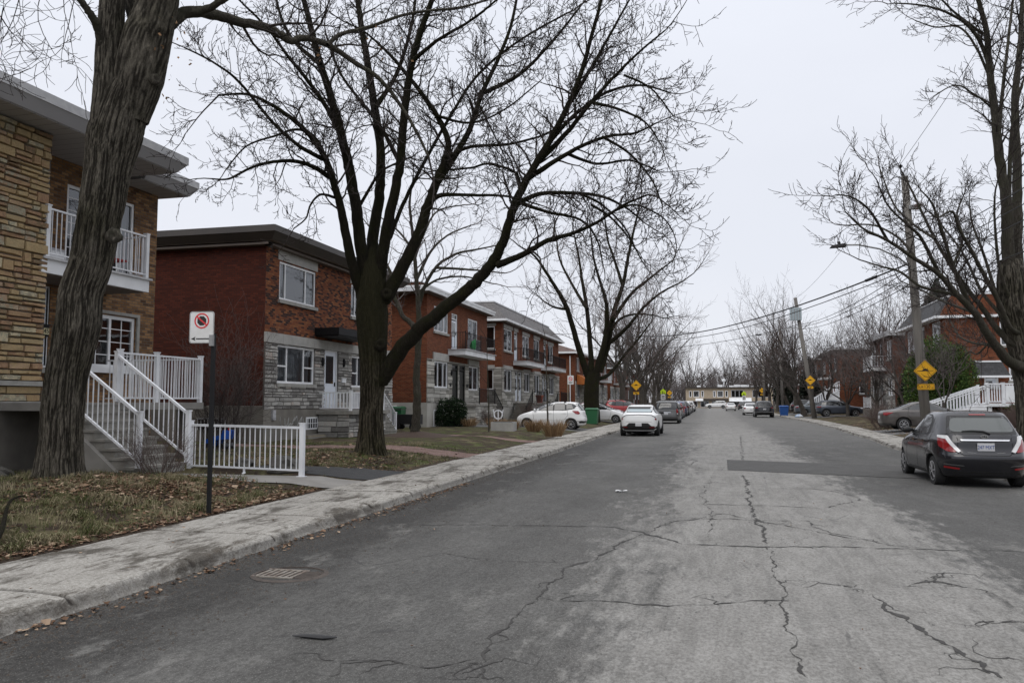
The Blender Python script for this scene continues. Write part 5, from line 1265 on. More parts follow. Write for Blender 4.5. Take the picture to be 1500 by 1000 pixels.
class Car:
    def __init__(s,name,label,lv,wb,wr,paintm,rim='rim_silver',track=None,cat='car',m=4,tyre_w=.2,group=None):
        s.t=thing(name,label,cat,(0,0,0),group); s.lv=lv; s.wr=wr
        rows=crom(lv,m); K=72; mb=MB()
        for (z,xr,xf,w,n) in rows:
            xc=(xr+xf)/2;a=max((xf-xr)/2,.02)
            for j in range(K):
                th=2*math.pi*(j+.5)/K; c=math.cos(th);q=math.sin(th); e=2/n
                mb.v.append((xc+a*math.copysign(abs(c)**e,c),max(w,.02)*math.copysign(abs(q)**e,q),z))
        for r in range(len(rows)-1):
            for j in range(K):
                A=r*K+j;B=r*K+(j+1)%K; mb.f.append((A,B,B+K,A+K)); mb.t.append(.5)
        mb.f.append(tuple(range(K))[::-1]); mb.t.append(.5); o=(len(rows)-1)*K; mb.f.append(tuple(range(o,o+K))); mb.t.append(.5)
        raw=mb.build('raw',paintm)
        s.bvh=BVHTree.FromPolygons([tuple(v) for v in mb.v],mb.f)
        W=max(r[3] for r in lv); s.W=W
        cb=MB(); 
        for x in wb:
            for sd in (-1,1): cb.lathe([(wr*1.16,min(sd*(W-.27),sd*(W+.3))),(wr*1.16,max(sd*(W-.27),sd*(W+.3)))],(x,0,wr*1.02),30,'y')
        cut=cb.build('cut','under_black',fixn=True)
        raw.data.materials.append(MATS['under_black'])
        mo=raw.modifiers.new('b','BOOLEAN'); mo.operation='DIFFERENCE'; mo.object=cut; mo.solver='EXACT'
        dg=bpy.context.evaluated_depsgraph_get(); me=bpy.data.meshes.new_from_object(raw.evaluated_get(dg))
        for p in me.polygons:
            c=p.center; p.use_smooth=True
            if c.z<lv[0][0]+.01: p.material_index=1; p.use_smooth=False
            for x in wb:
                d=math.hypot(c.x-x,c.z-wr*1.02)
                if d<wr*1.17 and abs(c.y)<W-.005 and (abs(p.normal.y)<.35 or abs(c.y)<W-.2): p.material_index=1; p.use_smooth=False
        bpy.data.objects.remove(raw); bpy.data.objects.remove(cut)
        me.name='body'; b=bpy.data.objects.new('body',me); COL.objects.link(b); b.parent=s.t; WL[b.name]=Vector(); s.body=b; s.paint=paintm
        if len(me.materials)<2: me.materials.append(MATS['under_black'])
        me.materials[0]=MATS[paintm]
        yw=(track or (W-.12))
        for x in wb:
            for sd in (-1,1): s.wheel(x,sd*yw,wr,tyre_w,rim,sd)
    def wheel(s,x,y,r,w,rim,sd):
        h=w/2; y0=y-sd*0
        T=MB(); T.lathe([(r*.62,-h),(r*.93,-h),(r*.985,-h*.8),(r,-h*.5),(r,h*.5),(r*.985,h*.8),(r*.93,h),(r*.62,h)],(x,y0,r),34,'y'); ty=T.build('wheel','rubber',s.t,smooth=False); tag(ty)
        D=MB(); yo=y0+sd*h*.55
        D.lathe([(r*.66,-.012),(r*.66,.012)],(x,yo-sd*.06,r),28,'y')
        dk=D.build('wheel_well','rim_dark',ty)
        Q=MB(); ux=Vector((1,0,0));uz=Vector((0,0,1)); yy=y0+sd*(h+.002)
        ringmesh(Q,Vector((x,yy-sd*.012,r)),ux,uz,r*.60,r*.67,.014,30)
        nsp=7 if rim!='rim_dark' else 5
        for i in range(nsp):
            a=2*math.pi*i/nsp+.3; d=Vector((math.cos(a),0,math.sin(a))); c=Vector((x,yy-sd*.02,r)); Q.bar(c+d*r*.1,c+d*r*.62,.07*r/.3,.022)
        Q.lathe([(r*.17,-.02),(r*.17,.012),(r*.10,.02)] if sd>0 else [(r*.10,-.02),(r*.17,-.012),(r*.17,.02)],(x,yy-sd*.01,r),16,'y')
        Q.build('rim',rim,ty)
    def axis(s,view):
        if isinstance(view,tuple):
            k,sd,u0=view; ph=R(42); return Vector(((-1 if k=='B' else 1)*math.cos(ph),sd*math.sin(ph),0))
        return {'L':Vector((0,1,0)),'R':Vector((0,-1,0)),'B':Vector((-1,0,0)),'F':Vector((1,0,0))}[view]
    def corner(s,sd,z,k='B'):
        """diagonal view centred on the corner at height z"""
        L=[r for r in s.lv]; 
        for r,q in zip(L,L[1:]):
            if r[0]<=z<=q[0]: t=(z-r[0])/(q[0]-r[0]); x=(r[1]+(q[1]-r[1])*t) if k=='B' else (r[2]+(q[2]-r[2])*t); w=r[3]+(q[3]-r[3])*t; break
        ph=R(42); fx=-1 if k=='B' else 1
        return (k,sd,-fx*math.sin(ph)*x+math.cos(ph)*w)
    def hit(s,view,u,v):
        if isinstance(view,tuple):   # diagonal look at a rear or front corner: ('B',side,u0)
            k,sd,u0=view; ph=R(42); fx=-1 if k=='B' else 1
            a=Vector((fx*math.cos(ph),sd*math.sin(ph),0)); h=Vector((-fx*math.sin(ph),sd*math.cos(ph),0))
            r=s.bvh.ray_cast(h*(u0+u)+Vector((0,0,v))+a*9,-a); return r[0],r[1]
        if view in 'LR':
            sd=1 if view=='L' else -1; r=s.bvh.ray_cast(Vector((u,sd*5,v)),Vector((0,-sd,0)))
        else:
            d=-1 if view=='B' else 1; r=s.bvh.ray_cast(Vector((d*9,u,v)),Vector((-d,0,0)))
        return r[0],r[1]
    def decal(s,view,poly,name,mat,off=.006,res=.07,rnd=.03,parent=None,skirt=.02,label=None):
        if rnd: poly=roundpoly(poly,rnd)
        V,T,B=polyfill(poly,res); mb=MB(); last=None; ax=s.axis(view)
        def mp(p,o):
            nonlocal last
            h,n=s.hit(view,p[0],p[1])
            if h is None:
                if last is None: return Vector((0,0,0))
                h=Vector(last); 
                if isinstance(view,tuple): h.z=p[1]
                elif view in 'LR': h.x=p[0];h.z=p[1]
                else: h.y=p[0];h.z=p[1]
                return h+ax*o
            last=h
            if n.dot(ax)<0: n=-n
            return h+(n*.6+ax*.4)*o
        for p in V: mb.v.append(tuple(mp(p,off)))
        for f in T: mb.f.append(tuple(f)); mb.t.append(.5)
        i0=len(mb.v);n=len(B)
        for p in B: mb.v.append(tuple(mp(p,off)))
        for p in B: mb.v.append(tuple(mp(p,-skirt)))
        for i in range(n): mb.f.append((i0+i,i0+(i+1)%n,i0+n+(i+1)%n,i0+n+i)); mb.t.append(.5)
        o=mb.build(name,mat,parent or s.t,fixn=False,smooth=True)
        bm=bmesh.new();bm.from_mesh(o.data);bmesh.ops.remove_doubles(bm,verts=bm.verts,dist=1e-5)
        bmesh.ops.recalc_face_normals(bm,faces=bm.faces)
        for e in bm.edges:
            if len(e.link_faces)==2 and e.link_faces[0].normal.dot(e.link_faces[1].normal)<.5: e.smooth=False
        bm.to_mesh(o.data);bm.free()
        if label: o['label']=label
        return o
    def both(s,poly,*a,**k): return [s.decal('L',poly,*a,**k), s.decal('R',poly,*a,**k)]
    def seam(s,view,pts,name='panel_gap',w=.006,mat='under_black',off=.0025,parent=None):
        pts=[Vector(p) for p in pts]; P=[]
        for a,b in zip(pts,pts[1:]):
            k=max(1,int((b-a).length/.06)); P+= [a.lerp(b,j/k) for j in range(k)]
        P.append(pts[-1]); mb=MB(); ok=[]
        for i,p in enumerate(P):
            d=(P[min(i+1,len(P)-1)]-P[max(i-1,0)]).normalized(); q=Vector((-d.y,d.x))*w
            h1,n1=s.hit(view,*(p+q)); h2,n2=s.hit(view,*(p-q))
            if h1 is None or h2 is None: continue
            ax={'L':Vector((0,1,0)),'R':Vector((0,-1,0)),'B':Vector((-1,0,0)),'F':Vector((1,0,0))}[view]
            mb.v+= [tuple(h1+ax*off),tuple(h2+ax*off)]
        for i in range(len(mb.v)//2-1): mb.f.append((2*i,2*i+2,2*i+3,2*i+1)); mb.t.append(.5)
        if mb.f: return mb.build(name,mat,parent or s.body)
    def place(s,x,y,z,heading):
        """heading: direction the car faces, degrees from +X"""
        s.t.location=(x,y,z); s.t.rotation_euler=(0,0,R(heading)); return s
    def mirrors(s,x,z,mat=None):
        for sd in (-1,1):
            h,n=s.hit('L' if sd>0 else 'R',x,z); y=abs(h.y) if h is not None else s.W
            mb=MB(); y0=y-.02
            vs=[]
            for yy,k in ((y0,.35),(y0+.06,.7),(y0+.09,1),(y0+.19,1),(y0+.225,.75)):
                for j in range(10):
                    a=2*math.pi*j/10; vs.append((x+.055*k*math.cos(a)+(.01 if yy>y0 else 0),sd*yy,z+.05+.075*k*math.sin(a)))
            mb.mesh(vs,[(r*10+j,r*10+(j+1)%10,(r+1)*10+(j+1)%10,(r+1)*10+j) for r in range(4) for j in range(10)]+[tuple(range(40,50)),tuple(range(10))[::-1]])
            mb.build('door_mirror',mat or s.paint,s.t,smooth=True)
    def plate_(s,z,txt=None,w=.30,h=.15,x=None,name='licence_plate'):
        hh,n=s.hit('B',0,z); xx=(hh.x if hh is not None else s.lv[2][1])-.025
        hh2,_=s.hit('B',0,z-h/2); xx=min(xx,(hh2.x if hh2 else xx)-.012)
        o=MB().box(xx,xx+.03,-w/2,w/2,z-h/2,z+h/2).build(name,'plate_white',s.t)
        if txt: text_mesh(o,txt,(xx-.003,0,z-.008),(0,-1,0),(0,0,1),.105,'plate_blue',xs=.74)
        return o

def glazing(c,side,surround,rear,front=None,rear_mat='car_glass',sur_mat='trim_black',rear_sur=None):
    c.both(surround,'window_surround',sur_mat,off=.003,res=.09,skirt=.0)
    for p in side: c.both(p,'side_window','car_glass',off=.008,res=.09,skirt=.004)
    if rear_sur: c.decal('B',rear_sur,'rear_window_surround','trim_black',off=.004,res=.08,rnd=.05,skirt=0)
    c.decal('B',rear,'rear_window',rear_mat,off=.010,res=.08,rnd=.08,skirt=.006)
    if front: c.decal('F',front,'windscreen','car_glass',off=.008,res=.1,rnd=.08,skirt=.006)
def sym(p): return p+[(-y,z) for y,z in p[::-1]]

# charcoal hatchback (near right)
lvY=[(.20,-1.66,1.70,.72,4.5),(.23,-1.84,1.84,.80,5),(.36,-1.90,1.92,.838,5.2),(.50,-1.945,1.95,.8475,5.2),(.62,-1.95,1.93,.8475,5.2),(.70,-1.90,1.88,.845,5.2),(.80,-1.86,1.80,.835,5.2),(.90,-1.84,1.50,.82,5.2),(.99,-1.80,1.08,.79,5),(1.06,-1.76,.92,.765,5),(1.18,-1.66,.68,.72,4.8),(1.32,-1.53,.38,.665,4.6),(1.42,-1.42,.12,.615,4.4),(1.475,-1.34,-.06,.565,4),(1.497,-1.18,-.25,.47,3.5),(1.508,-.95,-.45,.28,3)]
c=Car('parked_car','charcoal hatchback with chrome tailgate strip parked nearest on the right',lvY,(-1.23,1.28),.30,'paint_charcoal',track=.715,tyre_w=.19)
glazing(c,[[(.72,1.02),(.30,1.37),(-.12,1.40),(-.12,1.02)],[(-.19,1.02),(-.19,1.40),(-.60,1.39),(-.82,1.30),(-.86,1.05)]],
 [(.84,.995),(.32,1.41),(-.1,1.44),(-.62,1.43),(-.95,1.33),(-1.0,1.06),(-.86,1.0)],
 sym([(-.52,1.10),(-.57,1.14),(-.50,1.37)][::-1])[::1],[(-.72,1.03),(.72,1.03),(.60,1.38),(-.60,1.38)],'car_glass_rear',
 rear_sur=[(-.64,1.06),(.64,1.06),(.54,1.42),(-.54,1.42)])
c.decal('B',[(-.15,1.425),(.15,1.425),(.15,1.448),(-.15,1.448)],'brake_light','lamp_red',off=.012,rnd=.005,res=.05)
for sd in (-1,1):
    S=lambda P:[(sd*a,b) for a,b in P]
    V=c.corner(sd,.9)
    c.decal(V,[(.20,1.0),(-.03,.985),(-.25,.76),(-.23,.705),(-.08,.72),(.14,.82)],'tail_light','lamp_red',off=.020,res=.045,rnd=.025)
    c.decal(V,[(.20,1.03),(-.05,1.025),(-.31,.725),(-.27,.70),(-.225,.74),(-.03,.955),(.19,.985)],'reversing_light','lamp_clear',off=.030,res=.035,rnd=.012)
    c.decal('B',S([(.72,.40),(.48,.375),(.48,.405),(.72,.44)]),'reflector','lamp_red',off=.012,rnd=.01)
    c.decal('B',S([(.72,.485),(.42,.455),(.40,.44),(.72,.465)]),'bumper_crease','paint_grey',off=.008,rnd=.004,res=.05)
c.decal('B',[(-.42,.925),(.42,.925),(.44,.955),(-.44,.955)],'chrome_strip','chrome',off=.028,res=.06,rnd=.01)
c.plate_(.815,'247 MXT')
for sd in (-1,1): c.decal('B',[(sd*.33,.70),(sd*.18,.69),(sd*.18,.70),(sd*.33,.715)],'handle_recess','paint_grey',off=.006,rnd=0,res=.05)
c.decal('B',[(-.70,.20),(.70,.20),(.72,.27),(.55,.335),(-.55,.335),(-.72,.27)],'bumper_insert','trim_black',off=.006,res=.08)
c.seam('B',[(-.50,1.05),(-.47,.95),(-.50,.73),(-.40,.655),(.40,.655),(.50,.73),(.47,.95),(.50,1.05)])
h_,n_=c.hit('B',0,1.0); mb=MB(); ringmesh(mb,h_+Vector((-.012,0,.015)),Vector((0,-1,0)),Vector((0,0,1)),.022,.030,.006,20); ringmesh(mb,h_+Vector((-.016,0,.015)),Vector((0,-1.5,0)),Vector((0,0,.8)),.036,.046,.006,20); mb.build('badge','chrome',c.t)
mb=MB(); pz=[c.hit('B',y,z)[0]+Vector((-.03,0,0)) for y,z in ((-.12,1.075),(0,1.12),(.2,1.13),(.38,1.12))]; mb.tube(pz,[.022,.016,.012,.007],6); mb.build('wiper','black_plastic',c.t)

for vw in 'LR':
    c.seam(vw,[(.74,1.0),(.80,.75),(.78,.45),(.70,.30)]); c.seam(vw,[(-.16,1.0),(-.18,.6),(-.16,.30)]); c.seam(vw,[(-.93,1.0),(-.98,.75),(-.80,.60)]); c.seam(vw,[(.72,.29),(-.75,.29)])
    for x in (.02,-.80): c.decal(vw,[(x-.02,.87),(x+.15,.87),(x+.15,.905),(x-.02,.905)],'door_handle','paint_charcoal',off=.035,rnd=.012,res=.05)
    c.decal(vw,[(-.86,.24),(.82,.24),(.82,.275),(-.86,.275)],'sill_trim','trim_black',off=.004,rnd=0)
for sd in(-1,1): c.decal(c.corner(sd,.75,'F'),[(-.2,.70),(.16,.70),(.22,.84),(-.15,.80)],'headlight','lamp_clear',off=.01)
c.mirrors(.62,1.02,'trim_black')
MB().tube([(-.95,0,1.5),(-1.05,0,1.6)],[.006,.004],5).build('antenna','black_plastic',c.t)
c.place(5.20,19.30,0,90)

# white electric crossover (left kerb, rear view)
lvE=[(.22,-2.0,2.1,.80,4.5),(.28,-2.22,2.22,.88,5),(.45,-2.32,2.33,.93,5),(.62,-2.34,2.34,.94,5),(.80,-2.33,2.28,.94,5),(.93,-2.30,2.1,.93,5),(1.03,-2.27,1.60,.90,5),(1.09,-2.18,1.25,.86,4.8),(1.16,-1.98,1.02,.80,4.6),(1.30,-1.72,.60,.71,4.4),(1.42,-1.45,.22,.65,4.2),(1.50,-1.25,-.05,.59,4),(1.535,-1.0,-.25,.48,3.5),(1.55,-.75,-.45,.25,3)]
c=Car('parked_car','white crossover with black lower bumper parked at the left kerb, seen from behind',lvE,(-1.45,1.45),.36,'paint_white','rim_dark',tyre_w=.24,track=.83)
glazing(c,[[(.85,1.10),(.35,1.42),(-.2,1.46),(-.2,1.12)],[(-.27,1.12),(-.27,1.46),(-.9,1.44),(-1.35,1.30),(-1.45,1.15)]],[(1.0,1.07),(.36,1.46),(-.3,1.49),(-1.0,1.47),(-1.5,1.30),(-1.6,1.12)],
 [(-.60,1.19),(.60,1.19),(.56,1.33),(-.56,1.33)],[(-.78,1.1),(.78,1.1),(.62,1.46),(-.62,1.46)],'box_grey',rear_sur=[(-.64,1.17),(.64,1.17),(.58,1.45),(-.58,1.45)])
c.decal('B',[(-.70,.20),(.70,.20),(.86,.34),(.86,.50),(.60,.52),(.46,.66),(-.46,.66),(-.60,.52),(-.86,.50),(-.86,.34)],'lower_bumper','trim_black',off=.012,res=.09)
c.seam('B',[(-.86,.84),(-.80,.93),(-.62,1.04),(0,1.065),(.62,1.04),(.80,.93),(.86,.84)],name='light_bar',w=.016,off=.012,mat='trim_black',parent=c.t)
for sd in (-1,1):
    c.decal('B',[(sd*.84,.88),(sd*.76,.90),(sd*.78,.80),(sd*.84,.80)],'tail_light','lamp_red',off=.012,res=.05,rnd=.01); c.decal('B',[(sd*.76,.44),(sd*.52,.43),(sd*.52,.46),(sd*.76,.475)],'reflector','lamp_red',off=.02,rnd=.005)
    c.decal(c.corner(sd,.8,'F'),[(-.2,.76),(.16,.76),(.2,.86),(-.15,.86)],'headlight','lamp_clear',off=.01)
c.plate_(.585); c.seam('B',[(-.62,.72),(.62,.72)])
for vw in 'LR':
    c.seam(vw,[(1.0,1.07),(1.05,.7),(.95,.35)]); c.seam(vw,[(-.23,1.1),(-.23,.35)]); c.decal(vw,[(-2.0,.26),(2.0,.26),(2.0,.34),(-2.0,.34)],'sill_trim','trim_black',off=.006,rnd=0)
c.mirrors(.75,1.08,'trim_black'); c.place(-3.42,41.65,0,90)
EV=c

# white small hatchback in the driveway, side view
lvF=[(.20,-1.70,1.70,.72,4.5),(.26,-1.86,1.82,.80,5),(.42,-1.93,1.93,.84,5),(.58,-1.95,1.95,.8475,5),(.70,-1.91,1.90,.845,5),(.82,-1.88,1.72,.835,5),(.92,-1.86,1.45,.82,5),(1.0,-1.84,1.18,.79,5),(1.10,-1.79,.95,.75,5),(1.22,-1.72,.68,.71,4.8),(1.36,-1.62,.32,.65,4.6),(1.46,-1.52,.02,.60,4.4),(1.51,-1.42,-.18,.52,4),(1.53,-1.2,-.4,.36,3.5),(1.537,-1.0,-.6,.2,3)]
c=Car('parked_car','white small hatchback parked sideways in the gravel driveway on the left',lvF,(-1.22,1.28),.30,'paint_white',tyre_w=.19,track=.745)
glazing(c,[[(.98,1.06),(.72,1.20),(.70,1.06)],[(.64,1.06),(.64,1.24),(.25,1.42),(-.20,1.45),(-.20,1.06)],[(-.28,1.06),(-.28,1.45),(-.85,1.44),(-.88,1.10)],[(-.96,1.12),(-.94,1.43),(-1.25,1.40),(-1.46,1.30),(-1.35,1.18)]],
 [(1.1,1.03),(.7,1.24),(.25,1.45),(-.2,1.475),(-.9,1.465),(-1.3,1.43),(-1.52,1.31),(-1.38,1.15),(-.9,1.06)],[(-.55,1.10),(.55,1.10),(.50,1.40),(-.50,1.40)],[(-.74,1.04),(.74,1.04),(.58,1.44),(-.58,1.44)],
 rear_sur=[(-.60,1.06),(.60,1.06),(.54,1.44),(-.54,1.44)])

for sd in (-1,1): V=c.corner(sd,.95); c.decal(V,[(.36,1.04),(.08,1.04),(.0,.90),(.10,.84),(.24,.88)],'tail_light','lamp_red',off=.015,res=.05); V=c.corner(sd,.78,'F'); c.decal(V,[(.38,.90),(.1,.84),(-.08,.74),(.10,.72),(.26,.78)],'headlight','lamp_clear',off=.012,res=.05)
c.decal('B',[(-.8,.36),(.8,.36),(.8,.48),(-.8,.48)],'bumper_insert','trim_black',off=.01)
c.both([(-1.84,.36),(-1.66,.38),(-1.66,.48),(-1.84,.50)],'rear_reflector_panel','trim_black',off=.01)
for vw in 'LR':
    c.seam(vw,[(.95,1.03),(.88,.6),(.72,.28)]); c.seam(vw,[(-.24,1.04),(-.25,.28)]); c.seam(vw,[(-1.0,1.1),(-1.05,.8),(-.85,.55)]); c.seam(vw,[(.8,.50),(-.8,.52)],w=.004)
    for x in (-.1,-.92): c.decal(vw,[(x-.02,.90),(x+.16,.90),(x+.16,.935),(x-.02,.935)],'door_handle','paint_white',off=.03,rnd=.01,res=.05)
for x in (.05,-.85):
    for sd in(-1,1): MB().box(x-.05,x+.05,sd*.52-.05,sd*.52+.05,1.49,1.56).build('rack_foot','trim_black',c.t)
c.plate_(.72); c.mirrors(.82,1.04); c.place(-8.72,44.5,.15,180)
FIT=c

# generic kinds reused down the street ---------------------------------------------------------
def kind_van():
    lv=[(.20,-2.3,2.25,.88,5),(.28,-2.50,2.45,.97,5.5),(.5,-2.57,2.56,1.0,6),(.66,-2.56,2.55,1.0,6),(.85,-2.52,2.35,1.0,6),(1.0,-2.50,1.8,.97,6),(1.10,-2.48,1.5,.93,6),(1.3,-2.42,1.05,.87,6),(1.5,-2.33,.60,.80,5.5),(1.66,-2.22,.25,.74,5),(1.72,-2.12,.05,.66,4.5),(1.745,-1.9,-.2,.5,4),(1.75,-1.6,-.5,.3,3)]
    c=Car('parked_car','dark grey minivan parked at the left kerb in front of the white crossover',lv,(-1.5,1.55),.34,'paint_grey',tyre_w=.22)
    glazing(c,[[(1.2,1.12),(.6,1.5),(.25,1.58),(.25,1.12)],[(.17,1.12),(.17,1.58),(-.9,1.6),(-.9,1.12)],[(-1.0,1.12),(-1.0,1.6),(-2.1,1.56),(-2.15,1.15)]],[(1.35,1.09),(.6,1.55),(.2,1.63),(-2.15,1.6),(-2.25,1.12)],[(-.74,1.14),(.74,1.14),(.68,1.56),(-.68,1.56)],[(-.85,1.12),(.85,1.12),(.72,1.6),(-.72,1.6)],rear_sur=[(-.80,1.10),(.80,1.10),(.73,1.61),(-.73,1.61)])
    for sd in (-1,1): V=c.corner(sd,.95); c.decal(V,[(.06,1.10),(-.10,1.10),(-.10,.80),(.06,.80)],'tail_light','lamp_red',off=.02,res=.06,rnd=.02); c.decal(V,[(.06,.79),(-.08,.79),(-.08,.72),(.06,.72)],'reversing_light','lamp_clear',off=.02,res=.06,rnd=.01); c.decal(c.corner(sd,.8,'F'),[(-.2,.78),(.15,.76),(.2,.92),(-.15,.92)],'headlight','lamp_clear',off=.01)
    c.seam('B',[(-.85,1.1),(-.82,.65),(.82,.65),(.85,1.1)]); c.decal('B',[(-.9,.22),(.9,.22),(.9,.38),(-.9,.38)],'bumper_insert','trim_black',off=.01); c.decal('B',[(-.35,.84),(.35,.84),(.35,.88),(-.35,.88)],'chrome_strip','chrome',off=.012,rnd=0)
    c.plate_(.76); c.mirrors(1.05,1.12,'trim_black')
    for vw in 'LR': c.seam(vw,[(1.2,1.1),(1.15,.5),(1.0,.3)]); c.seam(vw,[(.2,1.1),(.2,.3)])
    return c
def kind_suv(label,paintm,h=1.72,L=2.3,W=.96):
    s_=L/2.3; z=h/1.72
    lv=[(.26,-2.0*s_,2.0*s_,W-.12,4.8),(.33,-2.20*s_,2.16*s_,W-.03,5.2),(.55,-2.29*s_,2.29*s_,W,5.5),(.70,-2.30*s_,2.30*s_,W,5.5),(.90*z,-2.27*s_,2.20*s_,W,5.5),(1.02*z,-2.25*s_,1.75*s_,W-.02,5.5),(1.12*z,-2.22*s_,1.15*s_,W-.06,5.2),(1.28*z,-2.12*s_,.85*s_,W-.13,5),(1.48*z,-1.95*s_,.45*s_,W-.2,4.8),(1.62*z,-1.80*s_,.1*s_,W-.27,4.5),(1.685*z,-1.65*s_,-.1*s_,W-.36,4),(1.71*z,-1.4*s_,-.4*s_,W-.5,3.5),(1.72*z,-1.1*s_,-.6*s_,W-.7,3)]
    c=Car('parked_car',label,lv,(-1.38*s_,1.40*s_),.36,paintm,tyre_w=.23)
    glazing(c,[[(.95*s_,1.14*z),(.4*s_,1.5*z),(-.15*s_,1.56*z),(-.15*s_,1.16*z)],[(-.22*s_,1.16*z),(-.22*s_,1.56*z),(-1.15*s_,1.55*z),(-1.2*s_,1.18*z)],[(-1.28*s_,1.19*z),(-1.24*s_,1.54*z),(-1.72*s_,1.46*z),(-1.85*s_,1.26*z)]],[(1.1*s_,1.11*z),(.4*s_,1.55*z),(-.2*s_,1.6*z),(-1.3*s_,1.59*z),(-1.8*s_,1.48*z),(-1.95*s_,1.24*z)],[(-.66,1.20*z),(.66,1.20*z),(.6,1.5*z),(-.6,1.5*z)],[(-.8,1.13*z),(.8,1.13*z),(.66,1.56*z),(-.66,1.56*z)],rear_sur=[(-.72,1.17*z),(.72,1.17*z),(.65,1.56*z),(-.65,1.56*z)])
    for sd in (-1,1): V=c.corner(sd,1.0*z); c.decal(V,[(.22,1.07*z),(-.22,1.05*z),(-.22,.98*z),(.0,.94*z),(.20,.98*z)],'tail_light','lamp_red',off=.018,res=.06,rnd=.02); c.decal(c.corner(sd,.88*z,'F'),[(-.2,.84*z),(.15,.84*z),(.2,.93*z),(-.15,.93*z)],'headlight','lamp_clear',off=.01)
    c.decal('B',[(-W+.1,.28),(W-.1,.28),(W-.08,.52),(-W+.08,.52)],'bumper_insert','trim_black',off=.01,res=.1); c.decal('B',[(-W+.15,.56),(W-.15,.56),(W-.15,.60),(-W+.15,.60)],'chrome_strip','rim_silver',off=.012,res=.1,rnd=0)
    c.plate_(.86*z); c.mirrors(.85*s_,1.14*z,'trim_black')
    for vw in 'LR': c.seam(vw,[(1.0*s_,1.1*z),(1.0*s_,.4)]); c.seam(vw,[(-.18*s_,1.12*z),(-.18*s_,.4)]); c.decal(vw,[(-2.0*s_,.28),(2.0*s_,.28),(2.0*s_,.38),(-2.0*s_,.38)],'sill_trim','trim_black',off=.006,rnd=0)
    return c
def kind_sedan(label,paintm,rim='rim_silver'):
    lv=[(.20,-2.05,2.0,.78,4.5),(.26,-2.20,2.15,.85,5),(.42,-2.26,2.25,.88,5.2),(.58,-2.27,2.26,.885,5.2),(.72,-2.26,2.18,.885,5.2),(.84,-2.24,1.85,.87,5.2),(.93,-2.19,1.35,.85,5),(.99,-2.05,1.05,.82,5),(1.05,-1.72,.88,.78,4.8),(1.14,-1.40,.70,.73,4.6),(1.26,-1.12,.40,.67,4.4),(1.36,-.85,.10,.61,4.2),(1.41,-.65,-.1,.53,4),(1.43,-.5,-.25,.38,3.5),(1.435,-.42,-.32,.2,3)]
    c=Car('parked_car',label,lv,(-1.30,1.38),.31,paintm,rim,tyre_w=.2)
    glazing(c,[[(.78,1.01),(.30,1.27),(-.1,1.34),(-.1,1.01)],[(-.17,1.01),(-.17,1.34),(-.65,1.30),(-.95,1.17),(-1.02,1.03)],[(-1.1,1.05),(-1.02,1.15),(-1.22,1.07)]],[(.92,.98),(.3,1.31),(-.12,1.38),(-.65,1.34),(-1.0,1.20),(-1.38,1.04)],[(-.62,1.06),(.62,1.06),(.54,1.33),(-.54,1.33)],[(-.72,1.0),(.72,1.0),(.56,1.34),(-.56,1.34)])
    for sd in (-1,1): V=c.corner(sd,.82); c.decal(V,[(.30,.90),(.0,.90),(-.16,.88),(-.16,.77),(.02,.74),(.16,.80)],'tail_light','lamp_red',off=.015,res=.05,rnd=.02); c.decal(c.corner(sd,.74,'F'),[(-.2,.70),(.15,.70),(.2,.80),(-.15,.80)],'headlight','lamp_clear',off=.01)
    pass
    c.decal('B',[(-.8,.22),(.8,.22),(.8,.36),(-.8,.36)],'bumper_insert','trim_black',off=.008); c.plate_(.66); c.mirrors(.72,1.0)
    for vw in 'LR':
        c.seam(vw,[(.86,.98),(.9,.6),(.8,.28)]); c.seam(vw,[(-.14,1.0),(-.15,.28)]); c.seam(vw,[(-1.05,1.03),(-1.12,.8),(-.95,.6)])
        for x in (-.02,-.95): c.decal(vw,[(x-.02,.86),(x+.15,.86),(x+.15,.89),(x-.02,.89)],'door_handle',paintm,off=.03,rnd=.01,res=.05)
    return c
VAN=kind_van().place(-3.3,64.6,.02,90)
CIV=kind_sedan('bronze-grey sedan parked in the right driveway behind the leaning pole','paint_bronze').place(10.62,44.2,.27,0)
ATL=kind_suv('large black sport utility vehicle parked at the right kerb beside the blue bin','paint_black',1.77,2.5,.99).place(5.55,91,.02,90)
HRV=kind_suv('slate grey crossover in the right driveway between the second pole and a slim tree','paint_slate',1.6,2.17,.88).place(12.1,82.7,.25,0)
def again(src,label,paintm,x,y,z,heading,scale=1.,group=None):
    t=copy_tree(src.t); t['label']=label; t.location=(x,y,z); t.rotation_euler=(0,0,R(heading)); t.scale=(scale,)*3
    if group: t['group']=group
    for ch in t.children:
        for i,sl in enumerate(ch.material_slots):
            if sl.material and sl.material.name==src.paint: sl.link='OBJECT'; sl.material=MATS[paintm]
    return t
G='cars parked along the left kerb'
again(CIV,'silver-roofed grey sedan directly ahead of the dark minivan on the left','paint_grey',-3.5,72.5,.03,90,1.03,G)
again(HRV,'silver crossover third in the left parked row, ahead of the grey sedan','paint_silver',-3.5,79.5,.03,90,1,G)
again(FIT,'red hatchback in the left parked row ahead of the silver crossover','paint_red',-3.5,86.5,.03,90,1,G)
again(HRV,'dark blue crossover in the left parked row ahead of the red hatchback','paint_blue',-3.5,93.5,.03,90,1.05,G)
again(ATL,'tall black vehicle in the left parked row ahead of the dark blue crossover','paint_black',-3.5,101,.03,90,1,G)
again(CIV,'dark grey sedan in the left parked row ahead of the tall black vehicle','paint_charcoal',-3.5,109,.03,90,1.05,G)
again(FIT,'white hatchback far along the left parked row, below the school sign','paint_white',-3.5,117,.03,90,1.05,G)
again(HRV,'grey crossover far along the left parked row beyond the white hatchback','paint_grey',-3.5,126,.03,90,1,G)
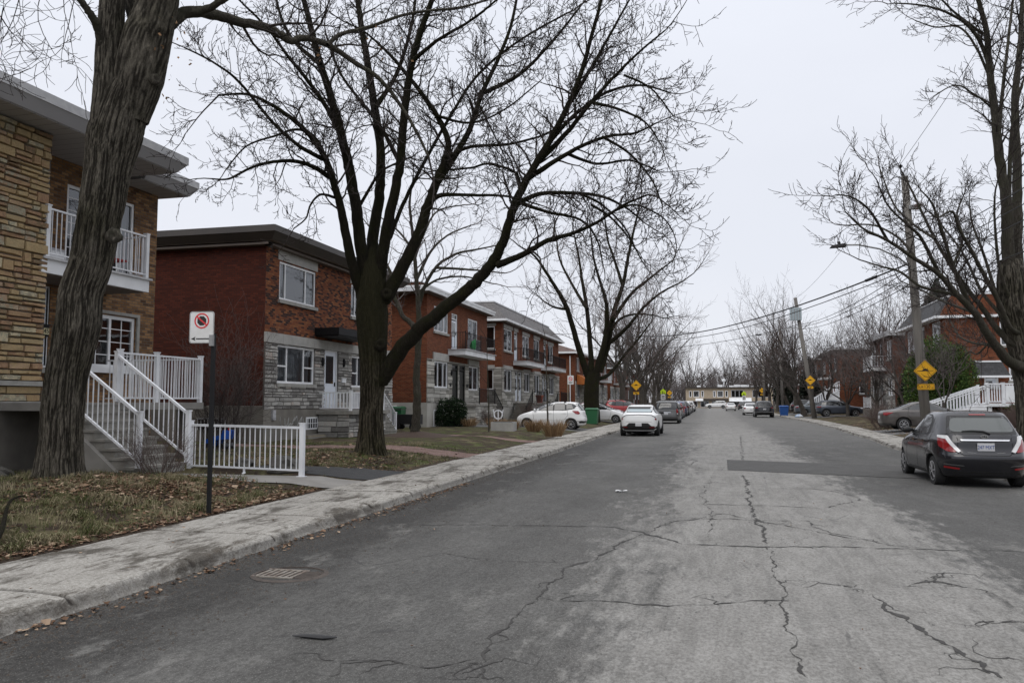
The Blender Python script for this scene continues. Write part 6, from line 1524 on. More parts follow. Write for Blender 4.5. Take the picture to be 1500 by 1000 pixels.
again(ATL,'white sport utility vehicle near the far end of the left parked row','paint_white',-3.5,137,.03,90,1,G)
again(CIV,'black sedan at the far end of the left parked row','paint_black',-3.5,150,.03,90,1,G)
again(CIV,'white sedan parked just ahead of the large black vehicle on the right','paint_white',4.85,105,.02,90,1.05)
again(CIV,'white sedan driving away in the middle distance of the road','paint_white',3.6,152,.02,90,1.)
again(HRV,'dark crossover waiting near the shop block on the right side of the road','paint_charcoal',6.4,172,.02,90,1.)
again(ATL,'white boxy off-roader crossing in front of the far shop block','paint_white',1.4,203,.03,180,1.05)
again(VAN,'dark pickup-sized van stopped before the right end of the shop block','paint_grey',9.6,203,.03,0,1.)
again(CIV,'blue-grey sedan in the right driveway left of the slate crossover','paint_bluegrey',11.6,95.6,.2,0,1.05)
again(ATL,'dark vehicle behind the blue-grey sedan in the right driveway','paint_charcoal',12.2,106,.2,0,1.)
again(CIV,'maroon sedan parked facing the street beyond the green bin','paint_maroon',-9.5,67,.15,0,1.08)
again(FIT,'bright red hatchback behind the white crossover on the left driveway','paint_red',-7.6,74,.15,10,1.1)
again(FIT,'white car whose nose shows between the green bin and the white crossover','paint_white',-8.1,60.5,.12,0,.95)
again(VAN,'dark vehicle far along the right pavement behind the second pole','paint_slate',13.5,118,.2,0,1.)
# ------------------------------------------------------------------ trees
def bark_mat(name,c1,c2,moss=None,scale=1.):
    m, nt, b, out = nodes(name); n = N(nt)
    co=n.coord('Object')
    st=n.mapping(co,(16*scale,16*scale,1.5*scale)); a=n.noise(st,1.5,7,.72,1.2); f=n.noise(co,34*scale,4,.7)
    ridge=n.voro(n.mapping(n.mix(.25,co,a),(17*scale,17*scale,1.5*scale)),1.6,'DISTANCE_TO_EDGE')
    c=n.mix(n.range(a,.32,.68),c1,c2)
    c=n.mix(n.range(f,.35,.7,0,.5),c,n.mix(1.,c,(.45,.45,.42),'MULTIPLY'))
    c=n.mix(n.range(ridge,.0,.14,.55,0),c,(c1[0]*.35,c1[1]*.35,c1[2]*.35))
    if moss:
        g=n.noise(co,2.1,4,.6); c=n.mix(n.range(g,.44,.64,0,.65),c,moss)
    n.put(b.inputs['Base Color'],c); b.inputs['Roughness'].default_value=.95; b.inputs['Specular IOR Level'].default_value=.15
    n.put(b.inputs['Normal'],n.bump(n.math('ADD',n.range(ridge,0,.2),n.math('MULTIPLY',a,.9)),.9,.04))
bark_mat('bark_grey',(.075,.066,.054),(.20,.18,.15),(.085,.085,.055)); bark_mat('bark_moss',(.020,.017,.010),(.048,.041,.028),(.026,.028,.008))
def ridged(name,lo,hi,moss,top=None):
    m, nt, b, out = nodes(name); n = N(nt); co=n.coord('Object'); a=n.new('ShaderNodeAttribute',attribute_name='ridge')
    st=n.noise(n.mapping(co,(24,24,5.5)),1.6,6,.78); f=n.math('ADD',a.outputs['Fac'],n.range(st,.3,.7,-.45,.45),clamp=True)
    c=n.ramp(f,[(0,lo),(.45,tuple((x+y)*.38 for x,y in zip(lo,hi))),(1,hi)])
    c=n.mix(n.range(n.noise(co,1.3,4,.6),.48,.66,0,.6),c,n.mix(1.,c,moss,'MULTIPLY'))
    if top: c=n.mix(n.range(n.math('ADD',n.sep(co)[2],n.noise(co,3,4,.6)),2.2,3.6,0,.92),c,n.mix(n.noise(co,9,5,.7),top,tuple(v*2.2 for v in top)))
    c=n.mix(n.range(n.noise(co,40,4,.7),.4,.65,0,.5),c,n.mix(1.,c,(.5,.5,.5),'MULTIPLY'))
    n.put(b.inputs['Base Color'],c); b.inputs['Roughness'].default_value=.95; b.inputs['Specular IOR Level'].default_value=.12
    n.put(b.inputs['Normal'],n.bump(f,.8,.03))
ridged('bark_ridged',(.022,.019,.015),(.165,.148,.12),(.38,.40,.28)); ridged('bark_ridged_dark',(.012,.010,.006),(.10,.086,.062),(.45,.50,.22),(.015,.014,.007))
pm('twig_dark',(.022,.017,.015),.95,col2=(.040,.030,.026),scale=1); pm('twig_red',(.115,.078,.068),.95,col2=(.075,.058,.050),scale=.6); pm('twig_far',(.125,.10,.095),.95,col2=(.085,.073,.068),scale=.4)
pm('dry_leaf',(.20,.10,.045),.9,col2=(.32,.20,.11),scale=40)
for nm in ('dry_leaf',): pass

class Tw:
    """many polylines -> one mesh of thin tubes, built in bulk"""
    def __init__(s): s.g={}
    def add(s,P,Rd,k): s.g.setdefault((len(P),k),[]).append((P,Rd))
    def build(s,name,mat,parent=None,smooth=True):
        V=[];Fc=[];off=0; org=np.array(wl(parent)) if parent is not None else np.zeros(3)
        for (m,k),L in s.g.items():
            P=np.array([[tuple(p) for p in a[0]] for a in L],dtype=np.float64)-org; Rd=np.array([a[1] for a in L],dtype=np.float64); Nn=len(L)
            T=np.empty_like(P); T[:,1:-1]=P[:,2:]-P[:,:-2]; T[:,0]=P[:,1]-P[:,0]; T[:,-1]=P[:,-1]-P[:,-2]
            T/=np.linalg.norm(T,axis=2,keepdims=True)+1e-9
            M=T.mean(1); A=np.where(np.abs(M[:,2:3])<.75,np.array([[0,0,1.]]),np.array([[1.,0,0]]))
            r=np.cross(T,A[:,None,:]); r/=np.linalg.norm(r,axis=2,keepdims=True)+1e-9; q=np.cross(T,r)
            th=2*np.pi*np.arange(k)/k
            ring=P[:,:,None,:]+Rd[:,:,None,None]*(r[:,:,None,:]*np.cos(th)[None,None,:,None]+q[:,:,None,:]*np.sin(th)[None,None,:,None])
            V.append(ring.reshape(-1,3)); base=off+(np.arange(Nn)*m*k)[:,None,None]+(np.arange(m-1)*k)[None,:,None]
            j=np.arange(k)[None,None,:]; jn=(np.arange(k)+1)%k; jn=jn[None,None,:]
            Fc.append(np.stack([base+j,base+jn,base+jn+k,base+j+k],-1).reshape(-1,4)); off+=Nn*m*k
        V=np.concatenate(V).astype(np.float32);Fc=np.concatenate(Fc).astype(np.int32)
        me=bpy.data.meshes.new(name); me.vertices.add(len(V)); me.vertices.foreach_set('co',V.ravel()); me.loops.add(Fc.size); me.loops.foreach_set('vertex_index',Fc.ravel())
        me.polygons.add(len(Fc)); me.polygons.foreach_set('loop_start',np.arange(0,Fc.size,4,dtype=np.int32)); me.update(calc_edges=True)
        if smooth: me.polygons.foreach_set('use_smooth',np.ones(len(Fc),dtype=bool))
        me.materials.append(MATS[mat]); o=bpy.data.objects.new(name,me); COL.objects.link(o)
        if parent is not None: o.parent=parent; WL[o.name]=wl(parent)
        return o
def perp_dir(d,ang,rr):
    a=Vector((rr.gauss(0,1),rr.gauss(0,1),rr.gauss(0,1))); a=(a-d*a.dot(d)).normalized()
    return (d*math.cos(ang)+a*math.sin(ang)).normalized()
def grow(T,p,d,L,r,lvl,cfg,rr,Tt=None):
    """recursive bare branch; cfg: mx depth, n children per level, up, wig, ratio, rmin, ang"""
    m=(8,7,6,5,4,4,3)[min(lvl,6)]; st=L/(m-1); P=[p.copy()];Rd=[r]; D=[d.copy()]
    wig=cfg['wig']; up=cfg['up'] if lvl<3 else cfg.get('tup',cfg['up']); rend=max(cfg['rmin']*.8,r*.32)
    for i in range(1,m):
        d=(d+Vector((rr.gauss(0,wig),rr.gauss(0,wig),rr.gauss(0,wig)+up))).normalized(); p=p+d*st
        P.append(p.copy());D.append(d.copy()); Rd.append(r+(rend-r)*(i/(m-1)))
    (Tt if (Tt is not None and r>.03) else T).add(P,Rd,8 if r>.08 else (5 if r>.02 else 3))
    if lvl>=cfg['mx']: return
    n=cfg['n'][min(lvl,len(cfg['n'])-1)]; n=max(1,int(n*min(1.3,max(.5,L/cfg['L'][min(lvl,len(cfg['L'])-1)]))+rr.random()))
    for k in range(n):
        t=(k+rr.random())/n; t=.22+.78*t; f=t*(m-1); i=min(int(f),m-2); q=P[i].lerp(P[i+1],f-i); rc=Rd[i]+(Rd[i+1]-Rd[i])*(f-i)
        nd=perp_dir(D[i],R(rr.uniform(*cfg['ang'])),rr); nd.z+=.12*(1 if lvl<2 else .4); nd.normalize()
        grow(T,q,nd,L*rr.uniform(*cfg['ratio'])*(1.05-.45*t),max(cfg['rmin'],rc*rr.uniform(.5,.72)),lvl+1,cfg,rr,Tt)
    grow(T,P[-1],D[-1],L*.5,max(cfg['rmin'],rend),lvl+1,cfg,rr,Tt)
CF=dict(mx=3,n=(7,6,5,4),L=(3.,1.7,.9,.5),up=.05,tup=.03,wig=.17,ratio=(.42,.68),rmin=.0052,ang=(28,62))
def smoothline(P,Rd,k=5):
    rows=crom([[*p,r] for p,r in zip(P,Rd)],k); return [Vector(r[:3]) for r in rows],[float(r[3]) for r in rows]
WS=.88
def limb(TR,T,pts,d0,d1,w0,w1,rr,cfg=CF,spawn=.34,t0=.25,Lm=2.2,sides=10,tip=True,lscale=1.,curve=0.,jit=.07):
    """pts image trace; depth goes d0->d1 along it; widths in pixels"""
    n=len(pts); P=[];Rd=[]
    for i,(x,y) in enumerate(pts):
        t=i/(n-1); d=d0+(d1-d0)*t+curve*math.sin(math.pi*t); P.append(at(x,y,d)); w=(w0+(w1-w0)*(t**.8))*WS; Rd.append(max(.006,w/2/F*d))
    P,Rd=smoothline(P,Rd,6)
    for i in range(1,len(P)-1): P[i]+=Vector((rr.gauss(0,1),rr.gauss(0,1),rr.gauss(0,1)))*Rd[i]*jit
    TR.add(P,Rd,sides)
    L=[0]
    for a,b in zip(P,P[1:]): L.append(L[-1]+(b-a).length)
    tot=L[-1]; s=tot*t0; i=0
    while s<tot:
        while L[i+1]<s: i+=1
        f=(s-L[i])/(L[i+1]-L[i]+1e-9); q=P[i].lerp(P[i+1],f); r=Rd[i]+(Rd[i+1]-Rd[i])*f; d=(P[i+1]-P[i]).normalized()
        nd=perp_dir(d,R(rr.uniform(35,70)),rr); nd.z+=.15; nd.normalize()
        grow(T,q,nd,rr.uniform(.5,1.)*Lm*lscale*(1.1-.5*s/tot),min(max(.007,r*.45),.03),1,cfg,rr,TR)
        s+=spawn*rr.uniform(.6,1.5)
    if tip: grow(T,P[-1],(P[-1]-P[-2]).normalized(),Lm*.9*lscale,Rd[-1],1,cfg,rr,TR)
    return P,Rd

def trunk_mesh(pts,par,mat,nseg=56,step=.05,rid=.06,flare=None,seed=0.,ridf=7.):
    RG=[]
    """near trunk: dense rings with real bark ridges; pts=(Vector,radius)"""
    rows=crom([[*p,r] for p,r in pts],18 if nseg>80 else 12); mb=MB(); n=nseg
    ax=Vector((1,0,0)); M=len(rows)
    for k,row in enumerate(rows):
        p=Vector(row[:3]); r=row[3]; d=(Vector(rows[min(k+1,M-1)][:3])-Vector(rows[max(k-1,0)][:3])).normalized()
        u=(ax-d*ax.dot(d)).normalized(); v=d.cross(u)
        for j in range(n):
            a=2*math.pi*j/n; h=p.z
            tw=a+.25*h*.6
            rg=abs(fbm(math.cos(tw)*4.2+seed,math.sin(tw)*4.2,h*.85,4)); rg2=fbm(math.cos(a)*1.1+seed,math.sin(a)*1.1,h*.7,3)
            fine=abs(fbm(math.cos(tw)*11,math.sin(tw)*11+seed,h*2.6,2))
            fl=0
            if flare: fl=flare*math.exp(-max(0,h-pts[0][0].z)/.28)*(.45+.55*abs(math.sin(a*2.5+seed)))
            rdg=1-abs(fbm(math.cos(tw)*ridf+seed,math.sin(tw)*ridf,h*1.25+.5*fbm(a,h*2,seed,2),4))*2.3; rdg=max(0,rdg); RG.append(rdg)
            rad=r*(.97+rg*rid*1.0+rdg*rid*.38+rg2*.08+fine*rid*.5+fl); q=p+(u*math.cos(a)+v*math.sin(a))*rad; mb.v.append(tuple(q))
    for k in range(M-1):
        for j in range(n):
            a=k*n+j;b=k*n+(j+1)%n; mb.f.append((a,b,b+n,a+n)); mb.t.append(.5)
    o=mb.build('trunk',mat,par,smooth=True); A=o.data.attributes.new('ridge','FLOAT','POINT'); A.data.foreach_set('value',RG); return o
def knot(mb,c,r,n):
    rr=random.Random(int(c.x*100)); vs=[];k=14
    nn=n.normalized(); u=nn.cross(Vector((0,0,1))).normalized(); v=nn.cross(u)
    for (q,h) in ((1.7,-.4),(1.4,.05),(1.0,.28),(.65,.22),(.3,-.05),(.05,-.1)):
        for j in range(k):
            a=2*math.pi*j/k; w=1+.22*fbm(math.cos(a)*2+c.x,math.sin(a)*2+c.z,h); vs.append(c+(u*math.cos(a)+v*math.sin(a))*r*q*w+nn*r*h)
    mb.mesh(vs,[(i*k+j,i*k+(j+1)%k,(i+1)*k+(j+1)%k,(i+1)*k+j) for i in range(5) for j in range(k)])

# nearest tree: thick furrowed trunk forking out of the top of the picture
D1=13.55
t=thing('maple_tree','nearest tree, thick grey furrowed trunk forking high, growing in the left lawn','tree',tuple(Vector((-10.7,11.33,.3))))
def tp(x,y,w,d=D1): return (at(x,y,d),w*(.85 if y>300 else .90)/2/F*d)
tr=[tp(84,722,104),tp(86,700,82),tp(88,660,71),tp(92,600,66),tp(100,540,64),tp(113,480,70),tp(118,430,66),tp(133,385,66),tp(142,340,68),tp(150,300,68),tp(158,250,68),tp(166,205,76),tp(178,165,70),tp(188,135,62),tp(194,112,46)]
trunk_mesh(tr,t,'bark_ridged',nseg=200,rid=.075,flare=.22,seed=2.,ridf=9.)
for (x,y,r,dd) in ((166,345,.08,-.36),(228,116,.06,-.16)):
    mb=MB(); knot(mb,at(x,y,D1+dd),r,Vector((-.3 if x<130 else .2,-1,0))+_r*((x-140)/110.)); mb.build('bark_knot','bark_grey',t,smooth=True)
TR=Tw();T=Tw(); rr=random.Random(21)
def stem(pts,name='limb',n=40,seed=1.):
    rows=[(at(x,y,d),w/2/F*d) for x,y,w,d in pts]; o=trunk_mesh(rows,t,'bark_ridged',nseg=n*2,rid=.06,seed=seed); o.name=name; return rows
stem([(157,222,46,13.5),(158,175,46,13.5),(160,125,41,13.5),(162,60,38,13.5),(165,0,34,13.5),(170,-80,26,13.4),(160,-200,18,13.2)],seed=3)
stem([(190,175,50,13.6),(203,115,66,13.6),(216,60,66,13.6),(232,10,54,13.6),(262,-90,28,13.8),(290,-200,18,14)],seed=5)
stem([(208,70,26,13.7),(200,30,24,13.8),(193,0,22,13.9),(180,-90,16,14.2),(175,-180,10,14.5)],n=28,seed=7)
limb(TR,T,[(150,75),(146,50),(138,30),(125,10),(110,-10),(85,-40),(50,-60)],13.4,12.6,18,7,rr,t0=.5,Lm=1.6,spawn=.4)
limb(TR,T,[(225,60),(250,35),(275,18),(315,22),(350,32),(396,43),(425,60),(445,56),(480,66),(520,92),(560,120),(600,175),(628,230)],13.6,15.2,24,4,rr,t0=.25,Lm=1.5,spawn=.32,curve=.3)
limb(TR,T,[(290,18),(320,5),(350,-15),(400,-40)],13.8,13.4,14,6,rr,Lm=1.4)
limb(TR,T,[(480,66),(500,50),(540,40),(600,20),(680,10),(740,-10)],14.6,15.4,8,3,rr,Lm=1.3,t0=.1)
limb(TR,T,[(160,-60),(100,-80),(40,-50),(-10,0),(-40,60)],13.4,12.4,10,4,rr,t0=.1,Lm=1.7,spawn=.25)
limb(TR,T,[(250,-30),(330,-90),(430,-130)],13.6,13,14,6,rr,Lm=2); limb(TR,T,[(180,-90),(120,-200),(60,-300)],13.6,13,14,6,rr,Lm=2)
for (x,y) in ((60,-10),(90,-20),(30,-10),(5,10),(110,-5)): grow(T,at(x,y,12.6),Vector((rr.uniform(-.5,.3),rr.uniform(-.3,.3),-.8)).normalized(),1.3,.009,1,CF,rr,TR)
TR.build('branches','bark_grey',t); T.build('crown','twig_dark',t)
# a few clinging leaves
mb=MB()
for k in range(70):
    x,y=rr.choice([(235,50),(245,20),(262,90),(250,35),(228,130),(620,120),(470,80),(560,60)]); p=at(x+rr.gauss(0,12),y+rr.gauss(0,14),13.4+rr.uniform(-.5,.8)); a=Vector((rr.gauss(0,1),rr.gauss(0,1),rr.gauss(0,1))).normalized()*.035; b=Vector((rr.gauss(0,1),rr.gauss(0,1),rr.gauss(0,1))).normalized()*.022
    mb.face([p-a,p+b,p+a,p-b+Vector((0,0,.008))])
mb.build('clinging_leaves','dry_leaf',t)

# the big spreading tree
D2=21.
t=thing('maple_tree','large spreading bare tree with mossy limbs beside the black asphalt apron','tree',(-8.83,19.9,.3))
tr=[tp(543,672,62,21),tp(543,655,50,21),tp(543,620,42,21),tp(545,580,40,21),tp(546,540,44,21),tp(546,500,50,21.),tp(545,460,54,21),tp(545,425,50,21),tp(546,395,40,21),tp(546,372,20,21),tp(546,360,6,21)]
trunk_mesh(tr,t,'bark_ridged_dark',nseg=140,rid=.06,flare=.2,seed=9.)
for (x,y,r) in ((556,505,.10),(566,430,.09)): mb=MB(); knot(mb,at(x,y,20.62),r,Vector((0,-1,0))+_r*.3); mb.build('bark_knot','bark_moss',t,smooth=True)
TR=Tw();T=Tw(); rr=random.Random(5)
C2=dict(CF,mx=4,n=(8,6,4,3),ang=(25,68),rmin=.0070,wig=.20)
L_=lambda p,*a,**k: limb(TR,T,[(x if x<850 else 850+(x-850)*.8,y) for x,y in p],*a,rr,cfg=C2,spawn=.2,lscale=.88,**k)
L_([(556,560),(578,525),(604,492),(635,465),(668,438),(702,408),(724,380),(738,350),(752,305),(772,262),(801,214),(830,160),(851,108),(870,55),(892,-10)],21.,19.2,30,5,t0=.45,Lm=2.0,sides=14)
L_([(728,388),(750,380),(775,368),(803,352),(835,343),(880,326),(930,300),(975,285)],20.2,18.8,13,3,Lm=1.6,t0=.2)
L_([(756,300),(790,284),(840,283),(890,288),(935,305),(965,325)],20.,19.5,9,2.5,Lm=1.5)
L_([(772,262),(810,238),(850,215),(900,200),(950,195),(990,180)],20,18.6,10,2.5,Lm=1.6)
L_([(790,235),(830,195),(870,150),(915,110),(960,75),(1005,45)],19.9,19,10,2.5,Lm=1.6)
L_([(835,150),(870,100),(905,50),(940,0)],19.6,20.4,8,3,Lm=1.5); L_([(800,214),(840,170),(900,135),(960,125),(1010,135)],19.7,21,8,2.5,Lm=1.5)
L_([(762,285),(760,262),(750,250),(715,240),(690,246),(640,250)],20,21,6,3,Lm=1.2)
L_([(760,296),(800,310),(850,322),(880,350),(892,390)],20,19,7,2,Lm=1.2); L_([(870,150),(920,160),(970,180),(1000,215)],19.4,18.6,6,2,Lm=1.3); L_([(830,225),(880,240),(940,235),(990,250)],19.8,19,6,2,Lm=1.3)
L_([(532,440),(520,400),(508,350),(500,310),(490,272),(478,235),(455,200),(425,172),(395,152),(360,138),(320,140)],21,18.8,20,3,Lm=1.9,t0=.35,sides=12)
L_([(870,300),(905,318),(940,350),(965,385)],19.4,18.8,5,2,Lm=1.5); L_([(850,284),(890,300),(930,332),(950,362)],19.6,20.4,5,2,Lm=1.5); L_([(905,312),(950,300),(1000,318),(1020,340)],19.2,19.6,4,2,Lm=1.4); L_([(890,200),(940,225),(980,262),(1000,300)],18.9,18.4,5,2,Lm=1.4); L_([(930,110),(980,130),(1020,170)],19.2,19,4,2,Lm=1.3); L_([(700,150),(720,190),(740,230)],21,20,4,2,Lm=1.2); L_([(640,170),(690,180),(740,160),(790,120)],20.6,21.4,5,2,Lm=1.5)
L_([(486,262),(460,245),(430,236),(395,238),(365,247),(335,262),(310,262)],20.2,19.2,9,2.5,Lm=1.3,t0=.15)
L_([(492,290),(470,285),(455,300),(448,320),(430,335)],20.3,19.8,5,2,Lm=1.)
L_([(478,235),(440,215),(400,180),(350,120),(310,90),(270,70)],20,18,8,2.5,Lm=1.6); L_([(500,300),(470,215),(440,190),(400,200),(360,215),(330,250)],20.4,21.4,7,2,Lm=1.4)
L_([(538,430),(531,380),(522,310),(512,250),(502,205),(487,150),(470,95),(455,40),(440,-20)],21,20.2,24,8,Lm=1.9,t0=.4,sides=12)
L_([(502,205),(480,160),(452,120),(420,80),(390,40),(350,0)],20.6,19,10,3,Lm=1.8)
L_([(545,420),(546,350),(555,290),(558,230),(549,160),(538,90),(528,30),(520,-30)],21.1,22.2,22,8,Lm=1.8,t0=.4,sides=12)
L_([(552,430),(562,360),(574,300),(586,240),(592,170),(604,90),(622,30),(640,-20)],21,19.8,22,8,Lm=1.8,t0=.4,sides=12)
L_([(562,440),(588,395),(612,345),(627,300),(640,265),(652,235),(656,205),(640,170),(612,130),(580,90),(550,60)],21,20.6,24,4,Lm=1.9,t0=.35,sides=12)
L_([(640,268),(665,230),(688,190),(705,140),(728,90),(748,40),(760,-20)],20.8,21.8,13,4,Lm=1.9); L_([(655,230),(690,215),(740,212),(790,200),(830,180)],20.7,20,7,2.5,Lm=1.5)
L_([(630,295),(650,286),(700,286),(745,288),(790,300)],20.8,20,8,2.5,Lm=1.3,t0=.1); L_([(575,320),(570,350),(590,300),(620,240),(660,170),(700,110),(760,60),(830,20)],21,22.5,9,3,Lm=1.8)
L_([(586,240),(560,190),(530,150),(500,110),(480,60)],21,22,8,3,Lm=1.6); L_([(604,90),(640,60),(690,30),(740,-10)],20,19,8,3,Lm=1.7); L_([(549,160),(580,110),(600,50),(610,-10)],21.6,22.6,9,4,Lm=1.7)
L_([(470,95),(430,60),(410,20),(400,-30)],20.3,21,8,3,Lm=1.6); L_([(522,310),(545,270),(560,250),(590,235)],20.9,21,6,3,Lm=1.); L_([(700,140),(760,110),(810,60),(850,10)],21.3,22,8,3,Lm=1.7)
TR.build('branches','bark_moss',t); T.build('crown','twig_dark',t)

# small tree before the third house
t=thing('small_tree','slim bare tree with a knobbly trunk in mulch, right of the large spreading tree','tree',(-11.5,30.2,.35))
TR=Tw();T=Tw(); rr=random.Random(8); C3=dict(CF,n=(6,5,4,3),rmin=.005)
M_=lambda *a,**k: limb(TR,T,*a,rr,cfg=C3,**k)
M_([(607,640),(609,620),(611,590),(610,555),(612,520),(614,485),(613,450),(610,410),(607,370),(603,330),(600,300)],32,31,17,4,Lm=1.8,t0=.6,sides=12)
M_([(613,492),(603,474),(590,462),(578,435),(572,400),(560,375),(550,350)],32,32.5,11,3,Lm=1.8); M_([(613,450),(622,420),(640,390),(668,372),(700,365),(725,360)],31.8,31,8,2,Lm=1.8); M_([(611,430),(640,410),(680,405),(720,415)],31.8,33,5,2,Lm=1.6); M_([(610,410),(630,370),(655,345),(690,330)],31.7,32.6,6,2,Lm=1.7); M_([(607,370),(585,340),(560,320)],31.5,32.5,5,2,Lm=1.6); M_([(640,392),(690,395),(740,400)],31.5,30,5,2,Lm=1.6)
M_([(607,380),(620,345),(640,310),(680,300)],31.5,33,5,2,Lm=1.6)
TR.build('branches','bark_grey',t); T.build('crown','twig_far',t)

# tree in front of the far hipped-roof house
t=thing('maple_tree','tall vase-shaped bare tree behind the green bin on the left','tree',(-8.4,57.7,.2))
TR=Tw();T=Tw(); rr=random.Random(13); C4=dict(CF,rmin=.008,n=(6,5,4,3),mx=3)
M_=lambda *a,**k: limb(TR,T,*a,rr,cfg=C4,spawn=.65,**k)
M_([(868,622),(867,600),(866,580),(867,560),(869,545)],58,58,27,24,Lm=1,t0=.99,sides=14,tip=False,jit=0)
for pts,d,w in (([(862,552),(846,504),(831,453),(817,426),(800,399),(783,375),(760,360)],-3,12),([(866,550),(865,511),(860,453),(853,412),(848,378),(840,340)],2,11),([(872,548),(885,504),(889,470),(888,443),(880,415),(870,380),(865,340)],-2,12),([(878,545),(891,500),(901,450),(912,419),(922,368),(930,330),(940,290)],1,12),([(888,506),(916,482),(943,450),(968,429),(1000,412)],-4,8),([(872,556),(892,548),(915,520),(936,495),(955,470)],3,8),([(897,470),(925,430),(955,405),(985,382)],3,7),([(860,453),(840,420),(820,380),(815,345)],4,6),([(912,419),(900,380),(890,350),(885,310)],2,6),([(831,453),(812,450),(795,440)],-1,5),([(885,504),(905,470),(930,460),(960,462)],-2,6)):
    M_(pts,58,58+d,w,2.2,Lm=3.0)
TR.build('branches','bark_moss',t); T.build('crown','twig_red',t)

# big tree at the right edge
WS=.74
t=thing('maple_tree','tall bare tree at the right edge with many limbs reaching left behind the charcoal hatchback','tree',(9.43,28.5,.2))
D5=25.4; TR=Tw();T=Tw(); rr=random.Random(17); C5=dict(CF,rmin=.0075,n=(8,7,6,4))
trunk_mesh([tp(1512,668,54,D5),tp(1510,650,44,D5),tp(1508,600,40,D5),tp(1504,550,40,D5),tp(1496,500,44,D5),tp(1484,450,48,D5),tp(1482,410,44,D5),tp(1481,380,30,D5)],t,'bark_ridged',nseg=110,rid=.05,flare=.15,seed=4.)
M_=lambda p,*a,**k: limb(TR,T,([(p[0][0]+18,p[0][1]+8)]+p if p[0][1]>470 and p[0][0]>1470 else p),*a,rr,cfg=C5,**k)
M_([(1480,420),(1476,350),(1473,290),(1463,220),(1455,150),(1449,95),(1445,45),(1430,-10)],25.4,24.4,26,8,Lm=1.9,t0=.45,sides=14)
M_([(1449,95),(1435,60),(1415,35),(1385,18),(1350,8),(1310,5)],24.8,23.5,9,2.5,Lm=1.4,t0=.1); M_([(1452,120),(1430,70),(1405,40),(1370,40),(1340,30)],24.8,26,6,2,Lm=1.3); M_([(1440,50),(1400,20),(1370,-10)],24.6,24,6,3,Lm=1.4); M_([(1455,160),(1430,140),(1400,125),(1370,140)],25,24,4,2,Lm=1.)
M_([(1490,400),(1490,300),(1489,218),(1487,139),(1493,84),(1498,0)],25.6,26.4,22,9,Lm=1.9,t0=.4,sides=12); M_([(1478,330),(1480,220),(1486,170),(1495,130)],25.4,25,9,5,Lm=1.4); M_([(1462,210),(1470,120),(1478,50),(1485,-10)],25.,26,8,4,Lm=1.5)
lb=[([(1480,530),(1462,510),(1446,488),(1428,458),(1400,430),(1376,402),(1342,380),(1300,352),(1265,335),(1238,310)],-2.5,24),
([(1478,500),(1458,478),(1438,450),(1415,420),(1392,388),(1370,350),(1350,310),(1332,272),(1322,255)],1,15),
([(1440,478),(1418,440),(1396,390),(1382,345),(1366,300),(1350,280)],-1,13),
([(1480,480),(1462,440),(1440,400),(1422,365),(1405,335),(1395,310),(1375,318),(1362,312)],-2,12),
([(1484,450),(1466,400),(1458,340),(1457,290),(1462,262)],-1,8),
([(1474,520),(1450,506),(1425,502),(1405,492),(1392,470)],6.5,8),([(1428,458),(1405,450),(1380,440),(1350,425),(1320,412)],6.5,7),
([(1420,440),(1392,430),(1350,420),(1318,398),(1290,390),(1258,380)],2,9),([(1376,402),(1350,350),(1330,330),(1300,300),(1285,265)],-2,8),([(1342,380),(1318,350),(1280,330),(1240,330)],2,6),
([(1396,390),(1410,350),(1402,315),(1410,290)],1.5,6),([(1462,440),(1440,370),(1425,330),(1420,300)],2,7),([(1300,352),(1275,310),(1250,290),(1225,285)],-3,6),([(1476,470),(1440,430),(1410,370),(1380,330)],3,9),([(1450,500),(1432,518),(1420,515),(1410,525)],1,4),([(1370,350),(1340,330),(1310,300),(1290,250)],3,6)]
for pts,d,w in lb: M_(pts,25.2,25.2+d,w,2.4,Lm=1.5,t0=.3)
TR.build('branches','bark_grey',t); T.build('crown','twig_dark',t)

# procedural bare trees along both sides; each its own thing
pm('lichen_bark',(.068,.058,.048),.95,col2=(.038,.032,.027),scale=2,bump=.6,bscale=12)
def bare_tree(seed,hgt,spread,r0,mat='lichen_bark',tw='twig_far',lean=(0,0),fork=.25,nl=6,rmin=.0095,mx=3):
    rr=random.Random(seed); TR=Tw();T=Tw(); f=hgt*fork
    p0=Vector((0,0,-.1)); p1=Vector((lean[0]*.15,lean[1]*.15,f)); P=[p0,p0.lerp(p1,.33)+Vector((rr.gauss(0,.05),rr.gauss(0,.05),0)),p0.lerp(p1,.7),p1]
    P,Rd=smoothline(P,[r0*1.25,r0,r0*.92,r0*.85],4); TR.add(P,Rd,10)
    cfg=dict(CF,n=(8,6,5,3),L=(hgt*.6,hgt*.3,hgt*.16,hgt*.09),rmin=rmin,wig=.14,up=.05,tup=.05,ratio=(.34,.58),mx=mx)
    for k in range(nl):
        a=2*math.pi*(k+rr.random()*.7)/nl; tilt=rr.uniform(.15,.85)*spread
        d=Vector((math.cos(a)*tilt+lean[0]*.06,math.sin(a)*tilt+lean[1]*.06,1)).normalized()
        grow(T,p1-Vector((0,0,rr.uniform(0,f*.25))),d,hgt*(.78-.12*tilt)*rr.uniform(.8,1),r0*rr.uniform(.3,.5),0,cfg,rr,TR)
    return TR,T,mat,tw
PROTO={}
def place_tree(key,label,x,y,z=.1,rz=0.,s=1.,cat='tree',group=None,name='bare_tree'):
    if key not in PROTO:
        TR,T,m,tw=bare_tree(*KEYS[key][0],**KEYS[key][1]); t=thing(name,label,cat,(0,0,0)); TR.build('trunk',m,t); T.build('crown',tw,t); PROTO[key]=t
    else: t=copy_tree(PROTO[key])
    t['label']=label; t.location=(x,y,z); t.rotation_euler=(0,0,rz); t.scale=(s,s,s)
    return t
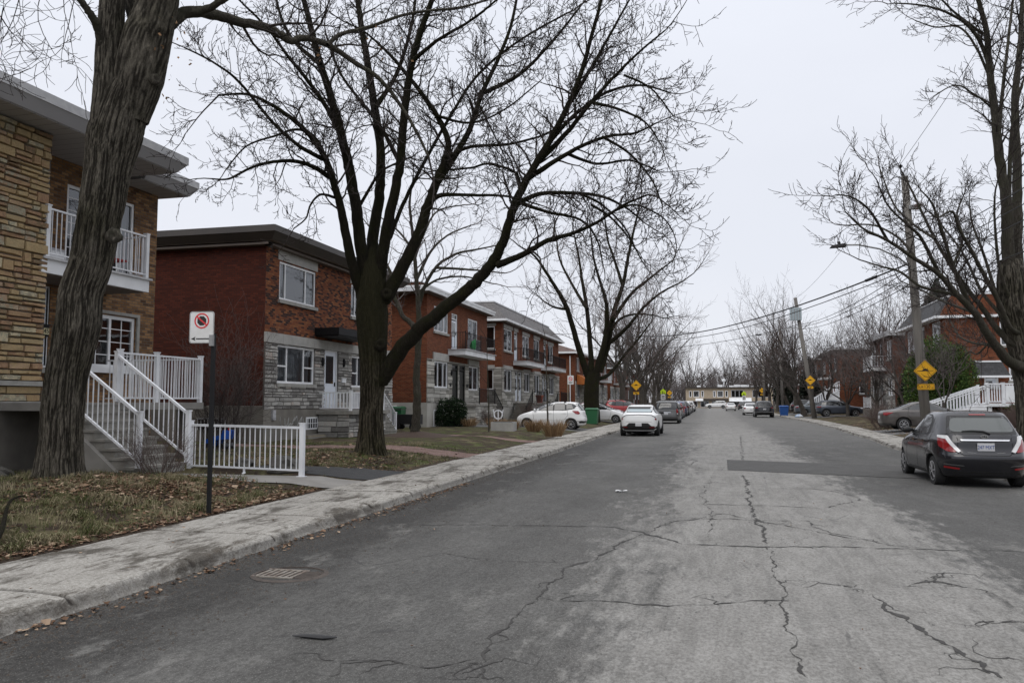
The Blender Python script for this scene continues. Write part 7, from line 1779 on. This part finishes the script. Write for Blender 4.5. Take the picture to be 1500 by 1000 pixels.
KEYS={'a':((101,14.5,.75,.36),dict()),'b':((102,13.5,.95,.34),dict(tw='twig_red')),'c':((103,12,.8,.28),dict(nl=6)),'l':((104,14.5,.9,.33),dict(lean=(-7,0),tw='twig_red',fork=.22)),
 's':((105,7.5,.7,.13),dict(fork=.25,nl=5,rmin=.009)),'m':((106,9.5,.8,.2),dict(fork=.18,nl=7,rmin=.010))}
far=[('a',-8.3,78,0,.95,'tall bare tree on the left just beyond the vase-shaped one'),('b',-8.6,90,1,1.,'second tree of the dense left row, above the parked cars'),('a',-8.4,101,2,1.05,'third tree of the dense left row'),('c',-8.8,112,.5,1.15,'fourth tree of the dense left row, behind the school sign'),('b',-8.4,124,3,1.05,'fifth tree of the dense left row'),('a',-8.6,138,4,1.,'sixth tree of the left row'),('c',-8.4,152,1.5,1.1,'seventh tree of the left row'),('a',-8.5,168,.3,1.,'last tree of the left row before the shops'),
 ('l',9.6,89,0,1.05,'large bare tree leaning over the road behind the blue bin'),('a',10.2,104,2.2,1.05,'tall bare tree on the right beyond the leaning one'),('l',10.5,114,.3,1.0,'second leaning tree on the right, limbs over the parked white sedan'),('b',9.8,126,.9,1.,'right row tree near the thin grey pole'),('a',9.6,140,3.3,1.05,'right row tree beyond the thin grey pole'),('c',9.4,155,.2,1.1,'far right row tree'),('b',9.2,172,2,1.,'last right row tree before the shops'),
 ('m',12.6,81.3,.4,.85,'slim bare tree with forked trunk in front of the slate crossover'),('s',10.1,86.5,1.7,1.05,'slim bare tree left of the second pole'),('m',13.3,61,2.4,.85,'wide bare shrubby tree in front of the grey rendered house'),('c',16,90,2,.9,'bare tree between the grey rendered house and the white staircase'),('m',15.5,70.5,1.1,.9,'bare branching tree before the front of the black mansard house'),('m',11.9,90,2.2,1.0,'slim bare tree beyond the slate crossover'),('m',14.2,76,3.0,1.0,'bare tree in front of the grey rendered house porch'),('s',13.0,50.5,.5,.8,'thin young tree right of the leaning pole'),
 ('a',-22,88,1,.8,'bare tree rising behind the hipped roof on the left'),('b',20,68,0,.95,'bare tree rising behind the black mansard on the right'),('b',30,95,2,1.1,'bare tree behind the red houses on the right'),
 ('a',-20,236,0,1.1,'bare tree behind the left end of the shop block'),('b',-6,240,1,1.25,'bare tree behind the shop block, left half'),('c',5,238,2,1.3,'bare tree behind the shop block, centre'),('a',15,240,3,1.2,'bare tree behind the shop block, right half'),('b',27,236,.5,1.15,'bare tree beyond the right end of the shop block'),('a',-34,230,.5,1.1,'bare tree far left behind the street end'),('a',40,232,.9,1.2,'bare tree far right behind the street end')]
for key,x,y,rz,s,lb in far:
    if 70<y<200 and key in 'labc': s*=.76 if x>0 else .88
    place_tree(key,lb,x,y,.1,rz,s)
place_tree('l','bare tree behind the outdoor white staircase',20,108,.1,2.,1.)
# saplings
for (x,y,lb,pts,d) in ((716,637,'thin staked sapling before the third house steps',[(716,640),(716,600),(715,570),(714,535),(713,500)],37),(803,632,'slim sapling rising in front of the white hatchback',[(803,634),(802,600),(801,570),(800,535),(798,490)],37)):
    t=thing('sapling',lb,'tree',tuple(at(x,y,d))); TR=Tw();T=Tw(); rr=random.Random(x); limb(TR,T,pts,d,d,4.5 if x>750 else 3.4,1.2,rr,cfg=dict(CF,n=(3,2,2),mx=2),spawn=.5,t0=.4,Lm=.9,sides=7); TR.build('trunk','bark_grey',t); T.build('crown','twig_dark',t)

# distant wood behind everything
pm('wood_mass',(.075,.062,.056),1.,col2=(.045,.038,.036),scale=.25,detail=8)
T=Tw(); rr=random.Random(31)
for k in range(2600):
    x=rr.uniform(-130,150); y=rr.uniform(262,300); h=rr.uniform(7,13.5)*(1+.15*math.sin(x*.13)); 
    p=Vector((x,y,0)); P=[p]; d=Vector((rr.gauss(0,.15),rr.gauss(0,.1),1)).normalized()
    for i in range(4): d=(d+Vector((rr.gauss(0,.14),rr.gauss(0,.14),.05))).normalized(); p=p+d*h/4; P.append(p)
    T.add(P,[.16,.12,.09,.06,.035],3)
    for j in range(14):
        q=P[1].lerp(P[4],rr.random()) if j%2 else P[2].lerp(P[4],rr.random()); d=Vector((rr.gauss(0,1),rr.gauss(0,1),rr.uniform(.3,1.4))).normalized(); T.add([q,q+d*rr.uniform(.8,1.6),q+d*2.2+Vector((rr.gauss(0,.5),0,rr.gauss(0,.5)))],[.05,.035,.02],3)
pm('wood_far',(.16,.135,.13),1.,col2=(.11,.095,.09),scale=.3); o=T.build('distant_wood','wood_far',smooth=False); tag(o,'mass of bare trees closing the view behind the far shop block','wood',kind='stuff')

# ------------------------------------------------------------------ shrubs, hedges, grasses
def leafcloud(mb,c,rad,n,size,rr,flat=.0,cone=False,droop=0):
    c=Vector(c)
    for k in range(n):
        while True:
            v=Vector((rr.uniform(-1,1),rr.uniform(-1,1),rr.uniform(-1,1)))
            if v.length<1 and v.length>.35*rr.random(): break
        if cone: v.x*=(1-(v.z*.5+.5)*.75); v.y*=(1-(v.z*.5+.5)*.75)
        q=1+.28*fbm(v.x*2+c.x,v.y*2+c.y,v.z*2,2); p=c+Vector((v.x*rad[0]*q,v.y*rad[1]*q,v.z*rad[2]*q))
        a=(v.normalized()+Vector((rr.gauss(0,.5),rr.gauss(0,.5),rr.gauss(.3,.5)))).normalized()*size*rr.uniform(.6,1.3); b=a.cross(Vector((rr.gauss(0,1),rr.gauss(0,1),rr.gauss(0,1)))).normalized()*size*.3
        mb.face([p-a*.5,p+b,p+a*.6,p-b],rr.random())
def leafmat(name,c1,c2,c3):
    m, nt, b, out = nodes(name); n=N(nt); a=n.new('ShaderNodeAttribute',attribute_name='tone'); n.put(b.inputs['Base Color'],n.ramp(a.outputs['Fac'],[(0,c1),(.6,c2),(1,c3)])); b.inputs['Roughness'].default_value=.7; b.inputs['Specular IOR Level'].default_value=.2
leafmat('yew',(.006,.014,.006),(.012,.026,.010),(.028,.05,.018)); leafmat('cedar',(.020,.042,.010),(.055,.10,.022),(.12,.18,.045)); leafmat('spruce',(.010,.014,.010),(.018,.026,.018),(.03,.04,.025)); leafmat('strawgrass',(.14,.085,.045),(.25,.16,.085),(.36,.25,.14)); leafmat('brown_leaf',(.045,.022,.014),(.075,.038,.024),(.12,.07,.045))
leafmat('litter_leaf',(.075,.042,.026),(.17,.10,.06),(.36,.27,.19)); leafmat('grass_blade',(.040,.054,.014),(.095,.105,.038),(.27,.23,.145))
def shrub(label,c,rad,n,size,mat,name='evergreen_shrub',cone=False,seed=1,stem=True,cat='shrub'):
    rr=random.Random(seed); t=thing(name,label,cat,(c[0],c[1],c[2]-rad[2])); mb=MB(); leafcloud(mb,c,rad,n,size,rr,cone=cone)
    mb.build('foliage',mat,t,tones=True)
    if stem: 
        mb=MB()
        for k in range(5): mb.tube([(c[0]+rr.gauss(0,.06),c[1]+rr.gauss(0,.06),c[2]-rad[2]-.1),(c[0]+rr.gauss(0,rad[0]*.3),c[1]+rr.gauss(0,rad[1]*.3),c[2])],[.04,.015],5)
        mb.build('stem','lichen_bark',t)
    return t
shrub('dark evergreen yew against the third house wall',(-14.3,43.3,1.0),(1.0,.85,.95),5200,.11,'yew')
shrub('tall green cedar in front of the red house with the black mansard',(13.7,53.7,2.6),(2.0,1.2,3.0),26000,.13,'cedar',cone=False,seed=2,name='cedar_hedge')
shrub('narrow dark evergreen between the right houses',(15.3,70,1.9),(1.0,1.0,2.2),5000,.14,'yew',cone=True,seed=3)
shrub('tall dark spruce showing above the roof left of the black mansard',(21,82,8.5),(3.0,3.0,5),9000,.35,'spruce',cone=True,seed=4,name='spruce_tree',cat='tree')
shrub('dark evergreen mass left of the white outdoor staircase',(12.8,112,3.5),(2.2,2.2,4),8000,.28,'spruce',seed=5,name='spruce_tree',cone=True,cat='tree')
shrub('second dark evergreen farther down the right side',(11.6,134,4.0),(2.5,2.5,4.4),7000,.32,'spruce',seed=6,name='spruce_tree',cone=True,cat='tree')
shrub('clipped dark green shrub under the white landing on the right',(17.4,49.9,1.3),(1.5,.5,.4),3500,.09,'cedar',seed=7)
def twiggy(label,c,rad,n,mat='twig_red',seed=1,name='bare_shrub',r=.006,L=None,cat='shrub',lean=0.):
    rr=random.Random(seed); t=thing(name,label,cat,tuple(c)); T=Tw(); cf=dict(CF,mx=3,n=(4,3,3,2),L=(1.,.5,.3,.2),rmin=r*.6,wig=.14,up=.05,ratio=(.4,.7))
    for k in range(n):
        a=rr.uniform(0,2*math.pi); q=Vector(c)+Vector((math.cos(a)*rad[0]*.45*rr.random(),math.sin(a)*rad[1]*.45*rr.random(),0)); d=Vector((math.cos(a)*.6*rad[0]/rad[2]+lean,math.sin(a)*.6*rad[1]/rad[2],1)).normalized(); grow(T,q,d,rad[2]*rr.uniform(.6,1),r*2,1,cf,rr)
    T.build('twigs',mat,t); return t
twiggy('bare reddish shrub by the right driveway next to the leaning pole',(9.6,49.2,.25),(1.5,1.1,1.15),90,'twig_red',seed=2,r=.008); twiggy('low brown hedge under the white landing on the right',(17,48.6,.3),(3.0,1.0,1.0),170,'twig_red',seed=3,r=.010)
twiggy('brown bare hedge beside the large right-edge tree',(14.2,40,.3),(1.9,1.2,1.15),130,'twig_red',seed=4,r=.007)
twiggy('tall straggly bare shrub against the side wall of the second house',(-15.6,23.9,.3),(1.3,.5,3.2),36,'twig_far',seed=5,r=.006); twiggy('second straggly bare shrub nearer the porch railing',(-13.9,20.6,.3),(1.1,.8,2.0),26,'twig_dark',seed=6,r=.006)
twiggy('leafless weedy shrub at the foot of the porch stairs',(-10.0,13.0,.3),(.9,.6,.75),46,'twig_red',seed=7,r=.0035); twiggy('bare barberry bushes before the mansard row',(-12.8,59,.2),(1.6,1.2,1.1),70,'twig_red',seed=8,r=.008); twiggy('bare shrub beside the third house porch',(-12.9,46.6,.2),(.8,.6,.8),50,'twig_red',seed=9,r=.006)
def tuft(label,x,y,z,h,w,seed,group=None):
    rr=random.Random(seed); mb=MB()
    for k in range(420):
        a=rr.uniform(0,2*math.pi); q=w*.35*math.sqrt(rr.random()); b=Vector((x+q*math.cos(a),y+q*math.sin(a),z)); o=Vector((math.cos(a),math.sin(a),0))*w*rr.uniform(.1,.55); tip=b+o+Vector((rr.gauss(0,.03),rr.gauss(0,.03),h*rr.uniform(.6,1.05))); m=b.lerp(tip,.55)+Vector((0,0,h*.12)); s=Vector((rr.gauss(0,1),rr.gauss(0,1),0)).normalized()*.009
        mb.face([b-s,b+s,m+s*.8,m-s*.8],rr.random()); mb.face([m-s*.8,m+s*.8,tip+s*.1,tip-s*.1],rr.random())
    o=mb.build('grass_tuft','strawgrass',origin=(x,y,z),tones=True); tag(o,label,'ornamental grass',group)
tf=[(410,.45,622,'small dry grass tuft by the slim tree'),(492,.5,622,'dry grass tuft nearest the yew'),(560,.55,624,'second dry grass tuft right of the yew'),]
for i,(px,py,w,h,lb) in enumerate(((623,624,.7,.5,'dry grass tuft at the third house corner, left of the yew'),(661,626,.85,.55,'dry grass tuft just right of the yew'),(687,627,.9,.62,'dry grass tuft between the yew and the thin sapling'),(727,629,.9,.65,'dry grass tuft right of the thin staked sapling'),(748,631,.9,.6,'dry grass tuft left of the square stone planter'),(782,633,.8,.66,'dry grass tuft in front of the square stone planter'),(811,639,1.0,.75,'largest dry grass tuft, at the pavement end before the white hatchback'))):
    p=gp(px,py,.2); tuft(lb,p.x,p.y,.2,h,w,i,'dry ornamental grass tufts')
# ------------------------------------------------------------------ grass blades and fallen leaves near the camera
def scatter():
    rr=random.Random(77)
    V=[];Fc=[];Tn=[]
    def blade(x,y,z,h,w,tone):
        a=rr.uniform(0,6.28); lx,ly=math.cos(a),math.sin(a); b=rr.uniform(0,6.28); k=h*rr.uniform(.2,.9); dx,dy=math.cos(b)*k,math.sin(b)*k; i=len(V)
        V.extend([(x-lx*w,y-ly*w,z-.01),(x+lx*w,y+ly*w,z-.01),(x+dx*.4+lx*w*.7,y+dy*.4+ly*w*.7,z+h*.6),(x+dx*.4-lx*w*.7,y+dy*.4-ly*w*.7,z+h*.6),(x+dx,y+dy,z+h*rr.uniform(.7,1))])
        Fc.append((i,i+1,i+2,i+3)); Fc.append((i+3,i+2,i+4)); Tn.extend([tone,tone])
    for k in range(46000):
        y=5.2+ (rr.random()**1.3)*20; x=-6.85-rr.random()*(7.5)
        if 13.45<y<15.05: continue
        if 15.1<y<17.3 and x>-9.7+(y-15.3)*1.1: continue
        if 21.8<y<23.6 : continue
        q=fbm(x*.75+3,y*.75,1.); g=fbm(x*1.9,y*1.9,4.)
        edge=min(1,max(0,(-6.85-x)/.45))
        if g>.16 or rr.random()>(.15+edge*.75+q*.9): continue
        tone=max(0,min(1,.55+q*1.1+rr.gauss(0,.18))); h=rr.uniform(.03,.085)*(1+1.6*max(0,q))*(1.4 if y<10 else 1)
        if x<-9.2 and y<9: h*=1.2
        blade(x,y,lawn_z(x,y),h,rr.uniform(.0018,.0035)*(1+y*.05),tone)
    for k in range(420):   # straw clumps combed down the slope
        cx=-7.2-abs(rr.gauss(0,1.5)); cy=rr.uniform(5.4,12.5) if k<320 else rr.uniform(12,22)
        if 13.3<cy<15.2 or (15.2<cy<17.3 and cx>-9.7+(cy-15.3)*1.1): continue
        if fbm(cx*.9,cy*.9,7.)<-.02: continue
        lean=rr.uniform(-.6,.9); tb=rr.choice((.3,.7,.85,1.,1.))
        for j in range(rr.randint(18,46)):
            x=cx+rr.gauss(0,.07); y=cy+rr.gauss(0,.07); z=lawn_z(x,y); h=rr.uniform(.06,.17); w_=rr.uniform(.0025,.005); i=len(V); dx=h*(.7+rr.gauss(0,.35)); dy=h*(lean-.4+rr.gauss(0,.35)); a=rr.uniform(0,6.28); lx,ly=math.cos(a)*w_,math.sin(a)*w_
            V.extend([(x-lx,y-ly,z-.01),(x+lx,y+ly,z-.01),(x+dx*.45+lx,y+dy*.45+ly,z+h*.62),(x+dx*.45-lx,y+dy*.45-ly,z+h*.62),(x+dx,y+dy,z+h*rr.uniform(.35,.7))]); Fc.append((i,i+1,i+2,i+3)); Fc.append((i+3,i+2,i+4)); tn=max(0,min(1,tb+rr.gauss(0,.12))); Tn.extend([tn,tn])
    mb=MB(); mb.v=V;mb.f=Fc;mb.t=Tn; o=mb.build('grass_blades','grass_blade',tones=True); tag(o,'short mixed green and straw grass on the near left lawn','grass',kind='stuff')
    mb=MB()
    def leaf(x,y,z,s):
        a=rr.uniform(0,6.28); c,q=math.cos(a),math.sin(a); t=rr.gauss(0,.35); t2=rr.gauss(0,.3); tone=rr.random()
        P=[(-.5,0),(-.15,.32),(.25,.28),(.55,0),(.2,-.3),(-.2,-.28)]; pts=[]
        for i,(u,v) in enumerate(P):
            u*=s*rr.uniform(.8,1.2);v*=s*rr.uniform(.8,1.25); pts.append((x+u*c-v*q,y+u*q+v*c,z+.012+abs(u*t)+v*t2+rr.uniform(0,.25)*s*abs(v)/s))
        m=(x,y,z+.006+s*.08*rr.random())
        i0=len(mb.v); mb.v.extend([m]+pts); 
        for i in range(6): mb.f.append((i0,i0+1+i,i0+1+(i+1)%6)); mb.t.append(tone)
    n=0
    while n<8200:
        r_=rr.random()
        if r_<.50: x=-8.9+rr.gauss(0,.9); y=11.2+rr.gauss(0,1.1)
        elif r_<.68: x=-6.88-abs(rr.gauss(0,.28)); y=rr.uniform(5.5,13.4)
        elif r_<.86: x=-9.3+rr.gauss(0,1.2); y=18.2+rr.gauss(0,1.2)
        else: x=-6.8-rr.random()*8; y=rr.uniform(5.5,24)
        if x>-6.82 or 13.5<y<15.0 or (15.2<y<17.2 and x>-9.4+(y-15.3)*1.15): continue
        leaf(x,y,lawn_z(x,y),rr.uniform(.02,.06)*(1.6 if rr.random()<.12 else 1)*(1+y*.02)); n+=1
    for k in range(520): # gutter leaves
        y=rr.uniform(4.6,16); x=-4.98+abs(rr.gauss(0,.12)); leaf(x,y,road_z(x,y)+.002,rr.uniform(.02,.06)*(1.4 if rr.random()<.06 else 1))
    for k in range(45):
        y=rr.uniform(4.8,16); x=rr.uniform(-6.7,-5.1); leaf(x,y,.145,rr.uniform(.015,.045))
    for k in range(60):
        y=rr.uniform(5,20); x=rr.uniform(-5,4); leaf(x,y,road_z(x,y)+.003,rr.uniform(.012,.03))
    for k in range(900):
        y=rr.uniform(24,60); x=rcurb(y)+1.5+abs(rr.gauss(0,1.3)); leaf(x,y,rlawn_z(x,y),rr.uniform(.05,.1))
    o=mb.build('fallen_leaves','litter_leaf',tones=True); tag(o,'dry brown leaves strewn over the lawn edge and the gutter','fallen leaves',kind='stuff')
    # grit along the gutter
    mb=MB()
    for k in range(5200):
        y=4+rr.random()**1.5*22; x=-4.99+abs(rr.gauss(0,.22)) if rr.random()<.75 else rr.uniform(-4.8,-3.6); s=rr.uniform(.003,.011); z=road_z(x,y)
        mb.mesh([(x-s,y-s,z),(x+s,y-s*.6,z),(x+s*.7,y+s,z),(x-s*.8,y+s,z),(x,y,z+s*1.2)],[(0,1,4),(1,2,4),(2,3,4),(3,0,4)],rr.random())
    o=mb.build('gutter_grit','mulch_grit',tones=False); tag(o,'fine gravel and dirt washed along the left gutter','grit',kind='stuff')
    mb=MB()   # rocks at the foot of the first house and by the stairs
    for k,(x,y,s,lb) in enumerate(((-12.9,12.2,.22,'dark rounded rock left of the nearest trunk by the foundation'),(-13.4,11.2,.28,'larger dark rock at the left edge by the foundation'),(-8.7,15.3,.34,'big mossy boulder beside the end post of the white railing'),(-12.6,10.6,.16,'small pale rock by the foundation'),(-9.9,15.6,.2,'small mossy stone behind the white railing'))):
        mb=MB(); vs=[];K=12
        for i in range(1,7):
            ph=math.pi*i/7
            for j in range(K):
                a=2*math.pi*j/K; v=Vector((math.sin(ph)*math.cos(a),math.sin(ph)*math.sin(a),math.cos(ph))); q=s*(1+.45*fbm(v.x*1.3+k*3,v.y*1.3,v.z*1.3,3)); vs.append((x+v.x*q*1.2,y+v.y*q,lawn_z(x,y)+.05+v.z*q*.7))
        mb.mesh(vs,[(i*K+j,i*K+(j+1)%K,(i+1)*K+(j+1)%K,(i+1)*K+j) for i in range(5) for j in range(K)]+[tuple(range(K)),tuple(range(5*K,6*K))[::-1]]); o=mb.build('rock','rock_dark',origin=(x,y,.2)); tag(o,lb,'rock')
pm('mulch_grit',(.045,.036,.028),.95,col2=(.09,.078,.066),scale=60); pm('rock_dark',(.055,.052,.045),.95,col2=(.10,.095,.085),scale=5,bump=.7,bscale=18); pm('mulch',(.035,.020,.014),.95,col2=(.06,.038,.026),scale=20,bump=1,bscale=40)
scatter()
P=[gp(-6,800,.2)+Vector((0,0,.05)),gp(3,786,.2)+Vector((0,0,.10)),gp(8,768,.2)+Vector((0,0,.16)),gp(14,752,.25)+Vector((0,0,.16)),gp(24,742,.25)+Vector((0,0,.13)),gp(36,735,.25)+Vector((0,0,.1))]
P,Rd=smoothline(P,[.03,.028,.022,.018,.014,.008],4); mb=MB(); mb.tube(P,Rd,8); o=mb.build('fallen_branch','bark_moss',origin=tuple(P[0]),smooth=True); tag(o,'crooked dark fallen branch in the grass at the lower left edge','branch')
mb=MB(); c=(-11.4,30.3); k=30; z=lawn_z(*c)
mb.v=[(c[0],c[1],z+.12)]
for r_ in (.5,1.):
    for i in range(k): a=2*math.pi*i/k; q=1.35*r_*(1+.2*fbm(math.cos(a)*2,math.sin(a)*2)); X=c[0]+math.cos(a)*q*1.2;Y=c[1]+math.sin(a)*q; mb.v.append((X,Y,lawn_z(X,Y)+(.07 if r_<1 else .003)))
for i in range(k): mb.f.append((0,1+i,1+(i+1)%k)); mb.f.append((1+i,1+k+i,1+k+(i+1)%k,1+(i+1)%k)); mb.t+=[.5,.5]
tag(mb.build('mulch_bed','mulch',smooth=True),kind='structure')
# ------------------------------------------------------------------ camera, sky, light
cam=bpy.data.cameras.new('camera'); co=bpy.data.objects.new('camera',cam); COL.objects.link(co)
co.location=(0,0,EYE); co.rotation_euler=(math.pi/2+PT,0,PS); cam.sensor_width=36; cam.lens=F/1500*36; cam.clip_end=3000; cam.clip_start=.1
sc.camera=co
w=bpy.data.worlds.new('World'); sc.world=w; w.use_nodes=True; nt=w.node_tree; n=N(nt)
bg=nt.nodes['Background']; EL,RO=48,200
sk=n.new('ShaderNodeTexSky',sky_type='NISHITA'); sk.sun_disc=False; sk.sun_elevation=R(EL); sk.sun_rotation=R(RO)
tc=n.coord('Generated'); s=n.sep(tc)
cl=n.noise(n.mapping(tc,(1,1,2.2)),1.4,5,.55)
grad=n.range(s[2],0,.75)
base=n.mix(grad,(6.9,6.95,7.4),(7.75,8.1,8.9))
base=n.mix(n.range(cl,.35,.65,0,.5),base,(6.3,6.5,7.1))
base=n.mix(n.range(s[2],.48,.95),base,(14.5,14.6,15.2))
c=n.mix(.93,sk.outputs[0],base)
n.put(bg.inputs[0],c); bg.inputs[1].default_value=.125
sun=bpy.data.lights.new('sun','SUN'); so=bpy.data.objects.new('sun',sun); COL.objects.link(so); sun.energy=.8; sun.angle=R(35); sun.color=(1,.96,.9)
az=R(RO); d=Vector((math.sin(az)*math.cos(R(EL)),math.cos(az)*math.cos(R(EL)),math.sin(R(EL)))); so.rotation_euler=d.to_track_quat('Z','Y').to_euler(); so.location=(0,0,40)
vs=sc.view_settings; vs.view_transform='Standard'; vs.look='None'; vs.exposure=0; vs.gamma=1
sc.cycles.use_denoising=True; sc.cycles.max_bounces=6; sc.cycles.transparent_max_bounces=12
